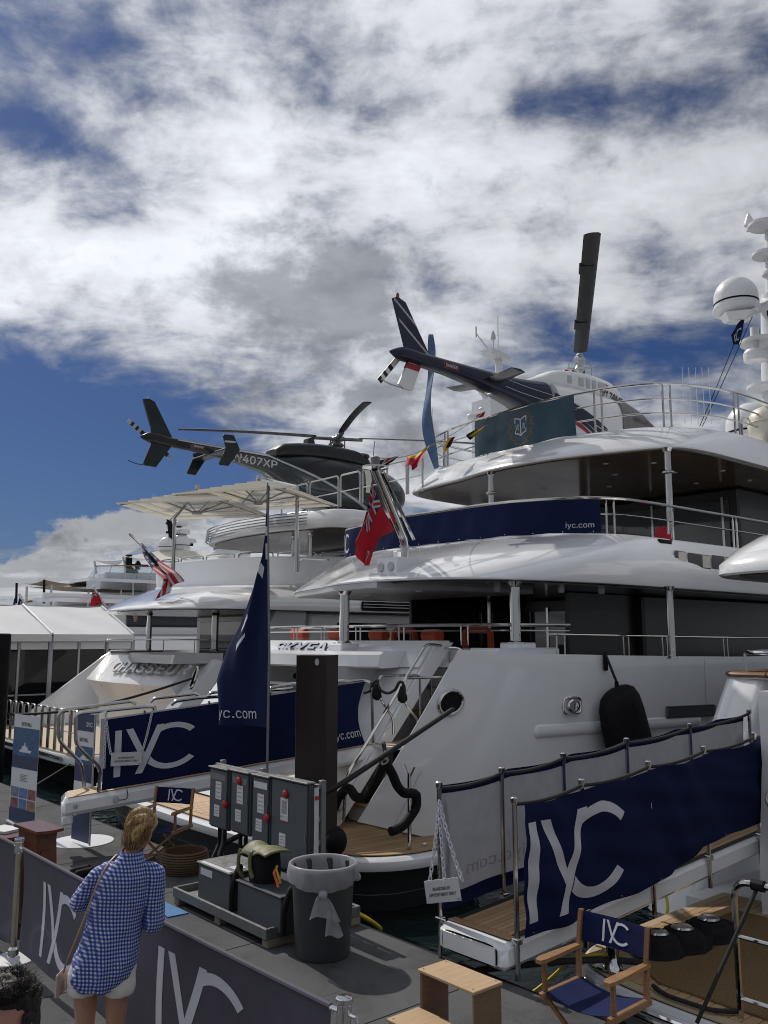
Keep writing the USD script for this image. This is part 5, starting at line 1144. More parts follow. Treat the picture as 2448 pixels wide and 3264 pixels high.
for a in (xe, 10.29, 7.37, 4.47, 1.6):
    G.add('roof_beam', tube([(a, ye, ze + .02), (a - .34, yr, zr + .02)], .045, 8), PVC); G.add('roof_beam', tube([(a - .34, yr, zr + .02), (a, 2 * yr - ye, ze)], .045, 8), PVC)
    G.add('corner_post', cbox((a - .05, ye + .02, .18), (a + .05, ye + .12, ze - .05), .01), ALU)
G.add('gable', outward(loft([[(xe - .02, ye + .05, ze), (xe - .02, 2 * yr - ye, ze), (xe - .36, yr, zr)], [(xe, ye + .05, ze), (xe, 2 * yr - ye, ze), (xe - .34, yr, zr)]])), PVC)
for k, a in enumerate(np.arange(1.6, xe - .5, .96)):
    G.add('wall_mullion', cbox((a - .035, ye + .03, .18), (a + .035, ye + .1, ze - .22), .008), ALU)
    G.add('wall_panel', cbox((a + .05, ye + .06, ze - .48), (a + .91, ye + .09, ze - .24), .006), GEL2)
    G.add('window_pane', pbox((a + .05, ye + .07, .25), (a + .91, ye + .078, ze - .49)), PANE)
    G.add('wall_rail', cbox((a + .05, ye + .05, 1.02), (a + .91, ye + .095, 1.07), .006), ALU)
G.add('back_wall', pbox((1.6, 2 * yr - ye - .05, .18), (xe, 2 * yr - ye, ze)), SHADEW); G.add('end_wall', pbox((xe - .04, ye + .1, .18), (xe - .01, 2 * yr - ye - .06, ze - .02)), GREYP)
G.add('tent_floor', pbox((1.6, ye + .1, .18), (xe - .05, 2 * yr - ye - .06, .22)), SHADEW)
# ---------------------------------------------------------------- the yacht at the right edge: platform, transom, quarter, deck corner
R3 = Thing('motor_yacht', 'white motor yacht cut by the right edge, with coir mat on its teak stern platform', 'yacht', (8.0, 1.8, WZ))
pr = curve2([(10.2, 5.75), (8.6, 5.72), (7.6, 5.66), (7.15, 5.48), (6.88, 5.08), (6.78, 4.5), (6.75, 3.5), (6.74, 1), (6.8, -1), (7.2, -2.2), (10.2, -2.4)], 70)
R3.add('swim_platform', outward(loft([at_z(inset(pr, .3), -.75), at_z(inset(pr, .06), -.45), at_z(inset(pr, .0), -.40), at_z(pr, -.26), at_z(inset(pr, .03), -.225), at_z(inset(pr, .06), -.222)])), GEL, smooth=35)
for z, o in ((-.30, .0), (-.36, .0)): R3.add('rubbing_strip', tube(at_z(inset(pr, -.012 + o), z)[4:60], .022, 6), CHROME)
pp = Polygon(inset(pr, .07)).buffer(0)
R3.add('platform_seams', mv(extr(pp, .01), (0, 0, -.2225)), CAULK, smooth=False)
R3.add('platform_border', mv(extr(pp.difference(pp.buffer(-.11)), .012), (0, 0, -.212)), PALETEAK, smooth=False)
planks(R3, list(pp.buffer(-.118).exterior.coords), .105, .010, -.212, -.199, 'x', mats=[PALETEAK] + TEAKX[:2], bounds=(6.5, 2.2, 10.2, 5.8))
R3.add('transom', outward(loft([[(9.75, 4.98, z), (9.75 - .1, 2, z), (9.75, -2.2, z), (10.6, -2.2, z), (10.6, 4.98, z)] for z in (-.22, .3)] + [[(9.95, 4.98, z), (9.85, 2, z), (9.95, -2.2, z), (10.9, -2.2, z), (10.9, 4.98, z)] for z in (1.4, 2.2)])), GEL2)
for y, z, w, h in ((4.6, .55, .2, .22), (4.35, .5, .12, .1), (3.4, .9, .18, .2), (3.0, .5, .1, .12), (2.2, .7, .4, .3), (4.75, .28, .1, .18)): R3.add('transom_panel', cbox((9.66 + .1, y, z), (9.9, y + w, z + h), .01), GREYP if w < .2 else GEL)
for y in (4.1, 2.9, 1.8): R3.add('transom_seam', pbox((9.70, y, -.1), (9.9, y + .008, 1.3)), GREYP)
R3.add('recess_back', pbox((12.6, 4.9, -.5), (12.7, 6.05, 2.2)), GREYP); R3.add('recess_floor', pbox((9.9, 4.98, -.5), (12.6, 6.0, -.25)), GEL2)
R3.add('shore_inlet', outward((rot(lathe([(.13, 0), (.13, .06), (.1, .1), (.08, .06)], 18), 'y', -70)[0] + [9.72, 4.7, 1.05], lathe([(.13, 0), (.13, .06), (.1, .1), (.08, .06)], 18)[1])), GREYP)
rows = np.linspace(0, 1, 9)
wing = lambda z: 10.30 + (z + .2) * .82
R3.add('port_quarter', outward(loft([np.array([(wing(z), 6.60, z), (wing(z) - .05, 6.52, z), (wing(z) - .06, 6.12, z), (wing(z) + .1, 6.0, z), (wing(z) + 2.2, 6.0, z), (wing(z) + 2.2, 6.63, z)]) for z in np.linspace(-.6, 2.22, 12)])), GEL, smooth=50)
R3.add('hull_side', closed_panel(*[np.array([[(a, 2 + k * (1 - np.clip((a - 26) / 20, 0, .99) ** 2.2), z) for a in np.linspace(12.4, 44, 14)] for z in (-.7, .6, 2.2)]) for k in (4.6, 4.4)]), GEL, smooth=40)
R3.add('cap_rail', tube(bend([(12.25, 5.98, 2.29), (12.25, 6.3, 2.29), (12.3, 6.6, 2.29), (14.5, 6.62, 2.29)], .2), .075, 10, flat=.55), WOODS[1])
R3.add('cap_rail_return', tube([(12.27, 6.0, 2.29), (12.25, 2.0, 2.29)], .075, 10, flat=.55), WOODS[1])
R3.add('hand_rail', tube(bend([(12.5, 1.5, 2.60), (12.4, 6.0, 2.60), (12.5, 6.45, 2.60), (14.0, 6.55, 2.60)], .25), .032, 8), CHROME)
for x, y in ((12.5, 6.42), (12.45, 4.4)): R3.add('rail_stanchion', tube([(x, y, 2.3), (x, y, 2.59)], .022, 8), STEEL)
DB = [(24, 6.05), (15, 6.05), (12.6, 6.02), (11.8, 5.85), (11.45, 5.5), (11.3, 4.9), (11.22, 4), (11.15, 2), (11.3, -1), (12, -2), (24, -2)]
DT = [(24, 5.75), (15, 5.75), (13.0, 5.7), (12.3, 5.45), (12.0, 5.0), (11.85, 4.5), (11.78, 3.8), (11.7, 2), (11.8, -1), (12.4, -1.8), (24, -1.8)]
DB = [(a + 1.15, y + 1.15) for a, y in DB]; DT = [(a + 1.15, y + 1.15) for a, y in DT]
b_, t_ = curve2(DB, 60), curve2(DT, 60)
R3.add('upper_deck', outward(loft([at_z(inset(b_, .3), 3.78), at_z(inset(b_, .03), 3.76), at_z(b_, 3.79), at_z(inset(b_, .01), 3.94), at_z(t_ + (b_ - t_) * .55, 4.18), at_z(t_, 4.38), at_z(inset(t_, .06), 4.41), at_z(inset(t_, .15), 4.41)])), GEL, smooth=35)
R3.add('upper_house', outward(loft([at_z(inset(t_, .2), 4.405), at_z(inset(t_, .32), 4.47), at_z(inset(t_, .4), 4.64), at_z(inset(t_, .75), 4.9), at_z(inset(t_, .9), 5.8)])), GEL, smooth=40)
R3.add('upper_deck_ceiling', mv(extr(Polygon(inset(b_, .3)).buffer(0), .02), (0, 0, 3.76)), CEIL, smooth=False)
hp = pz(c9(1500, 1440), -.2); ztop = 1.0
R3.add('stern_rail', tube(bend([(hp[0], hp[1], -.2), (hp[0], hp[1], .85), (hp[0], 1.2, .85)], .14, 5), .026, 8), STEEL)
R3.add('rail_bar', tube([(hp[0], hp[1], .42), (hp[0], 1.2, .42)], .018, 8), STEEL); R3.add('rail_bar', tube([(hp[0], hp[1], -.05), (hp[0], 1.2, -.05)], .02, 8), STEEL)
R3.add('rail_clamp', cyl((hp[0], hp[1] - .16, .85), (hp[0], hp[1] - .26, .85), .045), BLACK)
cb = pz(c9(745, 1085), -.1)
R3.add('mooring_cleat', join(cbox((cb[0] - .14, cb[1] - .14, -.2), (cb[0] + .14, cb[1] + .14, -.17), .01), lathe([(.09, -.17), (.06, -.12), (.055, .0), (.09, .04), (.085, .07), (.0, .075)], 18, (cb[0], cb[1], 0))), CHROME)
mat_ = Polygon([(7.12, 4.62), (7.35, 4.95), (8.6, 5.2), (9.6, 5.2), (9.6, -1.6), (7.12, -1.6)])
solo('door_mat', 'brown coir mat covering the teak stern platform at right', 'mat', mv(extr(mat_, .018), (0, 0, -.197)), COIR, smooth=False)
for k, (p, lab) in enumerate(((c9(1010, 945), 'black covered capstan nearest the dock, with polished round top'), (c9(1155, 915), 'middle black covered capstan with small polished top'), (c9(1310, 862), 'black covered capstan farthest from the dock, against the white transom'))):
    q_ = pz(p, -.02); T = Thing('covered_capstan', lab, 'capstan', (q_[0], q_[1], -.18), 0, 'covered capstans on the stern platform')
    c0 = lathe([(.24, -.18), (.235, -.14), (.21, -.075), (.18, -.04), (.14, -.02), (.1, -.02)], 26, (q_[0], q_[1], 0))
    v = c0[0] + (meshkit.fbm(c0[0] * 6 + k, 3)[:, None] - .5) * .06 * np.array([1, 1, .2])
    T.add('cover', (v, c0[1]), BLACK, smooth=60); T.add('polished_top', lathe([(.105, -.02), (.11, -.005), (.09, .01), (.0, .015)], 22, (q_[0], q_[1], 0)), STEEL)
    T.add('cover_skirt', hullm([(q_[0] + .3 * math.cos(t) + dx, q_[1] + .26 * math.sin(t) + dy, z) for t in np.linspace(0, 6.28, 12) for dx, dy, z in ((0, 0, -.177), (.10, .03, -.1))]), BLACK)

# ---------------------------------------------------------------- gangways
def chain(pts, link=.052, wire=.0065):
    """A chain of oval links along a path."""
    P = np.asarray(pts, float); s = np.r_[0, np.cumsum(np.linalg.norm(np.diff(P, axis=0), axis=1))]; out = []; x, k = 0, 0
    while x < s[-1]:
        c = np.array([np.interp(x, s, P[:, i]) for i in range(3)]); c2_ = np.array([np.interp(min(x + .01, s[-1]), s, P[:, i]) for i in range(3)]); d = unit(c2_ - c if x + .01 < s[-1] else P[-1] - P[-2])
        a = unit(np.cross(d, [1, .3, 0])); b = np.cross(d, a); w = (a if k % 2 else b)
        t = np.linspace(0, 2 * np.pi, 10, endpoint=False)
        out.append(tube(c + np.cos(t)[:, None] * d * link * .52 + np.sin(t)[:, None] * w * link * .28, wire, 5, closed=True)); x += link * .8; k += 1
    return join(out)


def notice(name, label, o, ex, ey, w, h, chains, hang):
    T = Thing(name, label, 'sign', o)
    ex, ey = unit(ex), unit(ey); ez = np.cross(ex, ey); o = np.asarray(o, float)
    T.add('board', frame(cbox((0, 0, -.004), (w, h, .004), .002), o, ex, ey), PAPER, smooth=False)
    for k, t in enumerate(('BOARDING BY', 'APPOINTMENT ONLY')):
        ww = w * (.52 if k == 0 else .78); T.add('lettering', flatprint(fit(text_poly(t, 1, True), (w - ww) / 2, h * (.53 - .25 * k), ww, h * .14), o + ez * .005, ex, ey, .001), INK, smooth=False)
    T.add('small_mark', flatprint(fit(text_poly('IYC', 1, True), w * .9, h * .06, w * .07, h * .06), o + ez * .005, ex, ey, .001), INK, smooth=False)
    for a, b in chains: T.add('chain', chain(sag(a, b, .04, 8)), WPRINT, kind='stuff')


# right-hand gangway, beside the stern platform
GR = Thing('gangway', 'white gangway with teak boards and tall posts, its inner end towards the right yacht', 'gangway', (5.7, 5.5, .09))
rise = lambda a: .06 * (a - 5.7)
def beam(T, a0, a1, y0, y1, z0, z1, name, mt, ch=.05):
    m = cbox((a0, y0, z0), (a1, y1, z1), ch); v = m[0].copy(); v[:, 2] += rise(v[:, 0]); T.add(name, (v, m[1]), mt, smooth=35)
beam(GR, 5.66, 11.6, 5.10, 5.90, .09, .31, 'beam', GEL, .045)
GR.add('end_panel', outward(loft([[(5.655 - dx, 5.5 + sy * (.31 - o), .2 + sz * (.075 - o)) for sy, sz in ((-1, -1), (1, -1), (1, 1), (-1, 1))] for dx, o in ((0, 0), (.012, .006), (.014, .02))])), GEL2)
GR.add('end_panel_gasket', tube(np.array([(5.655, 5.5 + .315 * np.sign(math.cos(t)) * abs(math.cos(t)) ** .35, .2 + .08 * np.sign(math.sin(t)) * abs(math.sin(t)) ** .35) for t in np.linspace(0, 6.283, 32, endpoint=False)]), .008, 5, closed=True), BLACK)
for k in range(9):
    y0 = 5.20 + k * .064; m = pbox((5.86, y0 + .003, .312), (11.5, y0 + .061, .322)); v = m[0].copy(); v[:, 2] += rise(v[:, 0]); GR.add('deck_board', (v, m[1]), TEAKX[k % 3], smooth=False)
m = pbox((5.76, 5.14, .311), (11.5, 5.86, .316)); v = m[0].copy(); v[:, 2] += rise(v[:, 0]); GR.add('deck_seams', (v, m[1]), CAULK, smooth=False)
GR.add('end_board', pbox((5.77, 5.14, .317), (5.855, 5.86, .328)), TEAKS[0], smooth=False)
NA, FA = (5.80, 6.73, 7.82, 8.88, 10.0, 11.1), (5.72, 6.57, 7.53, 8.68, 10.03, 11.54)
for row, y, h in ((NA, 5.085, 1.12), (FA, 5.915, 1.16)):
    for a in row:
        z = .31 + rise(a); GR.add('post', join(tube([(a, y, z - .30), (a, y, z + h)], .022, 10), lathe([(.03, z + h - .02), (.034, z + h), (.034, z + h + .03), (.02, z + h + .04)], 12, (a, y, 0)), cbox((a - .035, y - .035, z - .02), (a + .035, y + .035, z + .03), .006)), STEEL)
    for a, b in zip(row, row[1:]): GR.add('rope_rail', tube(sag((a, y, .29 + rise(a) + h), (b, y, .29 + rise(b) + h), .035, 9), .018, 7), ROPE)
def nb(u, v):
    u, v = np.ravel(u), np.ravel(v); a = 5.86 + 5.5 * u; lo = .33 + rise(a) - .03 * np.sin((a - 5.86) * 2.9) ** 2 + .16 * np.clip((a - 8.1) / .6, 0, 1); hi = 1.40 + rise(a) - .035 * np.abs(np.sin((a - 5.86) * 2.95))
    return np.c_[a, 5.045 - .016 * np.sin(a * 5.2 + 2.5 * v) - .014 * np.sin(a * 9 + 8.5 * v + 1.5 * np.sin(a * 3)) - .008 * np.sin(23 * v + 5 * a) - .03 * np.sin(np.pi * v) * np.sin(a * 1.7) ** 2, lo + (hi - lo) * v]
BN = Thing('banner', 'navy cloth banner with large white letters on the near side of the right gangway', 'banner', (5.86, 5.05, .33))
BN.add('cloth', sheet(nb, 200, 44, .003), NAVY, smooth=True)
uL, uR = (py(c9(235, 570), 5.06)[0] - 5.86) / 5.5, (py(c9(805, 540), 5.06)[0] - 5.86) / 5.5
BN.add('letters', decal(fit(LOGO, uL, .10, uR - uL, .76), nb, .006 * facing(nb), .018), WPRINT, smooth=True)
for k in range(9): q_ = nb(.015 + .115 * k, .03)[0]; BN.add('eyelet', lathe([(.012, -.002), (.012, .004)], 8, q_ + [0, -.02, 0]), STEEL)
def fbn(u, v):
    u, v = np.ravel(u), np.ravel(v); a = 5.78 + 5.7 * u; lo, hi = .36 + rise(a), 1.46 + rise(a) - .03 * np.abs(np.sin((a - 5.72) * 3.1))
    return np.c_[a, 5.975 + .015 * np.sin(a * 6 + 4 * v) + .014 * np.sin(a * 11 - 7 * v + np.sin(a * 2.3)) * np.sin(np.pi * v), lo + (hi - lo) * v]
BF = Thing('banner', 'banner on the far side of the right gangway, seen from its pale back', 'banner', (5.8, 5.95, .36))
BF.add('cloth', sheet(fbn, 120, 20, .003), MESHBACK, smooth=True)
BF.add('navy_hem', decal(sbox(0, .93, 1, 1), fbn, .004 * facing(fbn), .03), NAVY); BF.add('navy_hem', decal(sbox(0, 0, 1, .12), fbn, .004 * facing(fbn), .03), NAVY)
BF.add('show_through_letters', decal(affinity.scale(fit(text_poly('iyc.com', 1), .06, .2, .14, .13), -1, 1), fbn, .004 * facing(fbn), .02), mat('faint_print', (.30, .31, .34), .8), smooth=True)
notice('boarding_sign', 'small white boarding notice hung on chains at the foot of the right gangway', (5.64, 6.00, .445), (0, -1, .28), (.05, .26, 1), .45, .19, [((5.66, 5.99, .62), (5.70, 5.89, 1.33)), ((5.66, 5.58, .74), (5.70, 5.89, 1.33)), ((5.66, 5.79, .68), (5.69, 5.89, 1.33))], None)

# gangway of the middle yacht, turned towards the left, with its round landing
GA, GB = np.array([4.43, 11.48, .75]), np.array([8.48, 10.02, 1.265])
gd = unit(GB - GA); gh = unit([gd[0], gd[1], 0]); gs = np.array([-gh[1], gh[0], 0]); GL = np.linalg.norm((GB - GA)[:2])
def pplane(p, off=0.0):
    """Where the line of sight meets the upright plane along the gangway's near edge (off metres to its far side): (along, height)."""
    r = ray(p); t = ((GA + gs * off - E0) @ gs) / (r @ gs); q_ = E0 + r * t; return q_
def gp(s, o, z): return GA + gh * s + gs * o + np.array([0, 0, z + (GB[2] - GA[2]) * s / GL])
GM = Thing('gangway', 'white gangway with pale teak end and bent stainless rails, over the dock at left', 'gangway', (4.5, 11.8, .5))
def gbox(s0, s1, o0, o1, z0, z1, name, mt, ch=.03):
    m = cbox((s0, o0, z0), (s1, o1, z1), ch); v = np.array([gp(*k) for k in m[0]]); GM.add(name, (v, m[1]), mt, smooth=35)
gbox(-.05, GL + .05, 0, .62, -.22, 0, 'beam', GEL, .05); gbox(-.04, .10, .02, .14, -.33, -.21, 'end_foot', GEL, .02); gbox(-.04, .10, .48, .60, -.33, -.21, 'end_foot', GEL, .02)
for k in range(5): gbox(.02, GL, .05 + .105 * k, .05 + .105 * k + .1, .001, .014, 'deck_board', PALETEAK if k % 2 else TEAKX[2], .003)
for s, z, r_ in ((.12, -.10, .03), (.12, -.2, .022), (.62, -.11, .045)): q_ = gp(s, -.004, z); GM.add('lamp_fitting', (rot(lathe([(r_, 0), (r_, .01), (r_ * .6, .014)], 14), 'x', 90)[0] + q_, lathe([(r_, 0), (r_, .01), (r_ * .6, .014)], 14)[1]), GREYP)
for off, pts in ((0.02, (e8(1160, 1195), e8(1180, 920), e8(890, 640), e8(890, 300), e8(950, 268), c4(860, 648), c4(905, 650), c4(910, 672))), (.6, (e8(990, 1140), e8(968, 870), e8(690, 590), e8(690, 280), e8(750, 225), e8(1540, 128), e8(1600, 165)))):
    GM.add('bent_rail', tube(bend([pplane(p, off) for p in pts], .09, 5), .026, 8), STEEL)
for off, pts in ((.02, (c4(1005, 640), c4(1030, 618), c4(1160, 598), f8(240, 640), f8(250, 655))), (.02, (f8(600, 605), f8(620, 575), f8(790, 545), f8(1335, 515), f8(1385, 535), f8(1396, 990))), (.6, (c4(885, 625), c4(905, 603), c4(1150, 575), c4(1170, 590))), (.6, (f8(150, 640), f8(165, 615), f8(240, 605), f8(720, 588), f8(790, 575)))):
    GM.add('hooped_rail', tube(bend([pplane(p, off) for p in pts], .08, 4), .024, 8), STEEL)
for s in (1.0, 1.9, 2.8, 3.6): GM.add('rail_post', tube([gp(s, .6, 0), gp(s, .6, .93)], .018, 8), STEEL)
GM.add('cable', tube(spline([gp(.75, -.01, 0.0), gp(.76, -.06, -.1), gp(.66, -.03, -.12)], 10), .006, 5), BLACK)
tc_ = np.array([8.86, 9.93, 1.27])
GM.add('round_landing', lathe([(.40, -.06), (.46, -.05), (.47, -.01), (.45, 0)], 36, tc_), GEL2)
for k in range(6): GM.add('landing_board', mv(extr(Point(0, 0).buffer(.44, 32).intersection(sbox(-.5, -.44 + .148 * k, .5, -.44 + .148 * k + .143)), .012), tc_ + [0, 0, .001]), PALETEAK if k % 2 else TEAKX[0], smooth=False)
GM.add('landing_column', lathe([(.14, -.9), (.14, -.06)], 16, tc_), BLACK)
for Y, pts in ((10.0, (f5(700, 800), f5(698, 660), f5(585, 490), f5(580, 310), f5(600, 290), f5(910, 283), f5(935, 300), f5(935, 790))), (9.6, (f5(925, 780), f5(922, 690), f5(805, 530), f5(800, 340), f5(815, 308), f5(1130, 300), f5(1158, 320), f5(1155, 385)))):
    GM.add('landing_rail', tube(bend([py(p, Y) for p in pts], .07, 4), .02, 8), STEEL)
for (pa_, pb_), Y in (((f5(545, 410), f5(560, 480)), 9.98), ((f5(775, 430), f5(785, 505)), 9.58)):
    a, b = py(pa_, Y), py(pb_, Y); GM.add('rope_pouch', tube([a + [0, 0, .08], a, (a + b) / 2, b, b - [0, 0, .04]], [.02, .05, .075, .07, .02], 10), BLACK, smooth=60)
GM.add('safety_rope', tube(spline([py(f5(445, 440), 10.1), py(f5(500, 410), 10.1), py(f5(540, 335), 10.0), py(f5(560, 330), 10.0), py(f5(590, 415), 9.9), py(f5(650, 440), 9.8), py(f5(715, 410), 9.7), py(f5(760, 340), 9.6), py(f5(785, 350), 9.58), py(f5(800, 440), 9.58)], 40), .022, 7), ROPE)
s0, s1 = [(pplane(p) - GA) @ gh for p in (c4(597, 1140), f8(1335, 530))]
def mbn(u, v):
    u, v = np.ravel(u), np.ravel(v); s = s0 + (s1 - s0) * u + .18 * np.sin(np.pi * v) * np.clip((u - .93) / .07, -1, 0) * 0 - .12 * np.sin(np.pi * v) * np.clip((u - .88) / .12, 0, 1)
    lo, hi = .04, .94; z = lo + (hi - lo) * v; b = GA + gh * s[:, None] - gs * (.03 + .012 * np.sin(7 * s + 3 * v) + .02 * np.sin(np.pi * v) * np.sin(2.1 * s) ** 2)[:, None]
    return b + np.c_[np.zeros_like(s), np.zeros_like(s), z + (GB[2] - GA[2]) * s / GL]
BM = Thing('banner', 'navy cloth banner with large white letters along the left gangway', 'banner', gp(s0, -.03, .04))
BM.add('cloth', sheet(mbn, 90, 14, .003), NAVY, smooth=True)
uv = lambda p: (((pplane(p) - GA) @ gh - s0) / (s1 - s0), (pplane(p)[2] - GA[2] - (GB[2] - GA[2]) * ((pplane(p) - GA) @ gh) / GL - .04) / .9)
(ua, va), (ub, vb) = uv(c4(665, 1065)), uv(c4(1145, 720))
BM.add('letters', decal(fit(LOGO, ua, va, ub - ua, min(vb, .93) - va), mbn, .004 * facing(mbn), .02), WPRINT, smooth=True)
sg = .004 * facing(mbn)
(ua, va), (ub, vb) = uv(f8(1095, 990)), uv(f8(1322, 910))
BM.add('web_address', decal(fit(text_poly('iyc.com', 1), ua, va, ub - ua, .17), mbn, sg, .02), WPRINT, smooth=True)
BB = Thing('banner', 'pale back of the banner on the far rail of the left gangway', 'banner', gp(.6, .64, .05))
def bbn(u, v):
    u, v = np.ravel(u), np.ravel(v); s = .42 + 3.7 * u
    return GA + gh * s[:, None] + gs * (.64 + .015 * np.sin(8 * s + 3 * v))[:, None] + np.c_[0 * s, 0 * s, .05 + .85 * v + (GB[2] - GA[2]) * s / GL]
BB.add('cloth', sheet(bbn, 50, 10, .003), MESHBACK, smooth=True)
qa_ = pplane(c4(650, 1000), -.1); qb_ = pplane(c4(832, 985), -.1)
notice('boarding_sign', 'white boarding notice hung on chains over the letters of the left banner', qa_, gh, (0, 0, 1), float((qb_ - qa_) @ gh), .17, [(pplane(c4(650, 920), -.09), pplane(c4(622, 690), -.03)), (pplane(c4(838, 905), -.09), pplane(c4(895, 672), -.03)), (pplane(c4(612, 1000), -.06), pplane(c4(624, 690), -.03))], None)
# ---------------------------------------------------------------- things on the dock
# square steel pile, turned so that two faces show
qp = pa(c5(388, 1000), 6.75)
PL = Thing('mooring_pile', 'tall square brown steel pile with a round hole near its top', 'pile', (qp[0], qp[1], -3), 0)
hs = .212
def pile_mesh(c, w, z1, yaw): return mv(rot(tm(trimesh.creation.extrude_polygon(sbox(-w, -w, w, w).buffer(-.03).buffer(.03, 4), z1 + 3, engine='earcut')), 'z', yaw), (c[0], c[1], -3))
ztop = pa(c5(388, 718), 6.55)[2]
PL.add('shaft', pile_mesh(qp, hs, ztop, 71 - 40.54), RUST, smooth=25)
fn_ = np.array([-math.cos(math.radians(30)), -math.sin(math.radians(30)), 0])
hq = pa(c5(388, 756), 6.5); hc = unit([E0[0] - qp[0], E0[1] - qp[1], 0])
yv = math.radians(71 - 40.54); nx = [np.array([math.cos(yv + k * math.pi / 2), math.sin(yv + k * math.pi / 2), 0]) for k in range(4)]; nbest = max(nx, key=lambda v: v @ hc)
r_ = ray(c5(388, 756)); t_ = ((qp + nbest * (hs + .003) - E0) @ nbest) / (r_ @ nbest); hq = E0 + r_ * t_
sd = np.cross([0, 0, 1], nbest)
PL.add('hole', disc_on(hq, sd, (0, 0, 1), .035, .05), PAPER, smooth=False); PL.add('hole_rim', ring_on(hq, sd, (0, 0, 1), .036, .051, .006), RUST)
ql = pa((0, 2019), 6.5); PL2 = Thing('mooring_pile', 'black mooring pile cut by the left edge of the picture', 'pile', (6.5, ql[1] + .10, -3))
PL2.add('shaft', lathe([(.28, -3), (.28, ql[2] - .03), (.25, ql[2])], 20, (6.5, ql[1] + .10, 0)), BLACK)

# shore-power cabinets on their steel pallet
PX = Thing('power_cabinet_stand', 'steel stand and pallet carrying four grey switch cabinets', 'stand', (5.0, 8.0, 0))
for y in (8.85, 8.0, 7.13): PX.add('pallet_foot', cbox((4.66, y - .05, 0), (5.75, y + .05, .075), .006), PALLET, smooth=False)
PX.add('pallet_rim', cbox((4.64, 7.08, .076), (4.67, 8.90, .175), .006), GALV); PX.add('pallet_rim', cbox((5.72, 7.08, .076), (5.75, 8.90, .175), .006), GALV)
for y in (7.08, 8.87): PX.add('pallet_rim', cbox((4.672, y, .076), (5.718, y + .03, .175), .006), GALV)
PX.add('pallet_deck', cbox((4.675, 7.115, .09), (5.715, 8.865, .11), .004), GALV)
for y in (9.44, 8.55, 7.44): PX.add('upright', cbox((5.50, y - .03, .0 if y > 8.9 else .11), (5.56, y + .03, 1.36), .006), GALV)
for z in (1.28, .95, .72): PX.add('cross_channel', cbox((5.46, 7.42, z), (5.498, 9.5, z + .045), .004), GALV)
PX.add('side_label', cbox((5.40, 7.395, .66), (5.455, 7.40, 1.30), .001), PAPER, smooth=False); PX.add('side_red_mark', cbox((5.40, 7.39, 1.18), (5.455, 7.394, 1.22), .001), REDP, smooth=False)
cabs = [(9.40, 8.99, .63, 1.30, 'leftmost narrow grey switch cabinet on the steel stand'), (8.93, 8.55, .64, 1.31, 'second grey switch cabinet, red button above its label'), (8.49, 8.16, .60, 1.31, 'third grey switch cabinet with a long white label at the top'), (8.13, 7.46, .42, 1.33, 'widest grey switch cabinet, next to the brown pile')]
for k, (y1, y0, z0, z1, lab) in enumerate(cabs):
    x0 = 5.33 + .01 * k; T = Thing('switch_cabinet', lab, 'cabinet', (5.4, (y0 + y1) / 2, z0), 0, 'grey switch cabinets on the stand')
    T.add('case', cbox((x0 + .02, y0, z0), (5.455, y1, z1), .01), CAB); T.add('door', cbox((x0, y0 + .012, z0 + .02), (x0 + .018, y1 - .012, z1 - .015), .006), CAB)
    T.add('hood', cbox((x0 - .02, y0 - .012, z1), (5.456, y1 + .012, z1 + .018), .005), GALV)
    yc = (y0 + y1) / 2
    def lab_(nm_, cy, cz, w, h, m_): T.add(nm_, cbox((x0 - .003, cy - w / 2, cz - h / 2), (x0 - .0005, cy + w / 2, cz + h / 2), .0008), m_, smooth=False)
    lab_('warning_label', yc - .01 if k < 3 else yc + .08, z0 + .43 if k < 3 else 1.03, .13 if k < 3 else .14, .20 if k < 3 else .23, PAPER)
    if k == 3: lab_('warning_inset', yc + .08, 1.05, .10, .14, INK); lab_('red_warning', yc + .08, .935, .13, .06, REDP)
    for j in range(4):
        if k < 3: T.add('label_line', cbox((x0 - .0045, yc - .06, z0 + .36 + .045 * j), (x0 - .0035, yc + .04, z0 + .365 + .045 * j), .0004), REDP if j in (0, 3) else INK, smooth=False)
    lab_('white_label', yc + (.02 if k < 3 else .11), z0 + .20 if k < 3 else .72, .12, .13, PAPER)
    for j in range(3): T.add('label_line', cbox((x0 - .0045, yc + (.02 if k < 3 else .11) - .045, (z0 + .17 if k < 3 else .69) + .03 * j), (x0 - .0035, yc + (.02 if k < 3 else .11) + .045, (z0 + .174 if k < 3 else .694) + .03 * j), .0004), INK, smooth=False)
    lab_('top_label', yc, z1 - .09, (y1 - y0) * .8, .07, GALV if k in (0, 1) else PAPER) if k < 3 else None
    bz = {0: z0 + .30, 1: z0 + .58, 2: z0 + .30, 3: 1.19}[k]; by = {0: y0 + .03, 1: yc, 2: y0 + .02, 3: yc + .05}[k]
    T.add('red_button', (rot(lathe([(.045, 0), (.045, .02), (.03, .035), (.0, .04)], 14), 'y', -90)[0] + [x0, by, bz], lathe([(.045, 0), (.045, .02), (.03, .035), (.0, .04)], 14)[1]), REDP)
    T.add('door_latch', cbox((x0 - .012, y0 + .02, z0 + .33), (x0, y0 + .035, z0 + .43), .003), GALV)
    for j in range(2): T.add('conduit', tube(bend([(5.40, yc - .06 + .12 * j, z0 + .01), (5.40, yc - .06 + .12 * j, .45), (5.30 - .1 * j, yc - .1, .3), (5.28, yc - .05, .14)], .08, 4), .022, 8), BLACK)
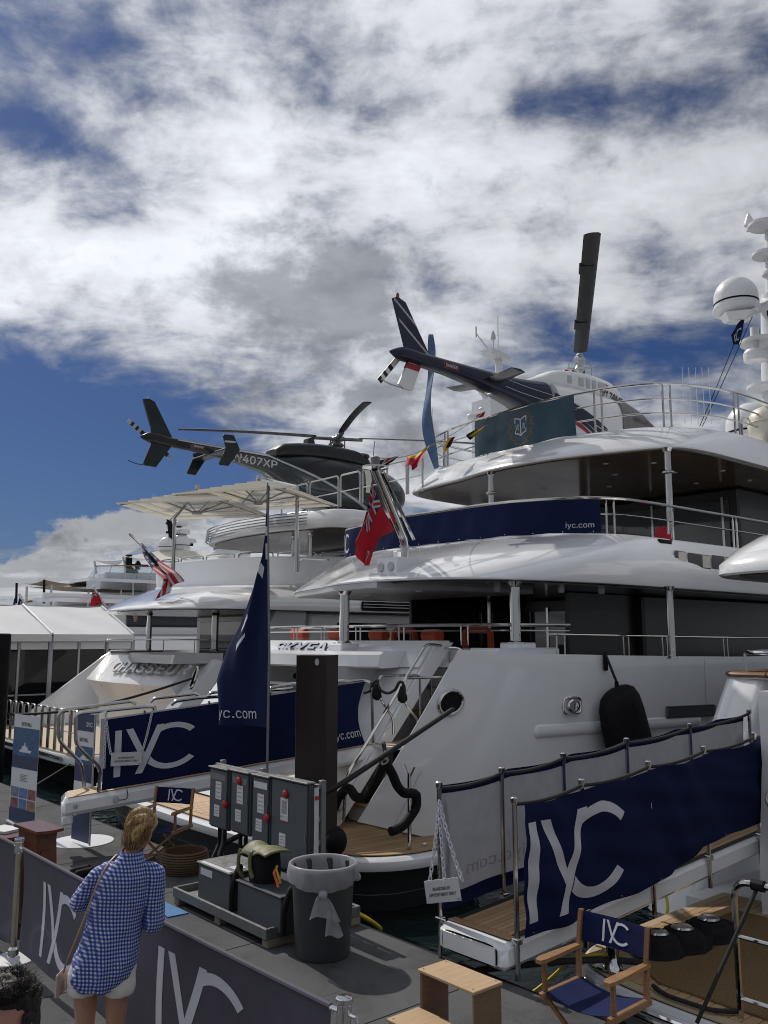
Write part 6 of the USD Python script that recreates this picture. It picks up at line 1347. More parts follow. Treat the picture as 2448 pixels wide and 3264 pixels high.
for (y1, y0, z1, x1, lab, k) in ((8.58, 7.93, .46, 5.22, 'low grey transformer box with a white label on the pallet', 0), (7.79, 7.02, .43, 5.25, 'darker grey transformer box beside the bin, under the bag', 1)):
    T = Thing('transformer_box', lab, 'electrical box', (5.0, (y0 + y1) / 2, .11), 0, 'transformer boxes on the pallet')
    T.add('case', cbox((4.76, y0, .112), (x1, y1, z1), .012), CAB); T.add('lid', cbox((4.745, y0 - .015, z1), (x1 + .01, y1 + .015, z1 + .02), .006), GALV if k == 0 else CAB)
    if k == 0: T.add('label', cbox((4.755, 8.28, .36), (4.759, 8.52, .43), .001), PAPER, smooth=False); T.add('lid_strip', cbox((4.75, y0 + .02, z1 + .02), (4.80, y1 - .05, z1 + .024), .001), PAPER, smooth=False); T.add('loose_paper', cbox((4.86, 8.0, z1 + .021), (5.0, 8.14, z1 + .024), .001), PAPER, smooth=False)
    T.add('cable', tube(spline([(4.9, y0 + .05, z1), (4.85, y0 - .03, z1 + .08), (4.74, y0 - .07, .3), (4.74, y0 - .07, .14)], 14), .028, 8), BLACK)
bq = pa(e6(680, 1150), 4.85)
BG = Thing('tool_bag', 'black tool bag with a worn olive flap, on the grey boxes beside the bin', 'bag', (4.95, 7.62, .45))
BG.add('pouch', (lambda m: (m[0] + (meshkit.fbm(m[0] * 9, 3)[:, None] - .5) * .03, m[1]))(loft([np.array([(4.95 + .15 * w * math.cos(t), 7.60 + .17 * w * math.sin(t), z) for t in np.linspace(0, 2 * np.pi, 26, endpoint=False)]) for z, w in ((.43, .95), (.5, 1.02), (.62, 1.0), (.72, .92), (.74, .8))])), BLACK, smooth=60)
olive = mat('olive_leather', (.115, .115, .05), .6, var=.3, scale=14, bump=.004, bscale=30)
def flap(u, v): u, v = np.ravel(u), np.ravel(v); return np.c_[4.80 + .30 * v, 7.82 - .46 * u, .735 + .07 * u + .035 * np.sin(3.0 * u + 1.5) * np.sin(np.pi * v) - .06 * (v - .5) ** 2 * 4 + .012 * np.sin(11 * u)]
BG.add('flap', sheet(flap, 22, 12, .02), olive, smooth=True); BG.add('strap', tube(spline([(4.80, 7.62, .73), (4.78, 7.6, .6), (4.79, 7.56, .5)], 8), .02, 6), olive)
BG.add('handle', tube(spline([(4.82, 7.84, .72), (4.80, 7.85, .55), (4.84, 7.82, .45)], 10), .018, 6), olive)
for k, (c, m_) in enumerate((((4.95, 7.28, .50), YELF), ((4.90, 7.24, .48), ORANGE))): BG.add('cord_tag', tube(spline([np.array(c) + [0, .1, .12], np.array(c) + [-.05, .04, .1], np.array(c) + [-.06, -.05, .0]], 8), .012, 6), m_)

# bin with a clear liner
bc = np.array([*pz((1030, 2762), .785)[:2], 0]); bc[:2] = (bc[:2] * .55 + pz((1028, 3020), 0)[:2] * .45)
BI = Thing('litter_bin', 'tall grey plastic bin with a knotted clear liner over its rim', 'bin', bc)
BI.add('barrel', lathe([(.235, 0), (.245, .02), (.285, .74), (.30, .76), (.305, .785), (.29, .785), (.275, .74), (.235, .05), (.0, .04)], 48, bc), CAN, smooth=40)
n_ = 60; th = np.linspace(0, 2 * np.pi, n_, endpoint=False); cd_ = unit([E0[0] - bc[0], E0[1] - bc[1], 0]); ac = math.atan2(cd_[1], cd_[0])
R = []
for r0, z0 in ((.243, .30), (.255, .5), (.267, .70), (.284, .789), (.298, .796), (.312, .790), (.319, .775), (.323, .755), (.322, .73), (.309, .71)):
    out = np.array([r0 + (.008 * math.sin(9 * t + z0 * 20) + .007 * math.sin(17 * t + z0 * 31)) * (1 if z0 < .77 else .15) for t in th]); cut = .5 + .5 * np.cos(th - ac)
    zz = z0 - (1.35 * (.790 - z0) * cut ** 1.3 if r0 > .3 else 0)
    R.append(np.c_[bc[0] + out * np.cos(th), bc[1] + out * np.sin(th), np.broadcast_to(zz, n_)])
BI.add('liner', loft(R, False, False), LINER, smooth=True)
fr = bc + cd_ * .33; sdv = np.array([-cd_[1], cd_[0], 0])
def tail_(u, v): u, v = np.ravel(u), np.ravel(v); w = .035 + .10 * v ** .7; return fr + cd_ * (.012 * np.sin(13 * u + 2 * v) + .02 * v)[:, None] + sdv * ((u - .5) * 2 * w + .02 * v)[:, None] + np.array([0, 0, 1]) * (.60 - .20 * v + .02 * np.sin(5 * u))[:, None]
BI.add('liner_tail', sheet(tail_, 16, 10), LINER, smooth=True)
def tail2(u, v): u, v = np.ravel(u), np.ravel(v); w = .03 + .05 * v; return fr + cd_ * (.018 + .012 * np.sin(9 * u) + .01 * v)[:, None] + sdv * ((u - .5) * 2 * w + .07 + .03 * v)[:, None] + np.array([0, 0, 1]) * (.46 - .20 * v + .015 * np.sin(7 * u))[:, None]
BI.add('liner_tail', sheet(tail2, 12, 10), LINER, smooth=True)
BI.add('liner_knot', (trimesh.creation.icosphere(2, .035).vertices * [1, 1.3, 1] + fr + [0, 0, .60], trimesh.creation.icosphere(2, .035).faces), LINER)
sq_ = -sdv * .3 + cd_ * .08; BI.add('liner_tuft', (trimesh.creation.icosphere(2, .05).vertices * [.6, 1, .8] + bc + sdv * .305 * -1 * -1 + [0, 0, .66], trimesh.creation.icosphere(2, .05).faces), LINER)

# folding canvas chairs (local: faces -x, origin on the ground)
DC = Thing('folding_chair', 'wooden folding chair with navy canvas in the foreground at right', 'chair', (*((pz(c9(640, 1320), .45)[:2]) + [0.0, 0.0]), 0), 2.0, 'wooden folding chairs with navy canvas')
wd = lambda k: WOODS[k % 3]
for s in (-1, 1):
    y = s * .265
    DC.add('seat_rail', cbox((-.23, y - .02, .42), (.24, y + .02, .465), .006), wd(0), local=True); DC.add('foot_rail', cbox((-.23, y - .018, .0), (.25, y + .018, .035), .006), wd(1), local=True)
    DC.add('arm_rest', outward(loft([[(x, y - w, .655 + dz), (x, y + w, .655 + dz), (x, y + w, .68 + dz), (x, y - w, .68 + dz)] for x, w, dz in ((-.25, .022, -.004), (-.20, .036, 0), (-.05, .034, .0), (.12, .024, .0), (.235, .02, 0))])), wd(2), local=True)
    DC.add('front_post', cbox((-.20, y - .014, .465), (-.165, y + .014, .655), .005), wd(1), local=True)
    DC.add('back_post', outward(loft([[(x - .016, y - .015, z), (x + .016, y - .015, z), (x + .016, y + .015, z), (x - .016, y + .015, z)] for x, z in ((.205, .465), (.215, .68), (.255, .90))])), wd(0), local=True)
for x, s in ((-.19, 1), (-.155, -1), (.185, 1), (.22, -1)): DC.add('cross_leg', hullm([(x + dx, s * y + dy, z) for y, z in ((-.25, .03), (.25, .43)) for dx in (-.011, .011) for dy in (-.02, .02)]), wd(int(abs(x) * 100)), local=True)
def seat_(u, v): u, v = np.ravel(u), np.ravel(v); return np.c_[-.20 + .42 * u, -.255 + .51 * v, .462 - .045 * np.sin(np.pi * v)]
DC.add('seat', sheet(seat_, 6, 12, .004), NAVY, local=True, smooth=True)
def back_(u, v): u, v = np.ravel(u), np.ravel(v); return np.c_[.222 + .035 * v + .03 * np.sin(np.pi * u) , .285 - .57 * u, .70 + .19 * v]
DC.add('back_rest', sheet(back_, 14, 6, .005), NAVY, local=True, smooth=True)
DC.add('back_letters', decal(fit(LOGO, .33, .14, .36, .74), back_, (.0055 if normals(back_, np.array([.5]), np.array([.5]))[0][0] < 0 else -.0055), .05), WPRINT, local=True, smooth=True)
DC.copy('wooden folding chair with navy canvas beside the left gangway', (5.30, 10.47, 0), 33)

# basket, stool, lecterns, mats
kq = pz((588, 2745), .12)
BS = Thing('wicker_basket', 'round brown wicker basket on the dock by the far chair', 'basket', (kq[0], kq[1], 0))
for k in range(9):
    r_ = .25 + .03 * math.sin(k / 8 * math.pi * .9); BS.add('wicker_coil', tube([(kq[0] + r_ * math.cos(t), kq[1] + r_ * math.sin(t), .016 + .028 * k) for t in np.linspace(0, 6.283, 40, endpoint=False)], .0155, 6, closed=True), WICKER)
BS.add('bottom', lathe([(.24, .0), (.24, .012)], 30, (kq[0], kq[1], 0)), WICKER); BS.add('wall', lathe([(.235, .01), (.26, .13), (.245, .24), (.235, .24), (.25, .13), (.23, .02)], 30, (kq[0], kq[1], 0)), WICKER)
STO = Thing('step_stool', 'two-step pale plywood stool in the foreground', 'step stool', (4.5, 4.6, 0))
sA = [pz(c8(*k), .5) for k in ((990, 1150), (1145, 1100), (1445, 1235), (1285, 1290))]; dx_, dy_ = .27, .53; o_ = sA[0][:2]
sx, sy = o_[0], o_[1]
def ply(n, lo, hi, m_, ch=.004): STO.add(n, cbox((sx + lo[0], sy - hi[1], lo[2]), (sx + hi[0], sy - lo[1], hi[2]), ch), m_, smooth=False)
ply('upper_tread', (-.01, -.01, .478), (dx_, dy_ + .01, .50), PLY); ply('side_panel', (.0, .0, 0), (dx_ - .005, .022, .478), PLYD); ply('side_panel', (.0, dy_ - .022, 0), (dx_ - .005, dy_, .478), PLYD)
ply('lower_tread', (-.30, -.01, .228), (-.005, dy_ + .01, .25), PLY); ply('side_panel', (-.285, 0, 0), (-.006, .022, .228), PLYD); ply('side_panel', (-.285, dy_ - .022, 0), (-.006, dy_, .228), PLYD); ply('back_panel', (-.03, .023, .0), (-.008, dy_ - .023, .22), PLYD)
for x, y, z in ((.02, .02, .5), (.02, .5, .5), (.24, .02, .5), (.24, .5, .5), (-.27, .03, .25), (-.27, .5, .25)): STO.add('screw', lathe([(.008, 0), (.006, .003)], 8, (sx + x, sy - y, z)), STEEL)
LT = Thing('lectern', 'varnished mahogany lectern with a shining sloped top behind the barrier', 'lectern', (3.45, 9.05, 0))
lz = .98; L0 = [pz(c7(*k), lz) for k in ((100, 285), (210, 345), (370, 320), (225, 275))]; lc = np.mean(L0, 0)
e_ = np.array([L0[2][0] - L0[1][0], L0[2][1] - L0[1][1], 0]); wL = np.linalg.norm(e_); e_ = unit(e_); g_ = np.array([-e_[1], e_[0], 0]); g_ = g_ if g_ @ (L0[0] - L0[1]) > 0 else -g_; dL = .52
l0 = np.array([L0[1][0], L0[1][1], 0])
def lect(T, l0, e_, g_, w, d, h):
    P = lambda s, t, z: l0 + e_ * s + g_ * t + np.array([0, 0, z])
    T.add('body', outward(loft([[P(.0 + k, .02 + k, z), P(w - k, .02 + k, z), P(w - k, d - .02 - k, z), P(k, d - .02 - k, z)] for z, k in ((.09, 0), (h - .10, .035), (h - .03, .03))])), MAHOG)
    T.add('base', outward(loft([[P(0, 0, z), P(w, 0, z), P(w, d, z), P(0, d, z)] for z in (0, .06)] + [[P(.03, .03, .09), P(w - .03, .03, .09), P(w - .03, d - .03, .09), P(.03, d - .03, .09)]])), MAHOG)
    xs = np.linspace(0, 1, 9); T.add('top', outward(loft([np.array([P(w * s, -.02 - .035 * math.sin(math.pi * s), z) for s in xs] + [P(w * s, d, z) for s in xs[::-1]]) + np.array([0, 0, dz]) for z, dz in ((h - .028, 0), (h - .02, 0), (h, 0))])), MAHOG, smooth=40)
    T.add('panel', outward(loft([[P(.08, .022 - dz, .2), P(w - .08, .022 - dz, .2), P(w - .08, .045 - dz, h - .2), P(.08, .045 - dz, h - .2)] for dz in (0, .012)])), MAHOG)
lect(LT, l0, e_, g_, wL, dL, lz)
LT2 = Thing('lectern', 'lower wooden counter at the left edge behind the barrier', 'counter', (3.2, 10.0, 0))
z2 = .78; M0 = [pz(c7(*k), z2) for k in ((-60, 395), (85, 370))]; lect(LT2, np.array([M0[0][0], M0[0][1], 0]), unit([*(M0[1] - M0[0])[:2], 0]), np.array([*(-np.array([-(M0[1] - M0[0])[1], (M0[1] - M0[0])[0]]) if (np.array([-(M0[1] - M0[0])[1], (M0[1] - M0[0])[0]]) @ np.array([1, .8])) < 0 else np.array([-(M0[1] - M0[0])[1], (M0[1] - M0[0])[0]])), 0]) / np.linalg.norm((M0[1] - M0[0])[:2]), .75, .4, z2)
tq = pz(c7(25, 335), z2 + .01); solo('leaflet_stack', 'small stack of pale leaflets on the lower wooden counter', 'leaflets', rot(cbox((tq[0] - .12, tq[1] - .16, z2 + .001), (tq[0] + .12, tq[1] + .16, z2 + .03), .003), 'z', 20, tq), PAPER, smooth=False)
# roll-up displays
def rollup(name, label, base, ex, w, h, lean, bands, extras, plate='flat'):
    T = Thing(name, label, 'display banner', base); ex = unit(ex); up = unit(np.array([0, 0, 1]) + lean * np.array([-ex[1], ex[0], 0])); base = np.array(base, float) ; o = base - ex * w / 2
    T.add('sheet', frame(cbox((0, .04, -.004), (w, h, .0), .001), o, ex, up), PAPER, smooth=False)
    for k, (v0, v1, m_) in enumerate(bands): T.add('printed_band', frame(cbox((.001, .04 + (h - .04) * v0, .0005), (w - .001, .04 + (h - .04) * v1, .002), .0003), o, ex, up), m_, smooth=False)
    for (t, u0, v0, ww, hh, m_) in extras:
        g = text_poly(t, 1, True) if isinstance(t, str) else t
        T.add('lettering' if isinstance(t, str) else 'picture', flatprint(fit(g, u0 * w, h * v0, ww * w, hh * h), o + np.cross(ex, up) * .0025, ex, up, .001), m_, smooth=False)
    return T, o, ex, up
DB_ = mat('printed_deep_blue', (.008, .018, .06), .5, var=.3, scale=3); DB2 = mat('printed_sea_blue', (.018, .06, .14), .5, var=.5, scale=4, stretch=(1, 1, 4)); PH = [mat(f'printed_photo_{k}', c, .5, var=.7, scale=12) for k, c in enumerate([(.14, .05, .05), (.05, .10, .22), (.17, .09, .06), (.10, .12, .15), (.05, .12, .28), (.15, .06, .05)])]  # print colours darkened to carry the shade the displays stand in
ship = Polygon([(0, .1), (.1, 0), (.9, 0), (1, .2), (.7, .22), (.66, .45), (.5, .5), (.48, .8), (.42, .8), (.4, .55), (.25, .5), (.2, .25)])
r0, r1 = pz(c4(55, 1370), 0), pz(c4(190, 1335), 0)
rb = (r0 + r1) / 2; hR = pa(c4(190, 715), rb[0])[2]
ex = [(t, .16 + .28 * (k % 3), 0, 0, 0, 0) for k, t in ()]
T, o, e1_, u1_ = rollup('display_banner', 'tall roll-up display with a blue yacht picture and rows of photos', (rb[0], rb[1], 0), (0.15, -1, 0), .80, hR + .02, .0, [(.62, .88, DB2), (.50, .62, DB_), (.0, .13, DB_)],
    [('SKYFALL', .30, .90, .40, .035, INK), (ship, .25, .66, .5, .09, PAPER)] + [(sbox(0, 0, 1, 1), .03 + .325 * (k % 3), .15 + .10 * (k // 3), .295, .09, PH[k]) for k in range(6)] + [(sbox(0, 0, 1, 1), .36, .40 + .014 * k, .28 - .06 * (k % 2), .004, INK) for k in range(5)])
T.add('foot', cbox((rb[0] - .10, rb[1] - .42, 0), (rb[0] + .10, rb[1] + .42, .045), .012), ALU)
ov = pz((262, 2683), 0); ov[2] = 0
pb_ = pz(c7(470, 415), .02); hS = pa(c4(470, 690), pb_[0])[2]
T, o, e1_, u1_ = rollup('display_banner', 'narrow display with dark top on an oval white foot, behind the left gangway', (pb_[0], pb_[1], 0.012), (0.10, -1, 0), .52, hS, .0, [(.86, 1, DB_), (.60, .74, DB2), (.46, .60, DB_), (.0, .31, DB_)], [('IYC', .55, .90, .34, .035, PAPER), ('SKYFALL', .2, .78, .5, .03, INK), (ship, .2, .64, .6, .05, PAPER)])
T.add('oval_foot', mv(sc(extr(Point(0, 0).buffer(.42, 32), .012), (1, 1, 1)), (ov[0], ov[1], 0.0005)), GEL2, smooth=False)
T.add('edge_frame', frame(cbox((.50, .02, -.015), (.525, hS, .004), .003), o, e1_, u1_), ALU, smooth=False)
bm = [pz(c7(*k), .004) for k in ((955, 755), (1110, 825), (985, 850), (900, 790))]; solo('blue_mat', 'small blue vinyl mat lying on the carpet by the pallet', 'mat', slab([k[:2] for k in bm], .001, .012), BLUEM, smooth=False)
sh_ = pz(c7(470, 575), .05); 
for k, dy in enumerate((0, .14)):
    m = capsule((sh_[0] - .08, sh_[1] - dy, .05), (sh_[0] + .10, sh_[1] - dy + .02, .055), .05); solo('black_shoe', ('left' if k == 0 else 'right') + ' black shoe of the pair behind the barrier', 'shoe', (np.c_[m[0][:, :2], np.maximum(m[0][:, 2], .002)], m[1]), BLACK, smooth=60, group='pair of black shoes')

# rope barrier with printed banners
sp1, sp2 = np.array([2.81, 8.32, 0]), np.array([2.87, 3.66, 0]); sp0 = np.array([2.75, 12.4, 0])
BP = Thing('stanchion', 'polished barrier post at the left with a white foot plate', 'barrier post', sp1, 0, 'barrier posts')
BP.add('foot_plate', lathe([(.19, 0), (.19, .012), (.05, .03), (.04, .04)], 36), PAPER, local=True); BP.add('pole', lathe([(.027, .03), (.027, 1.0)], 18), BRASS, local=True); BP.add('collar', lathe([(.034, .90), (.038, .905), (.038, .99), (.036, 1.0)], 18), CHROME, local=True)
BP.add('cap', lathe([(.038, 1.0), (.044, 1.006), (.044, 1.026), (.041, 1.03), (.0, 1.031)], 22), CHROME, local=True); BP.add('foot_collar', lathe([(.05, .03), (.045, .09), (.03, .11)], 18), CHROME, local=True)
for s in (-1, 1): BP.add('hook', tube([(0, s * .03, .955), (0, s * .08, .955), (0, s * .085, .93)], .01, 6), CHROME, local=True)
BP.copy('polished barrier post at bottom centre, in front of the plywood stool', sp2, 8); BP.copy('far barrier post beyond the left edge', sp0, 0)
BARN = mat('grey_navy_barrier_cloth', (.095, .088, .125), .8, var=.12, scale=5, transl=.3, bump=.001, bscale=120, sheen=.1)
for k, (A_, B_, lab) in enumerate(((sp1, sp2, 'long grey navy barrier banner with two sets of white letters'), (sp0, sp1, 'barrier banner left of the left post'))):
    def bf(u, v, A_=A_, B_=B_):
        u, v = np.ravel(u), np.ravel(v); d = B_ - A_; L = np.linalg.norm(d); x = u * (1 - .22 / L) + .11 / L
        p = A_ + d * x[:, None]; w = .025 * np.sin(np.pi * v) * np.sin(x * L * 1.9 + 1.2 * v) + .012 * np.sin(x * L * 5 + 3 * v) * (1 - v)
        return p + np.c_[w, 0 * w, .10 + .85 * v - .012 * np.sin(np.pi * x) * v]
    T = Thing('barrier_banner', lab, 'banner', (A_ + B_) / 2, 0, None)
    T.add('cloth', sheet(bf, 80, 14, .003), BARN, smooth=True); pth = bf(np.linspace(0, 1, 40), np.ones(40)); T.add('top_rod', tube(pth + [0, 0, .004], .016, 8), BARN)
    ends = bf(np.array([0., 1.]), np.array([1., 1.])); T.add('rod_end', tube([A_ + [0, -.04, .955] if k == 0 else A_ + [0, -.04, .955], ends[0]], .014, 8), CHROME); T.add('rod_end', tube([ends[1], B_ + [0, .04, .955]], .014, 8), CHROME)
    if k == 0:
        Ld = np.linalg.norm(B_ - A_); U = lambda p: (sp1[1] - pa(p, 2.84)[1]) / Ld; V = lambda p: (pa(p, 2.84)[2] - .10) / .85
        for p0, p1, pv0, pv1 in ((f7(400, 1460), f7(760, 1760), f7(415, 1460), f7(475, 685)), (c7(925, 1475), c7(1435, 1380), None, c7(1040, 1065))):
            v0 = V(pv0) if pv0 else .10; v1 = V(pv1); u0, u1 = U(p0), U(p1)
            if pv0: u1 = u0 + (v1 - v0) * .85 * 1.32 / Ld
            T.add('letters', decal(fit(LOGO, u0, max(v0, .06), u1 - u0, min(v1, .9) - max(v0, .06)), bf, .004 * facing(bf), .03), WPRINT, smooth=True)

# feather flag behind the cabinets
FP = pa(c4(1568, 1100), 6.0); fp_ = np.array([6.0, FP[1], 0])
FF = Thing('feather_flag', 'tall dark navy feather flag on a thin pole behind the switch cabinets', 'flag', (6.0 - .35, fp_[1], 0))
FF.add('pole', tube([(6.0, fp_[1], -.2), (6.0, fp_[1], 2.6), (6.0, pa(c1(1570, 760), 6.0)[1], pa(c1(1570, 640), 6.0)[2] + .03)], [.018, .016, .010], 8), GALV); FF.add('pole_socket', lathe([(.03, -.15), (.03, .35)], 10, (6.0, fp_[1], 0)), BLACK)
edge_ = [(c4(1575, 772), c4(1310, 752)), (c4(1574, 690), c4(1310, 672)), (c4(1574, 590), c4(1298, 590)), (c4(1574, 490), c4(1284, 492)), (c4(1574, 400), c4(1302, 410)), (c4(1574, 300), c4(1335, 300)), (c4(1575, 180), c4(1395, 180)), (c4(1576, 40), c4(1440, 40)), (c1(1577, 1180), c1(1492, 1170)), (c1(1578, 1060), c1(1535, 1060)), (c1(1577, 930), c1(1556, 930)), (c1(1576, 780), c1(1562, 780)), (c1(1573, 640), c1(1571, 640))]
ER = np.array([pa(a, 6.0) for a, b in edge_]); EL_ = np.array([pa(b, 6.0) for a, b in edge_])
def ff(u, v):
    u, v = np.ravel(u), np.ravel(v); k = np.linspace(0, 1, len(ER)); a = np.stack([np.interp(v, k, ER[:, i]) for i in range(3)], 1); b = np.stack([np.interp(v, k, EL_[:, i]) for i in range(3)], 1)
    p = a + (b - a) * u[:, None]; p[:, 0] += (.10 * np.sin(u * 5.5 + v * 3) * u + .03 * np.sin(u * 13 - v * 5) * u) * np.minimum(1, 1.3 - v); return p
FF.add('cloth', sheet(ff, 30, 70, .003), NAVY, smooth=True)
fs = .004 * facing(ff)
FF.add('web_address', decal(affinity.scale(fit(text_poly('yc.com', 1), .26, .028, .66, .062, .004), -1, 1, origin=(.60, .06)), ff, fs, .03), WPRINT, smooth=True)
for q4 in ([(.02, .74), (.25, .74), (.35, .80), (.08, .80)], [(.35, .66), (.62, .69), (.55, .725), (.30, .705)], [(.10, .83), (.5, .83), (.6, .86), (.2, .86)], [(.72, .475), (.80, .50), (.62, .545), (.58, .53)], [(.66, .40), (.70, .43), (.55, .475), (.53, .46)]):
    FF.add('letter_fold', decal(Polygon(q4), ff, fs, .03), WPRINT, smooth=True)
# ---------------------------------------------------------------- banners, flags, ropes, cushions and fender on the yachts
full = curve2(UT, 300); ut = inset(full, .03)
su = np.r_[0, np.cumsum(np.linalg.norm(np.diff(ut, axis=0), axis=1))]
i0 = int(np.argmin(np.hypot(ut[:, 0] - 12.75, ut[:, 1] - 9.05))); i1 = int(np.argmin(np.hypot(ut[:, 0] - 12.3, ut[:, 1] - 15.9)))
def deckb(u, v):
    u, v = np.ravel(u), np.ravel(v); s = su[i1] + (su[i0] - su[i1]) * u
    x, y = np.interp(s, su, ut[:, 0]), np.interp(s, su, ut[:, 1]); return np.c_[x - .012 * np.sin(s * 9 + v) * v * (1 - v) * 4, y, 4.64 + .60 * v + .008 * np.sin(s * 7) * (1 - v)]
DBN = Thing('banner', 'long navy banner with small white web address along the middle deck rail', 'banner', (11.7, 12.0, 4.64))
DBN.add('cloth', sheet(deckb, 120, 8, .004), NAVY, smooth=True)
Ls = abs(su[i1] - su[i0]); fo = .005 * facing(deckb)
DBN.add('letters', decal(fit(LOGO, .012, .14, .095 * 1.3 * 5.5 / Ls * .75, .72), deckb, fo, .02), WPRINT, smooth=True)
DBN.add('web_address', decal(fit(text_poly('iyc.com', 1), 1 - .62 / Ls, .12, .50 / Ls, .20), deckb, fo, .02), WPRINT, smooth=True)
for k in range(14): q_ = deckb(np.array([.02 + k * .074]), np.array([.04]))[0]; DBN.add('eyelet', (trimesh.creation.icosphere(1, .012).vertices + q_ + [-.012, 0, 0], trimesh.creation.icosphere(1, .012).faces), CHROME)
sh_t = ht_[:, 1]
def wtw(u, v):
    u, v = np.ravel(u), np.ravel(v); ya = 13.98 - 2.95 * u; o = np.argsort(ht_[:, 1]); x = np.interp(ya, ht_[o, 1], ht_[o, 0])
    return np.c_[x - .07 - .03 * np.sin(u * 11 + 2 * v) * (1 - v) - .02 * np.sin(u * 23) * (1 - v), ya, 7.05 + .90 * v + .03 * np.sin(u * 9) * (1 - v) - .02 * np.abs(np.sin(u * 9.4)) * v]
WB = Thing('banner', 'shiny teal banner with a white crest and gold wreath on the top deck rail', 'banner', (14.8, 12.7, 7.12))
WB.add('cloth', sheet(wtw, 90, 14, .003), TEAL, smooth=True); fo = .004 * facing(wtw)
asp = .83 / 2.85
def crest(w0, h0):
    outl = Polygon([(0, .78), (0, .95), (.42, .95), (.42, .12), (.14, .22), (.14, .08), (.5, -.05), (.86, .08), (.86, .22), (.58, .12), (.58, .95), (1, .95), (1, .78), (.9, .78), (.9, .86), (.64, .86), (.64, .2), (.36, .2), (.36, .86), (.1, .86), (.1, .78)]).buffer(0)
    return outl
ln = lambda pts, w: LineString(pts).buffer(w, cap_style=2, join_style=2)
cr = shapely.union_all([ln([(0, .72), (0, 1), (.2, 1)], .035), ln([(1, .72), (1, 1), (.8, 1)], .035), ln([(.12, 1), (.38, .93), (.5, .86), (.62, .93), (.88, 1)], .035), ln([(.5, .9), (.5, .1)], .05), ln([(0, .34), (0, .16), (.30, .10), (.5, 0), (.70, .10), (1, .16), (1, .34)], .035)])
WB.add('crest', decal(fit(cr, .455, .30, .125, .48), wtw, fo, .02), WPRINT, smooth=True)
for u0 in (.465, .535): WB.add('crest_letter', decal(fit(text_poly('W', 1), u0, .46, .035, .15), wtw, fo, .02), WPRINT, smooth=True)
for k in range(22):
    t = math.radians(-55 - 26 + k * 12.2 - 90 + 26); 
    t = math.radians(120 + k * (300 / 21)); cx, cy = .5175 + .118 * math.cos(t) * 1.0, .50 + .40 * math.sin(t)
    leaf = affinity.rotate(affinity.scale(Point(0, 0).buffer(1, 6), .014, .05), math.degrees(t) + (25 if k % 2 else -25)); WB.add('wreath_leaf', decal(affinity.translate(leaf, cx, cy), wtw, fo, .05), GOLD, smooth=True)


def wave_flag(name, label, cat, corners, layers, base_mat, amp=.08, freq=7, parts='cloth', group=None, nu=36, nv=24, pole=None):
    """A flag stretched over four traced corners (hoist bottom, fly bottom, fly top, hoist top) with folds; layers: (part, outline in u, v, material)."""
    a, b, c, d = [np.asarray(k, float) for k in corners]; n_ = unit(np.cross(b - a, d - a))
    def fn(u, v):
        u, v = np.ravel(u)[:, None], np.ravel(v)[:, None]; p = (1 - u) * ((1 - v) * a + v * d) + u * ((1 - v) * b + v * c)
        return p + n_ * amp * (np.sin(freq * u + 2.2 * v) * u ** .5 + .4 * np.sin(2.3 * freq * u - 3 * v + 1) * u + .25 * np.sin(9 * v + 4 * u) * u)
    T = Thing(name, label, cat, (a + c) / 2, 0, group); T.add('cloth', sheet(fn, nu, nv, .002), base_mat, smooth=True); f_ = facing(fn)
    for k, (pn, g, m_) in enumerate(layers):
        lv = (.003 + .0012 * k); T.add(pn, decal(g, fn, lv * f_, .05), m_, smooth=True)
    return T, fn


def union_jack(u0, v0, w, h):
    R_ = sbox(u0, v0, u0 + w, v0 + h); D = lambda wd: shapely.union_all([LineString([(u0, v0), (u0 + w, v0 + h)]).buffer(wd * h), LineString([(u0, v0 + h), (u0 + w, v0)]).buffer(wd * h)]).intersection(R_)
    Cx = lambda wd: shapely.union_all([sbox(u0 + w / 2 - wd * h * .6, v0, u0 + w / 2 + wd * h * .6, v0 + h), sbox(u0, v0 + h / 2 - wd * h, u0 + w, v0 + h / 2 + wd * h)]).intersection(R_)
    return [('canton', R_, BLUEF), ('white_saltire', D(.10).buffer(1e-4), WHITEF), ('red_saltire', D(.035), REDF), ('white_cross', Cx(.17), WHITEF), ('red_cross', Cx(.10), REDF)]


# stainless ensign staff with the large red ensign
s0_, s1_, s2_ = pa(c2(905, 1650), 9.75), pa(c2(905, 1525), 9.75), pa(c2(730, 1100), 9.0)
FS = Thing('flagstaff', 'thick polished flagstaff leaning aft from the middle deck of the central yacht', 'flagstaff', s0_)
FS.add('pole', tube(bend([s0_, s1_, s2_], .12, 5), .075, 14), STEEL); FS.add('stay_bar', tube([s1_ + [.16, -.05, .05], s2_ + [.10, -.08, -.05]], .03, 8), STEEL)
FS.add('top_disc', lathe([(.10, 0), (.22, .02), (.22, .05), (.08, .06)], 22, s2_), STEEL); FS.add('top_lamp', lathe([(.07, .06), (.08, .2), (.05, .22)], 12, s2_), GALV); FS.add('aerial', tube([s2_ + [0, .05, .2], s2_ + [.05, .08, .5]], .006, 5), BLACK)
ya_ = 9.25
A_, B_, C_, D_ = pa(c2(705, 1180), 9.1), pa(c2(850, 1460), 9.45), pa(c5(690, 270), 9.3), pa(c2(615, 1490), 9.2)
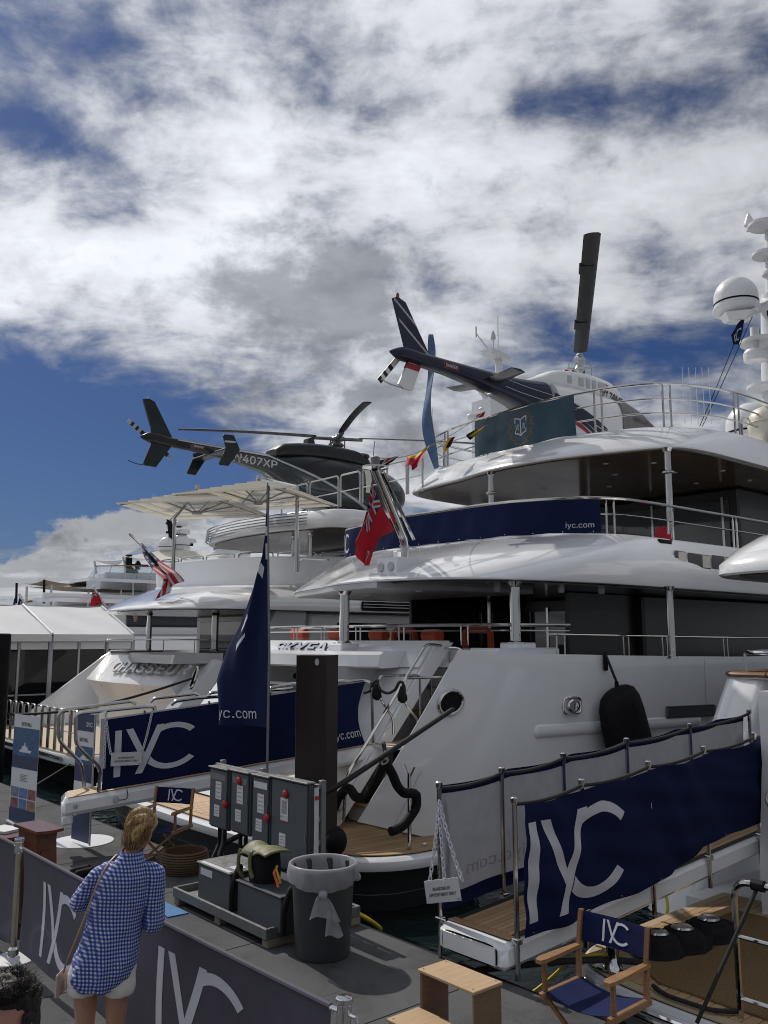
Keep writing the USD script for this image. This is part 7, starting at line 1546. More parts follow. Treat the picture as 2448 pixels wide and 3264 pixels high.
# hoist runs up the staff; the fly hangs down: u along the hoist from top, v down the hanging cloth
RE = Thing('ensign', 'large red ensign hanging from the leaning flagstaff of the central yacht', 'flag', (A_ + C_) / 2)
row_t = [pa(c2(*k), 9.1 + .006 * i) for i, k in enumerate(((708, 1165), (740, 1230), (790, 1330), (850, 1450)))]
row_b = [pa(c2(*k), 9.25) for k in ((615, 1490), (625, 1540))] + [pa(c5(*k), 9.3) for k in ((640, 200), (682, 275))]
top_e = np.array(row_t); left_e = np.array([pa(c2(*k), 9.15) for k in ((708, 1165), (688, 1300), (650, 1420), (614, 1490))]); right_e = np.array([pa(p, 9.35) for p in (c2(850, 1455), c2(760, 1500), c5(725, 110), c5(706, 190))]); bot_e = np.array([pa(p, 9.3) for p in (c2(614, 1490), c2(630, 1590), c5(640, 190), c5(704, 190))])
def ens(u, v):
    u, v = np.ravel(u), np.ravel(v); k = np.linspace(0, 1, 4); I = lambda E_, t: np.stack([np.interp(t, k, E_[:, i]) for i in range(3)], 1)
    T_, B2, L_, R2 = I(top_e, u), I(bot_e, u), I(left_e, v), I(right_e, v); u_, v_ = u[:, None], v[:, None]
    p = (1 - v_) * T_ + v_ * B2 + (1 - u_) * L_ + u_ * R2 - ((1 - u_) * (1 - v_) * top_e[0] + u_ * (1 - v_) * top_e[-1] + (1 - u_) * v_ * bot_e[0] + u_ * v_ * bot_e[-1])
    p[:, 0] += (.07 * np.sin(9 * u + 2 * v) + .03 * np.sin(17 * u - 3 * v)) * v ** .6; return p
RE.add('cloth', sheet(ens, 36, 36, .002), REDF, smooth=True); fo = facing(ens)
for k, (pn, g, m_) in enumerate(union_jack(.0, .0, .55, .5)): RE.add(pn, decal(g, ens, (.003 + .0015 * k) * fo, .04), m_, smooth=True)
RE.add('badge', decal(Polygon([(.66, .70), (.82, .70), (.84, .9), (.74, 1.0 - .02), (.66, .9)]), ens, .004 * fo, .05), WHITEF, smooth=True); RE.add('badge_shield', decal(Polygon([(.70, .74), (.78, .74), (.79, .86), (.74, .92), (.70, .86)]), ens, .006 * fo, .05), mat('olive_print', (.12, .12, .04), .7), smooth=True)

# stars and stripes on the left yacht's quarter
ust = [pa(e2(*k), 10.6) for k in ((60, 755), (180, 850), (330, 960), (420, 1065), (560, 1180), (650, 1285))]; usb = [pa(e2(*k), 10.4) for k in ((55, 752), (195, 900), (260, 1080), (330, 1170), (490, 1300), (388, 1508))]
us_ext = [pa(e2(*k), 10.5) for k in ((655, 1290), (620, 1400), (490, 1480), (388, 1508))]
def usf(u, v):
    u, v = np.ravel(u), np.ravel(v); k = np.array([0, .18, .38, .52, .76, 1.0]); T_ = np.stack([np.interp(u, k, np.array(ust)[:, i]) for i in range(3)], 1); B2 = np.stack([np.interp(u, k, np.array(usb)[:, i]) for i in range(3)], 1)
    p = B2 + (T_ - B2) * v[:, None]; p[:, 0] += (.10 * np.sin(10 * v + 5 * u) * np.minimum(1, u * 3) + .04 * np.sin(21 * v - 6 * u) * u); return p
USF = Thing('national_flag', 'drooping flag with white stars on blue and red stripes, on the left yacht', 'flag', pa(e2(400, 1150), 10.5))
USF.add('cloth', sheet(usf, 40, 40, .002), WHITEF, smooth=True); fo = facing(usf)
for k in range(7): USF.add('red_stripe', decal(sbox(.16, 2 * k / 13, 1, (2 * k + 1) / 13), usf, .003 * fo, .05), REDF, smooth=True)
USF.add('canton', decal(sbox(.16, 0, .52, 1), usf, .0045 * fo, .05), BLUEF, smooth=True)
star = lambda x, y, r: Polygon([(x + r * (.45 if k % 2 else 1) * .5 * math.cos(math.pi / 2 + k * math.pi / 5), y + r * (.45 if k % 2 else 1) * math.sin(math.pi / 2 + k * math.pi / 5)) for k in range(10)])
for i in range(6):
    for j in range(5): USF.add('star', decal(star(.21 + .052 * i, .12 + .19 * j + .06 * (i % 2), .055), usf, .006 * fo, .2), WHITEF, smooth=True)
USF.add('staff', tube([pa(e2(50, 748), 10.65), pa(e2(640, 1300), 11.2)], .035, 8), WOODS[1])
# smaller flags far left
a4 = lambda x, y: py(e1(x, y), 34.0)
T, _ = wave_flag('ensign', 'small red ensign on a slanting staff behind the tent', 'flag', [a4(1050, 690), a4(1205, 640), a4(1110, 465), a4(1080, 520)], union_jack(.0, .55, .9, .45), REDF, .06, 6); T.add('staff', tube([a4(1270, 720), a4(1092, 435)], .05, 8), GREYP)
T, _ = wave_flag('national_flag', 'small dark blue flag on a slanting staff at the far left', 'flag', [a4(205, 660), a4(265, 655), a4(250, 600), a4(222, 565)], [('white_band', Polygon([(.5, 0), (.75, 0), (.9, .6), (.7, .7)]), WHITEF), ('red_band', Polygon([(.78, 0), (1, 0), (1, .5), (.92, .6)]), REDF)], BLUEF, .04, 6); T.add('staff', tube([a4(300, 665), a4(222, 525)], .05, 8), GREYP)
wave_flag('pennant', 'small dark pennant left of the slanting staff at the far left', 'flag', [a4(150, 655), a4(188, 655), a4(180, 585), a4(168, 570)], [], BLUEF, .03, 5)
a5 = lambda x, y: py(e1(x, y), 27.6)
wave_flag('national_flag', 'tiny striped red and white flag under the left yacht\'s middle deck', 'flag', [a5(1575, 850), a5(1605, 850), a5(1613, 770), a5(1555, 775)], [('red_stripe', sbox(0, .1 + .3 * k, 1, .25 + .3 * k), REDF) for k in range(3)], WHITEF, .03, 6)
# signal flags strung between staff and rail
P_ = lambda p, a: pa(p, a)
SG = 'signal flags on the line to the top deck rail'
wave_flag('signal_flag', 'black flag with white and red diagonal bars at the head of the flagstaff', 'flag', [P_(c2(745, 1100), 9.3), P_(c2(800, 1075), 9.6), P_(c2(868, 1018), 9.9), P_(c2(740, 1050), 9.3)], [('white_bar', Polygon([(.0, .0), (.15, 0), (1, .8), (1, 1), (.85, 1)]), WHITEF), ('red_bar', Polygon([(.45, .6), (.6, .5), (.75, 1), (.6, 1)]), REDF), ('white_bar', Polygon([(.2, .4), (.3, .35), (.55, 1), (.45, 1)]), WHITEF)], BLKF, .03, 6, group=SG)
wave_flag('signal_flag', 'yellow and red signal flag below the top deck corner', 'flag', [P_(c2(902, 1083), 11.8), P_(c2(975, 1085), 12.2), P_(c2(1045, 968), 13.0), P_(c2(915, 1030), 12.2)], [('yellow_half', Polygon([(0, .75), (0, 1), (1, 1), (1, .8), (.5, .68)]), YELF)], REDF, .07, 6, group=SG)
wave_flag('signal_flag', 'narrow yellow and black signal flag inside the top deck rail', 'flag', [P_(c2(1130, 995), 14.2), P_(c2(1142, 998), 14.3), P_(c2(1195, 905), 14.6), P_(c2(1150, 920), 14.3)], [('black_edge', Polygon([(.5, .2), (1, .3), (1, 1), (.7, 1)]), BLKF)], YELF, .04, 6, group=SG)
wave_flag('signal_flag', 'black and yellow signal flag at the left end of the teal banner', 'flag', [P_(c2(1262, 895), 14.4), P_(c2(1285, 930), 14.4), P_(c2(1392, 838), 14.5), P_(c2(1310, 870), 14.45)], [('yellow_half', Polygon([(.45, .1), (1, .3), (1, 1), (.3, 1), (.35, .5)]), YELF)], BLKF, .04, 6, group=SG)
wave_flag('signal_flag', 'small red flag end showing above the teal banner', 'flag', [P_(c3(-10, 1150), 14.6), P_(c3(-30, 1165), 14.6), P_(c3(-70, 1160), 14.6), P_(c3(0, 1125), 14.6)], [], REDF, .02, 5, group=SG)
solo('flag_line', 'thin line carrying the signal flags from staff to top deck', 'line', tube(np.vstack([sag(s2_ + [0, 0, .2], P_(c2(1050, 962), 13.2), .1), sag(P_(c2(1050, 962), 13.2), P_(c3(-20, 1140), 14.6), .05)]), .008, 5), GALV)
# pale blue feather flag on the top deck
bl = pz(c2(1097, 1100), 7.02)
def bff(u, v):
    u, v = np.ravel(u), np.ravel(v); w = .26 * np.clip(np.sin(np.pi * np.clip(v * .82 + .16, 0, 1)), 0, 1) ** .6
    return bl + np.c_[.06 * np.sin(v * 9 + 2 * u), -.02 + w * u * 1.2 + .12 * np.sin(v * 5.2) + .30 * v, .05 + 3.55 * v]
BFF = Thing('feather_flag', 'slim pale blue feather flag on the top deck behind the tail boom', 'flag', bl); BFF.add('cloth', sheet(bff, 10, 44, .003), SKYF, smooth=True)
pv = np.linspace(0, 1, 24); BFF.add('pole', tube(bff(0 * pv, pv) + [0, -.01, 0], .012, 6), GALV)
# house flag on the mast with its halyards
f0, f1_ = py(e7(700, 1180), 12.5), py(e7(770, 1160), 12.5); g0, g1_ = py(e7(320, 2110), 12.2), py(e7(340, 2110), 12.2)
T, _ = wave_flag('house_flag', 'navy house flag flying from the mast of the central yacht', 'flag', [py(e7(*k), 12.4) for k in ((580, 1470), (645, 1472), (678, 1235), (560, 1400))], [('letters', fit(LOGO, .18, .2, .66, .5), WPRINT)], NAVY, .05, 5)
for a, b in ((f0, g0), (f1_, g1_)): solo('halyard', ('left' if a is f0 else 'right') + ' one of the two thin flag lines running down from the mast', 'line', tube(sag(a, b, .05), .012, 5), BLACK)

# orange bolsters along the aft rail, two orange chairs, small dark lamps
for k, (p, lab) in enumerate(((c5(285, 592), 'leftmost orange bolster on the aft deck seat'), (c5(510, 594), 'second orange bolster from the left on the aft deck seat'), (c5(752, 598), 'orange bolster with a chair arm just behind it'), (c5(1065, 600), 'rightmost and largest orange bolster on the aft deck seat'))):
    q_ = pa(p, 10.35 if k < 3 else 10.25); r_ = .105
    if k == 0:
        B0 = Thing('bolster', lab, 'cushion', (q_[0], q_[1], q_[2] - r_), 8, 'orange bolsters on the aft deck')
        B0.add('cushion', mv(rot(lathe([(r_ * .86, -.19), (r_ * .97, -.178), (r_, -.15), (r_, .15), (r_ * .97, .178), (r_ * .86, .19)], 24), 'x', 90), (0, 0, r_)), ORANGE, local=True, smooth=50)
        for s in (-1, 1): B0.add('piping', ring_on((0, s * .185, r_), (1, 0, 0), (0, 0, 1), r_ * .93, r_ * .93, .007), ORANGE, local=True)
    else: B0.copy(lab, (q_[0], q_[1], q_[2] - r_), 8 - 4 * k)
solo('bench_seat', 'white upholstered bench behind the aft rail of the central yacht', 'bench', outward(loft([np.c_[ar[4:38] + [.35, 0], np.full(34, 1.62)].tolist() + (np.c_[ar[4:38] + [.95, 0], np.full(34, 1.62)][::-1]).tolist()] + [np.c_[ar[4:38] + [.35, 0], np.full(34, 2.64)].tolist() + (np.c_[ar[4:38] + [.95, 0], np.full(34, 2.64)][::-1]).tolist()])), GEL2)
for p, lab in ((c5(840, 600), 'orange framed deck chair left of the thick pillar'), (c5(1270, 600), 'orange framed deck chair right of the bolsters')):
    q_ = pa(p, 11.6); T = Thing('deck_chair', lab, 'chair', (q_[0], q_[1], 1.62), 0, 'orange framed deck chairs')
    T.add('frame', tube(bend([(q_[0] + .3, q_[1] - .32, 1.62), (q_[0] + .28, q_[1] - .32, q_[2] + .1), (q_[0] + .28, q_[1] + .32, q_[2] + .1), (q_[0] + .3, q_[1] + .32, 1.62)], .12), .06, 8), ORANGE)
    T.add('seat', cbox((q_[0] - .25, q_[1] - .3, 2.1), (q_[0] + .25, q_[1] + .3, 2.25), .04), ORANGE); T.add('leg', cbox((q_[0] - .2, q_[1] - .28, 1.62), (q_[0] + .2, q_[1] + .28, 2.09), .02), SHADEW)
q_ = pa(e5(385, 740), 14.4); T = Thing('deck_chair', 'red chair back showing through the middle deck rail at right', 'chair', (q_[0], q_[1], 4.24), 0)
T.add('back', outward(loft([[(q_[0] + s, q_[1] - w, z), (q_[0] + s, q_[1] + w, z), (q_[0] + s + .06, q_[1] + w, z), (q_[0] + s + .06, q_[1] - w, z)] for z, w, s in ((4.24, .18, 0), (4.55, .22, .02), (4.88, .10, .1))])), REDF); T.add('seat', cbox((q_[0] - .4, q_[1] - .25, 4.5), (q_[0] + .02, q_[1] + .25, 4.6), .03), BLACK)

# black fender on the starboard side
fa, fb = np.array([12.12, 8.34, 1.70]), np.array([12.56, 8.32, .35])
FD = Thing('fender', 'fat black covered fender hanging against the hull of the central yacht', 'fender', (12.2, 8.35, .2))
th_ = np.linspace(0, 2 * np.pi, 26, endpoint=False); ax = unit(fb - fa); R = []
for t, r_ in ((-.32, .10), (-.30, .26), (-.23, .37), (-.08, .44), (.15, .47), (.5, .48), (1.0, .48), (1.2, .40), (1.35, .2)):
    c = fa + ax * t; R.append(np.array([c + unit(np.cross(ax, [0, 1, 0])) * r_ * 1.08 * math.cos(k) + np.array([0, 1, 0]) * r_ * .55 * math.sin(k) for k in th_]))
FD.add('cover', outward(loft(R)), BLACK, smooth=40); FD.add('seam', tube(np.array([fa + ax * t + np.array([0, -.25, 0]) for t in (-.1, .5, 1.1)]), .01, 5), BLACK)
t0_, t1_ = py(c6(702, 890), 8.52), py(c6(768, 1055), 8.45); FD.add('line', tube([t0_, t1_], .022, 7), ROPE); FD.add('line_eye', tube([t1_, t1_ + [.02, 0, -.12]], .035, 7), BLACK)
FD.add('rail_strap', cbox(py(c6(690, 890), 8.56) - [.0, .02, .28], py(c6(690, 890), 8.56) + [.11, .015, .02], .02), BLACK)

# mooring lines
def rope(label, pts, r, drop=0.0, cat='rope', m_=None, name='mooring_rope'): solo(name, label, cat, tube(spline(pts, 50) if len(pts) > 2 else sag(*pts, drop, 24), r, 8), m_ or ROPE, smooth=60)
solo('mooring_rope', 'thick black mooring rope from the oval hull port towards the dock', 'rope', tube(bend([py(f5(1225, 583), 8.50), py(f5(1213, 592), 8.46), pa(f5(215, 1262), 6.6), pz((690, 2700), .03)], .3, 8), .034, 9), ROPE, smooth=60)
rope('long black mooring rope from the left yacht\'s stern to the left pile', [qf + [-.05, 0, 0], pa(c4(350, 680), 7.4), pa(c4(0, 692), 6.6)], .03)
w0 = [py(f5(*k), 8.40) for k in ((628, 1045), (690, 1150), (745, 1270), (800, 1320), (880, 1325), (905, 1340), (905, 1420), (850, 1530), (770, 1620), (680, 1660))]
rope('black sleeved hose draped over the platform post and down the hull', w0, .06, m_=BLACK, name='sleeved_hose')
rope('black sleeved rope looping down left of the hull quarter to the pile', [pa(f5(*k), 7.7) for k in ((628, 1045), (575, 1170), (520, 1300), (460, 1372), (380, 1360), (310, 1280), (250, 1320), (180, 1460))], .065, m_=BLACK, name='sleeved_hose')
rope('thin black line from the gangway end to the draped hose', [pa(f5(615, 880), 8.2), pa(f5(630, 960), 8.0), py(f5(628, 1045), 8.40)], .03)
rope('black mooring rope across the corner of the right yacht\'s platform', [pz(c9(-60, 1160), -.1), pz(c9(300, 1120), -.05), np.array([cb[0], cb[1], -.12]), pz(c9(930, 1115), -.1)], .03)
rope('yellow line from the right yacht\'s cleat down towards the water', [np.array([cb[0], cb[1] + .05, -.08]), pz(c9(500, 1085), -.12), pz(c9(460, 1130), -.2), pz(c9(280, 1285), -.45)], .014, m_=YELLOW, name='yellow_line')
rope('yellow hose hanging down the transom of the right yacht', [pa(c9(1050, 690), 9.6), pa(c9(1070, 780), 9.55), pa(c9(1050, 860), 9.4), pa(c9(1010, 930), 8.8)], .018, m_=YELLOW, name='yellow_hose')
rope('thin black line slanting down from the stern rail at right', [np.array([hp[0], hp[1] - .2, .83]), pz(c9(1240, 1470), -.15)], .016)
rope('black cord along the front edge of the coir mat', [pz(c9(985, 1250), -.17), pz(c9(1100, 1320), -.17), pz(c9(1300, 1385), -.17), pz(c9(1480, 1400), -.17)], .02)
rope('dark line under the left gangway from the far yacht', [pa(e8(820, 870), 7.5), pz(e8(400, 1130), .02)], .018)
rope('yellow hose end on the dock edge behind the bin', [pz(c8(590, 790), .03), pz(c8(640, 830), .03), pz(c8(690, 860), -.05), pz(c8(760, 920), -.3)], .022, m_=YELLOW, name='yellow_hose')
solo('black_bollard', 'rounded black fender ball between the brown pile and the teak platform', 'fender', (trimesh.creation.icosphere(3, .13).vertices * [1, 1, 1.25] + pa(c8(500, 400), 6.55), trimesh.creation.icosphere(3, .13).faces), BLACK, smooth=True)
# covered ball on the top deck at the right edge
q_ = pz(c3(1640, 1300), 7.1); bq = np.array([q_[0] + .1, q_[1] - .05, 7.08])
CBL = Thing('covered_capsule', 'cream covered round capsule on the top deck at the right edge', 'life raft', bq); cm_ = lathe([(.05, 0), (.28, .05), (.40, .2), (.43, .38), (.40, .55), (.3, .72), (.1, .8), (.0, .81)], 30, bq)
CBL.add('cover', (cm_[0] + (meshkit.fbm(cm_[0] * 5, 3)[:, None] - .5) * .03, cm_[1]), CREAM, smooth=60); CBL.add('seam', ring_on(bq + [0, 0, .42], (1, 0, 0), (0, 1, 0), .435, .435, .012), CREAM)
CBL.add('cradle', tube(bend([bq + [-.5, .35, -.05], bq + [-.5, .35, .55], bq + [.3, .35, .62]], .15), .025, 8), STEEL)
# ---------------------------------------------------------------- people (own frame: x right, y forward, z up)
import manifold3d as mf
def _sph(c, r, n=14): return np.asarray(trimesh.creation.icosphere(1, r).vertices) + np.asarray(c, float)
def _man(pts): return mf.Manifold.hull_points([tuple(map(float, p)) for p in pts]) if hasattr(mf.Manifold, 'hull_points') else None
def chainm(js): return [np.vstack([_sph(*a), _sph(*b)]) for a, b in zip(js, js[1:])]
def ring_e(z, w, d, cx=0, cy=0, n=22): t = np.linspace(0, 2 * np.pi, n, endpoint=False); return np.c_[cx + w * np.cos(t), cy + d * np.sin(t), np.full(n, z)]
def sections(ss): return [np.vstack([ring_e(*a), ring_e(*b)]) for a, b in zip(ss, ss[1:])]
def flesh(hulls, edge=.022, smooth=12, lamb=.5):
    m = mf.Manifold()
    for h in hulls: m = m + _man(h)
    m = m.refine_to_length(edge); k = m.to_mesh(); t = trimesh.Trimesh(np.array(k.vert_properties)[:, :3], np.array(k.tri_verts), process=True)
    trimesh.smoothing.filter_taubin(t, lamb=lamb, nu=.52, iterations=smooth); return tm(t)
SKIN = mat('tanned_skin', (.36, .19, .125), .5, var=.10, scale=14); SKIN2 = mat('ruddy_skin', (.34, .15, .11), .5, var=.12, scale=16)
def hairmat(name, a, b): return usdkit.material(stage, f'/World/Looks/{name}', {'t': ('texture_coordinate', {}), 'm': ('mapping', {'scale': (60, 60, 9)}), 'n': ('noise_texture', {'scale': 1.4, 'detail': 5, 'distortion': 1.4}), 'r': ('rgb_ramp', {'ramp': [(.3, a), (.68, b)]}), 'b': ('bump', {'distance': .006}), 'p': ('principled_bsdf', {'roughness': .5, 'specular_ior_level': .25})},
    [('t.object', 'm.vector'), ('m.vector', 'n.vector'), ('n.fac', 'r.fac'), ('n.fac', 'b.height'), ('b.normal', 'p.normal'), ('r.color', 'p.base_color')], surface='p.BSDF')
BLOND, BROWN = hairmat('blond_hair', (.10, .05, .02), (.50, .34, .16)), hairmat('dark_brown_hair', (.006, .005, .004), (.026, .021, .019))
LBROWN = hairmat('light_brown_hair', (.03, .016, .008), (.15, .085, .038))
SHORTS = mat('white_cotton', (.60, .58, .55), .8, var=.06, scale=8, bump=.004, bscale=25); SHIRT2 = mat('dark_polo_cloth', (.03, .035, .05), .85, var=.15)


def hand(palm, d, side, up):
    """Five bent fingers and a thumb on a palm; d points from wrist to fingers."""
    d, side, up = map(unit, (d, side, up)); P = lambda a, b, c: np.asarray(palm) + d * a + side * b + up * c
    h = [np.vstack([_sph(P(0, -.025, 0), .014), _sph(P(0, .025, 0), .014), _sph(P(.085, -.034, 0), .012), _sph(P(.085, .034, 0), .012)])]
    for k, (b, L) in enumerate(((-.034, .070), (-.012, .082), (.011, .076), (.033, .060))):
        h += chainm([(P(.08, b, 0), .0095), (P(.08 + L * .5, b, -.012), .009), (P(.08 + L * .8, b, -.035), .008), (P(.08 + L * .9, b, -.055), .007)])
    return h + chainm([(P(.015, -.03, 0), .013), (P(.05, -.062, -.015), .011), (P(.085, -.060, -.03), .009)])


def person(name, label, base, yaw, skin, hairm, scale, pose, lean=0.0):
    T = Thing(name, label, 'person', base, yaw, size=scale, lean=lean); S3 = None
    sh, el, wr = pose['shoulder'], pose['elbow'], pose['wrist']
    hd = np.array(pose['head']); fw = np.array([pose['turn'], 1, -.15]); fw = unit(fw); rt = unit(np.cross(fw, [0, 0, 1])); up = np.cross(rt, fw)
    HP = lambda a, b, c: hd + rt * a + fw * b + up * c
    hulls = sections([(.80, .15, .10), (.92, .165, .105), (1.06, .13, .09), (1.25, .15, .10), (1.38, .15, .085), (1.46, .06, .055)]) + chainm([((0, -.01, 1.46), .058), ((0, .005, 1.56), .052)])
    hulls += [np.vstack([np.array([HP(.072 * math.cos(t) * w, .0 + .09 * math.sin(t) * w + o, c) for t in np.linspace(0, 6.283, 16)]) for c, w, o in ks]) for ks in ([(-.115, .42, .03), (-.05, .92, .01)], [(-.05, .92, .01), (.03, 1.05, 0), (.08, .95, -.01), (.115, .5, -.01)])]
    hulls += [np.vstack([_sph(HP(0, .105, -.02), .010), _sph(HP(0, .09, .02), .008), _sph(HP(-.012, .09, -.025), .007), _sph(HP(.012, .09, -.025), .007)])]
    for s in (-1, 1): hulls += [np.vstack([_sph(HP(s * .076, -.005, .015), .014), _sph(HP(s * .080, -.012, -.02), .010)])]
    for s, k in ((-1, 0), (1, 1)):
        hulls += chainm([((s * .10, 0, .84), .092), ((s * .095, .015, .48), .058), ((s * .095, -.01, .36), .056), ((s * .09, -.01, .10), .036)]) + [np.vstack([_sph((s * .09, -.03, .05), .035), _sph((s * .10, .15, .03), .028)])]
        a = unit(np.array(wr[k]) - el[k]); hulls += chainm([(sh[k], .048), (el[k], .042), (wr[k], .028)]) + hand(np.array(wr[k]) + a * .02, a, np.cross(a, [0, 0, 1.0]) * (1 if k else -1), (0, 0, 1))
    T.add('body', flesh(hulls, .020, 8), skin, smooth=True, local=True)
    for s in (-1, 1): T.add('eye', (trimesh.creation.icosphere(2, .011).vertices + HP(s * .03, .082, .012), trimesh.creation.icosphere(2, .011).faces), PAPER, local=True, smooth=True); T.add('iris', (trimesh.creation.icosphere(1, .005).vertices + HP(s * .03, .091, .012), trimesh.creation.icosphere(1, .005).faces), INK, local=True)
    T.add('mouth', tube([HP(-.022, .088, -.058), HP(0, .093, -.056), HP(.022, .088, -.058)], .005, 6), REDF, local=True)
    return T, HP, S3


# woman in the checked shirt, seen from behind
wz = pz((346, 2604), 1.75); wb = np.array([wz[0], wz[1], 0]); k_ = 5.66 / (CT * 0 + (ST * wz[0] + CT * wz[1])); wb = wb * k_; wb[2] = 0
pw = dict(shoulder=[(-.15, 0, 1.39), (.15, 0, 1.39)], elbow=[(-.275, .06, 1.22), (.245, .03, 1.10)], wrist=[(-.12, .24, 1.17), (.12, .26, 1.09)], head=(0.01, .03, 1.625), turn=.18)
WM, HP, _ = person('person', 'woman seen from behind in a blue and white checked shirt and white shorts', wb, -DEG(TH), SKIN, BLOND, .968, pw, .22)
sleeves = [[((s * .13, 0, 1.43), .055), ((s * .18, 0, 1.385), .066), (pw['elbow'][k], .068), (np.array(pw['elbow'][k]) * .55 + np.array(pw['wrist'][k]) * .45, .058)] for k, s in ((0, -1), (1, 1))]
sm = flesh(sections([(.735, .12, .13, 0, -.03), (.80, .195, .155, 0, -.01), (.90, .207, .16), (1.02, .186, .145), (1.12, .172, .13), (1.28, .185, .13), (1.39, .178, .12), (1.455, .125, .10), (1.515, .075, .072)]) + [h for c in sleeves for h in chainm(c)], .016, 10)
v = sm[0]; nv = meshkit.fbm(np.c_[v[:, 0] * 9, v[:, 1] * 9, v[:, 2] * 5], 3, 4) - .5; fold = np.sin(v[:, 0] * 46 + v[:, 2] * 7 + nv * 7) * np.clip((1.3 - v[:, 2]) / .4, 0, 1) * .006
t_ = trimesh.Trimesh(v, sm[1], process=False); v = v + t_.vertex_normals * (nv * .035 + fold)[:, None]
GING = gingham(); WM.add('shirt', (v, sm[1]), GING, smooth=True, local=True)
col = np.array([np.array([.066 * math.cos(t), .068 * math.sin(t) - .004, 1.505 + .012 * math.sin(t)]) for t in np.linspace(0, 2 * np.pi, 30, endpoint=False)])
WM.add('collar', outward(loft([col * [1.22, 1.22, 1] + [0, 0, -.02], col * [1.05, 1.05, 1] + [0, 0, .045], col + [0, 0, .05], col * [.96, .96, 1] + [0, 0, -.02]], False, False)), GING, smooth=50, local=True)
for k in (0, 1):
    a, b = np.array(sleeves[k][2][0]), np.array(sleeves[k][3][0]); d_ = unit(b - a); WM.add('cuff', tube([b - d_ * .03, b + d_ * .015], [.062, .056], 14), GING, local=True, smooth=60)
sm = flesh(sections([(.74, .185, .135), (.82, .19, .14), (.92, .175, .13)]) + chainm([((-.10, 0, .84), .110), ((-.115, .0, .735), .104)]) + chainm([((.10, 0, .84), .110), ((.115, 0, .735), .104)]), .022, 6)
vv = sm[0].copy(); vv[:, 2] = np.maximum(vv[:, 2], .685); WM.add('shorts', (vv, sm[1]), SHORTS, smooth=50, local=True)
for s in (-1, 1): WM.add('shoe', hullm(np.vstack([_sph((s * .09, -.05, .035), .036), _sph((s * .105, .18, .028), .03), _sph((s * .09, -.05, .01), .034)]) * [1, 1, 1] * 1.0 + [0, 0, .0]), SHORTS, local=True, smooth=50)
hh = [np.vstack([np.array([HP(.080 * math.cos(t) * w, -.012 + .095 * math.sin(t) * w + o, c) for t in np.linspace(0, 6.283, 18)]) for c, w, o in ((-.075, .50, -.040), (-.03, .92, -.03), (.04, 1.08, -.01), (.10, .95, -.015), (.135, .5, -.015))])]
hm = flesh(hh, .012, 4); v = hm[0]; v = v + (meshkit.fbm(v * [38, 38, 14], 3, 2)[:, None] - .5) * .012 * (v - HP(0, 0, 0)) / .1
WM.add('hair', (v, hm[1]), LBROWN, smooth=True, local=True)
for pts, r_ in (([HP(-.085, -.03, .045), HP(-.06, -.05, .125), HP(.0, -.055, .152), HP(.055, -.05, .125)], [.018, .034, .040, .026]), ([HP(-.05, -.085, .06), HP(-.01, -.095, .105), HP(.04, -.085, .11), HP(.075, -.05, .075)], [.022, .036, .038, .024]), ([HP(.02, -.105, -.02), HP(.03, -.115, .04), HP(.065, -.085, .085)], [.022, .035, .026]), ([HP(.075, -.03, .02), HP(.088, -.02, .07), HP(.05, 0, .13)], [.014, .022, .02]), ([HP(-.075, .0, .06), HP(-.05, .02, .13), HP(.0, .03, .15)], [.014, .028, .02])):
    p = spline(pts, 16); m = tube(p, np.interp(np.linspace(0, 1, 16), np.linspace(0, 1, len(r_)), r_), 14); m = (m[0] + (meshkit.fbm(m[0] * 45, 3, 8)[:, None] - .5) * .014, m[1]); WM.add('hair_roll', m, BLOND, smooth=60, local=True)
RNG2 = np.random.default_rng(3); cv = []
for k in range(260):
    t, c = RNG2.uniform(3.3, 6.1), RNG2.uniform(-.08, .10); p0 = HP(.083 * math.cos(t), -.012 + .10 * math.sin(t), c); out = unit(p0 - HP(0, 0, c)); p1 = p0 + np.array([0, 0, .05 + .04 * RNG2.random()]) + out * RNG2.uniform(.004, .016); p2 = p1 + out * RNG2.uniform(-.02, .015) + np.array([RNG2.uniform(-.02, .02), 0, .02])
    cv.append(tube(spline([p0, p1, p2], 5), .0009, 3, caps=False))
WM.add('loose_strands', join(cv), BLOND, local=True, kind='stuff', smooth=False)
TAN = mat('tan_leather', (.26, .16, .09), .5, var=.15)
WM_s = [(-.10, .02, 1.515), (-.125, -.08, 1.46), (-.14, -.135, 1.36), (-.165, -.145, 1.15), (-.20, -.13, .95), (-.235, -.03, .82)]
sp_ = Thing('shoulder_bag', 'thin tan shoulder strap and small pinkish bag worn by the woman', 'bag', wb, -DEG(TH), size=.968, lean=.22)
sp_.add('strap', tube(spline(WM_s, 30), .007, 6, flat=.5), TAN, local=True); sp_.add('pouch', cbox((-.265, -.09, .68), (-.235, .05, .83), .014), mat('dusty_pink_leather', (.33, .24, .22), .6), local=True)

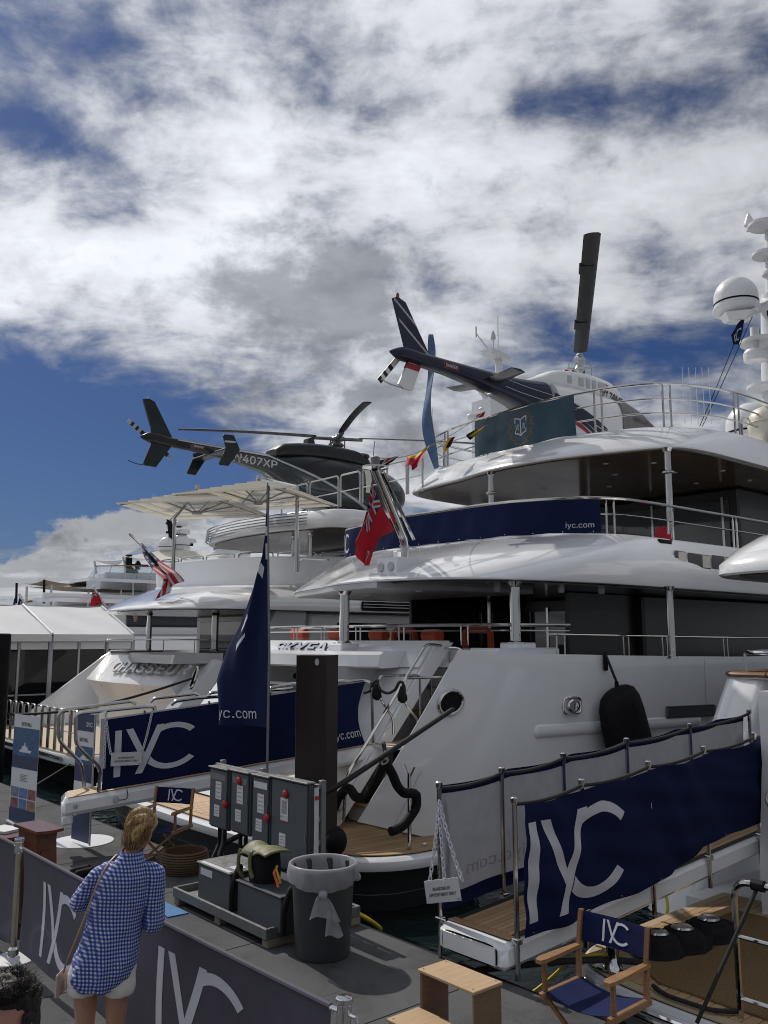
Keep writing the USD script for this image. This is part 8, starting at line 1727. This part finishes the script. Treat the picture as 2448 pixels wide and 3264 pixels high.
# dark-haired man at the lower left corner
mb = np.array([*pz((40, 3077), 1.77)[:2], 0]); k_ = 2.95 / (ST * mb[0] + CT * mb[1]); mb[:2] *= k_
pm_ = dict(shoulder=[(-.20, 0, 1.43), (.20, 0, 1.43)], elbow=[(-.26, 0, 1.12), (.26, 0, 1.12)], wrist=[(-.25, .1, .88), (.25, .1, .88)], head=(0, .03, 1.635), turn=.0)
MN, HP, _ = person('person', 'dark-haired man whose forehead and hair show at the lower left corner', mb, 180 - DEG(TH) - 2, SKIN2, BROWN, .97, pm_)
sm = flesh(sections([(.86, .18, .12), (1.0, .18, .125), (1.2, .19, .125), (1.40, .20, .115), (1.48, .11, .085)]) + [h for s in (-1, 1) for h in chainm([((s * .17, 0, 1.43), .078), ((s * .235, 0, 1.24), .07)])], .025, 8); MN.add('polo_shirt', sm, SHIRT2, smooth=True, local=True)
sm = flesh(sections([(.80, .17, .12), (.98, .175, .12)]) + [h for s in (-1, 1) for h in chainm([((s * .10, 0, .84), .10), ((s * .10, .01, .48), .075), ((s * .095, -.01, .12), .06)])], .03, 6); MN.add('trousers', sm, SHADEW, smooth=True, local=True)
for s in (-1, 1): MN.add('shoe', hullm(np.vstack([_sph((s * .09, -.05, .04), .038), _sph((s * .105, .18, .03), .03)])), BLACK, local=True, smooth=50)
hm = flesh([np.vstack([np.array([HP(.084 * math.cos(t) * w, -.022 + .092 * math.sin(t) * w + o, c) for t in np.linspace(0, 6.283, 18)]) for c, w, o in ks]) for ks in ([(-.09, .75, -.045), (-.02, 1.0, -.038), (.05, 1.06, -.022)], [(.045, 1.06, -.032), (.105, .98, -.014), (.140, .70, -.004), (.152, .4, -.01)])] + [np.vstack([_sph(HP(s * .078, .03, -.02), .012), _sph(HP(s * .082, .02, .06), .016)]) for s in (-1, 1)], .008, 3)
v = hm[0]; v = v + (meshkit.fbm(v * [30, 60, 30], 4, 6)[:, None] - .45) * .035 * (v - HP(0, 0, 0)) / .1 * np.clip((v[:, 2:3] - HP(0, 0, .02)[2]) / .06, .1, 1)
MN.add('hair', (v, hm[1]), BROWN, smooth=True, local=True)
cv = []
for k in range(800):
    t, c = RNG2.uniform(0, 6.283), RNG2.uniform(.05, .15); c = max(c, .115) if math.sin(t) > -.1 else max(c, .09); w = math.sqrt(max(0, 1 - ((c - .03) / .135) ** 2)); p0 = HP(.084 * math.cos(t) * w, -.015 + .094 * math.sin(t) * w, c); out = unit(p0 - HP(0, 0, -.02)); sw = np.array([RNG2.uniform(-.4, .4), RNG2.uniform(-.5, .3), 0])
    L_ = RNG2.uniform(.015, .034); p1 = p0 + out * L_ * .6 + sw * .012; p2 = p1 + unit(out * .3 + sw) * L_; cv.append(tube(spline([p0 - out * .004, p1, p2], 5), [.0016, .0014, .0012, .001, .0005], 3, caps=False))
MN.add('hair_locks', join(cv), BROWN, local=True, kind='stuff', smooth=False)
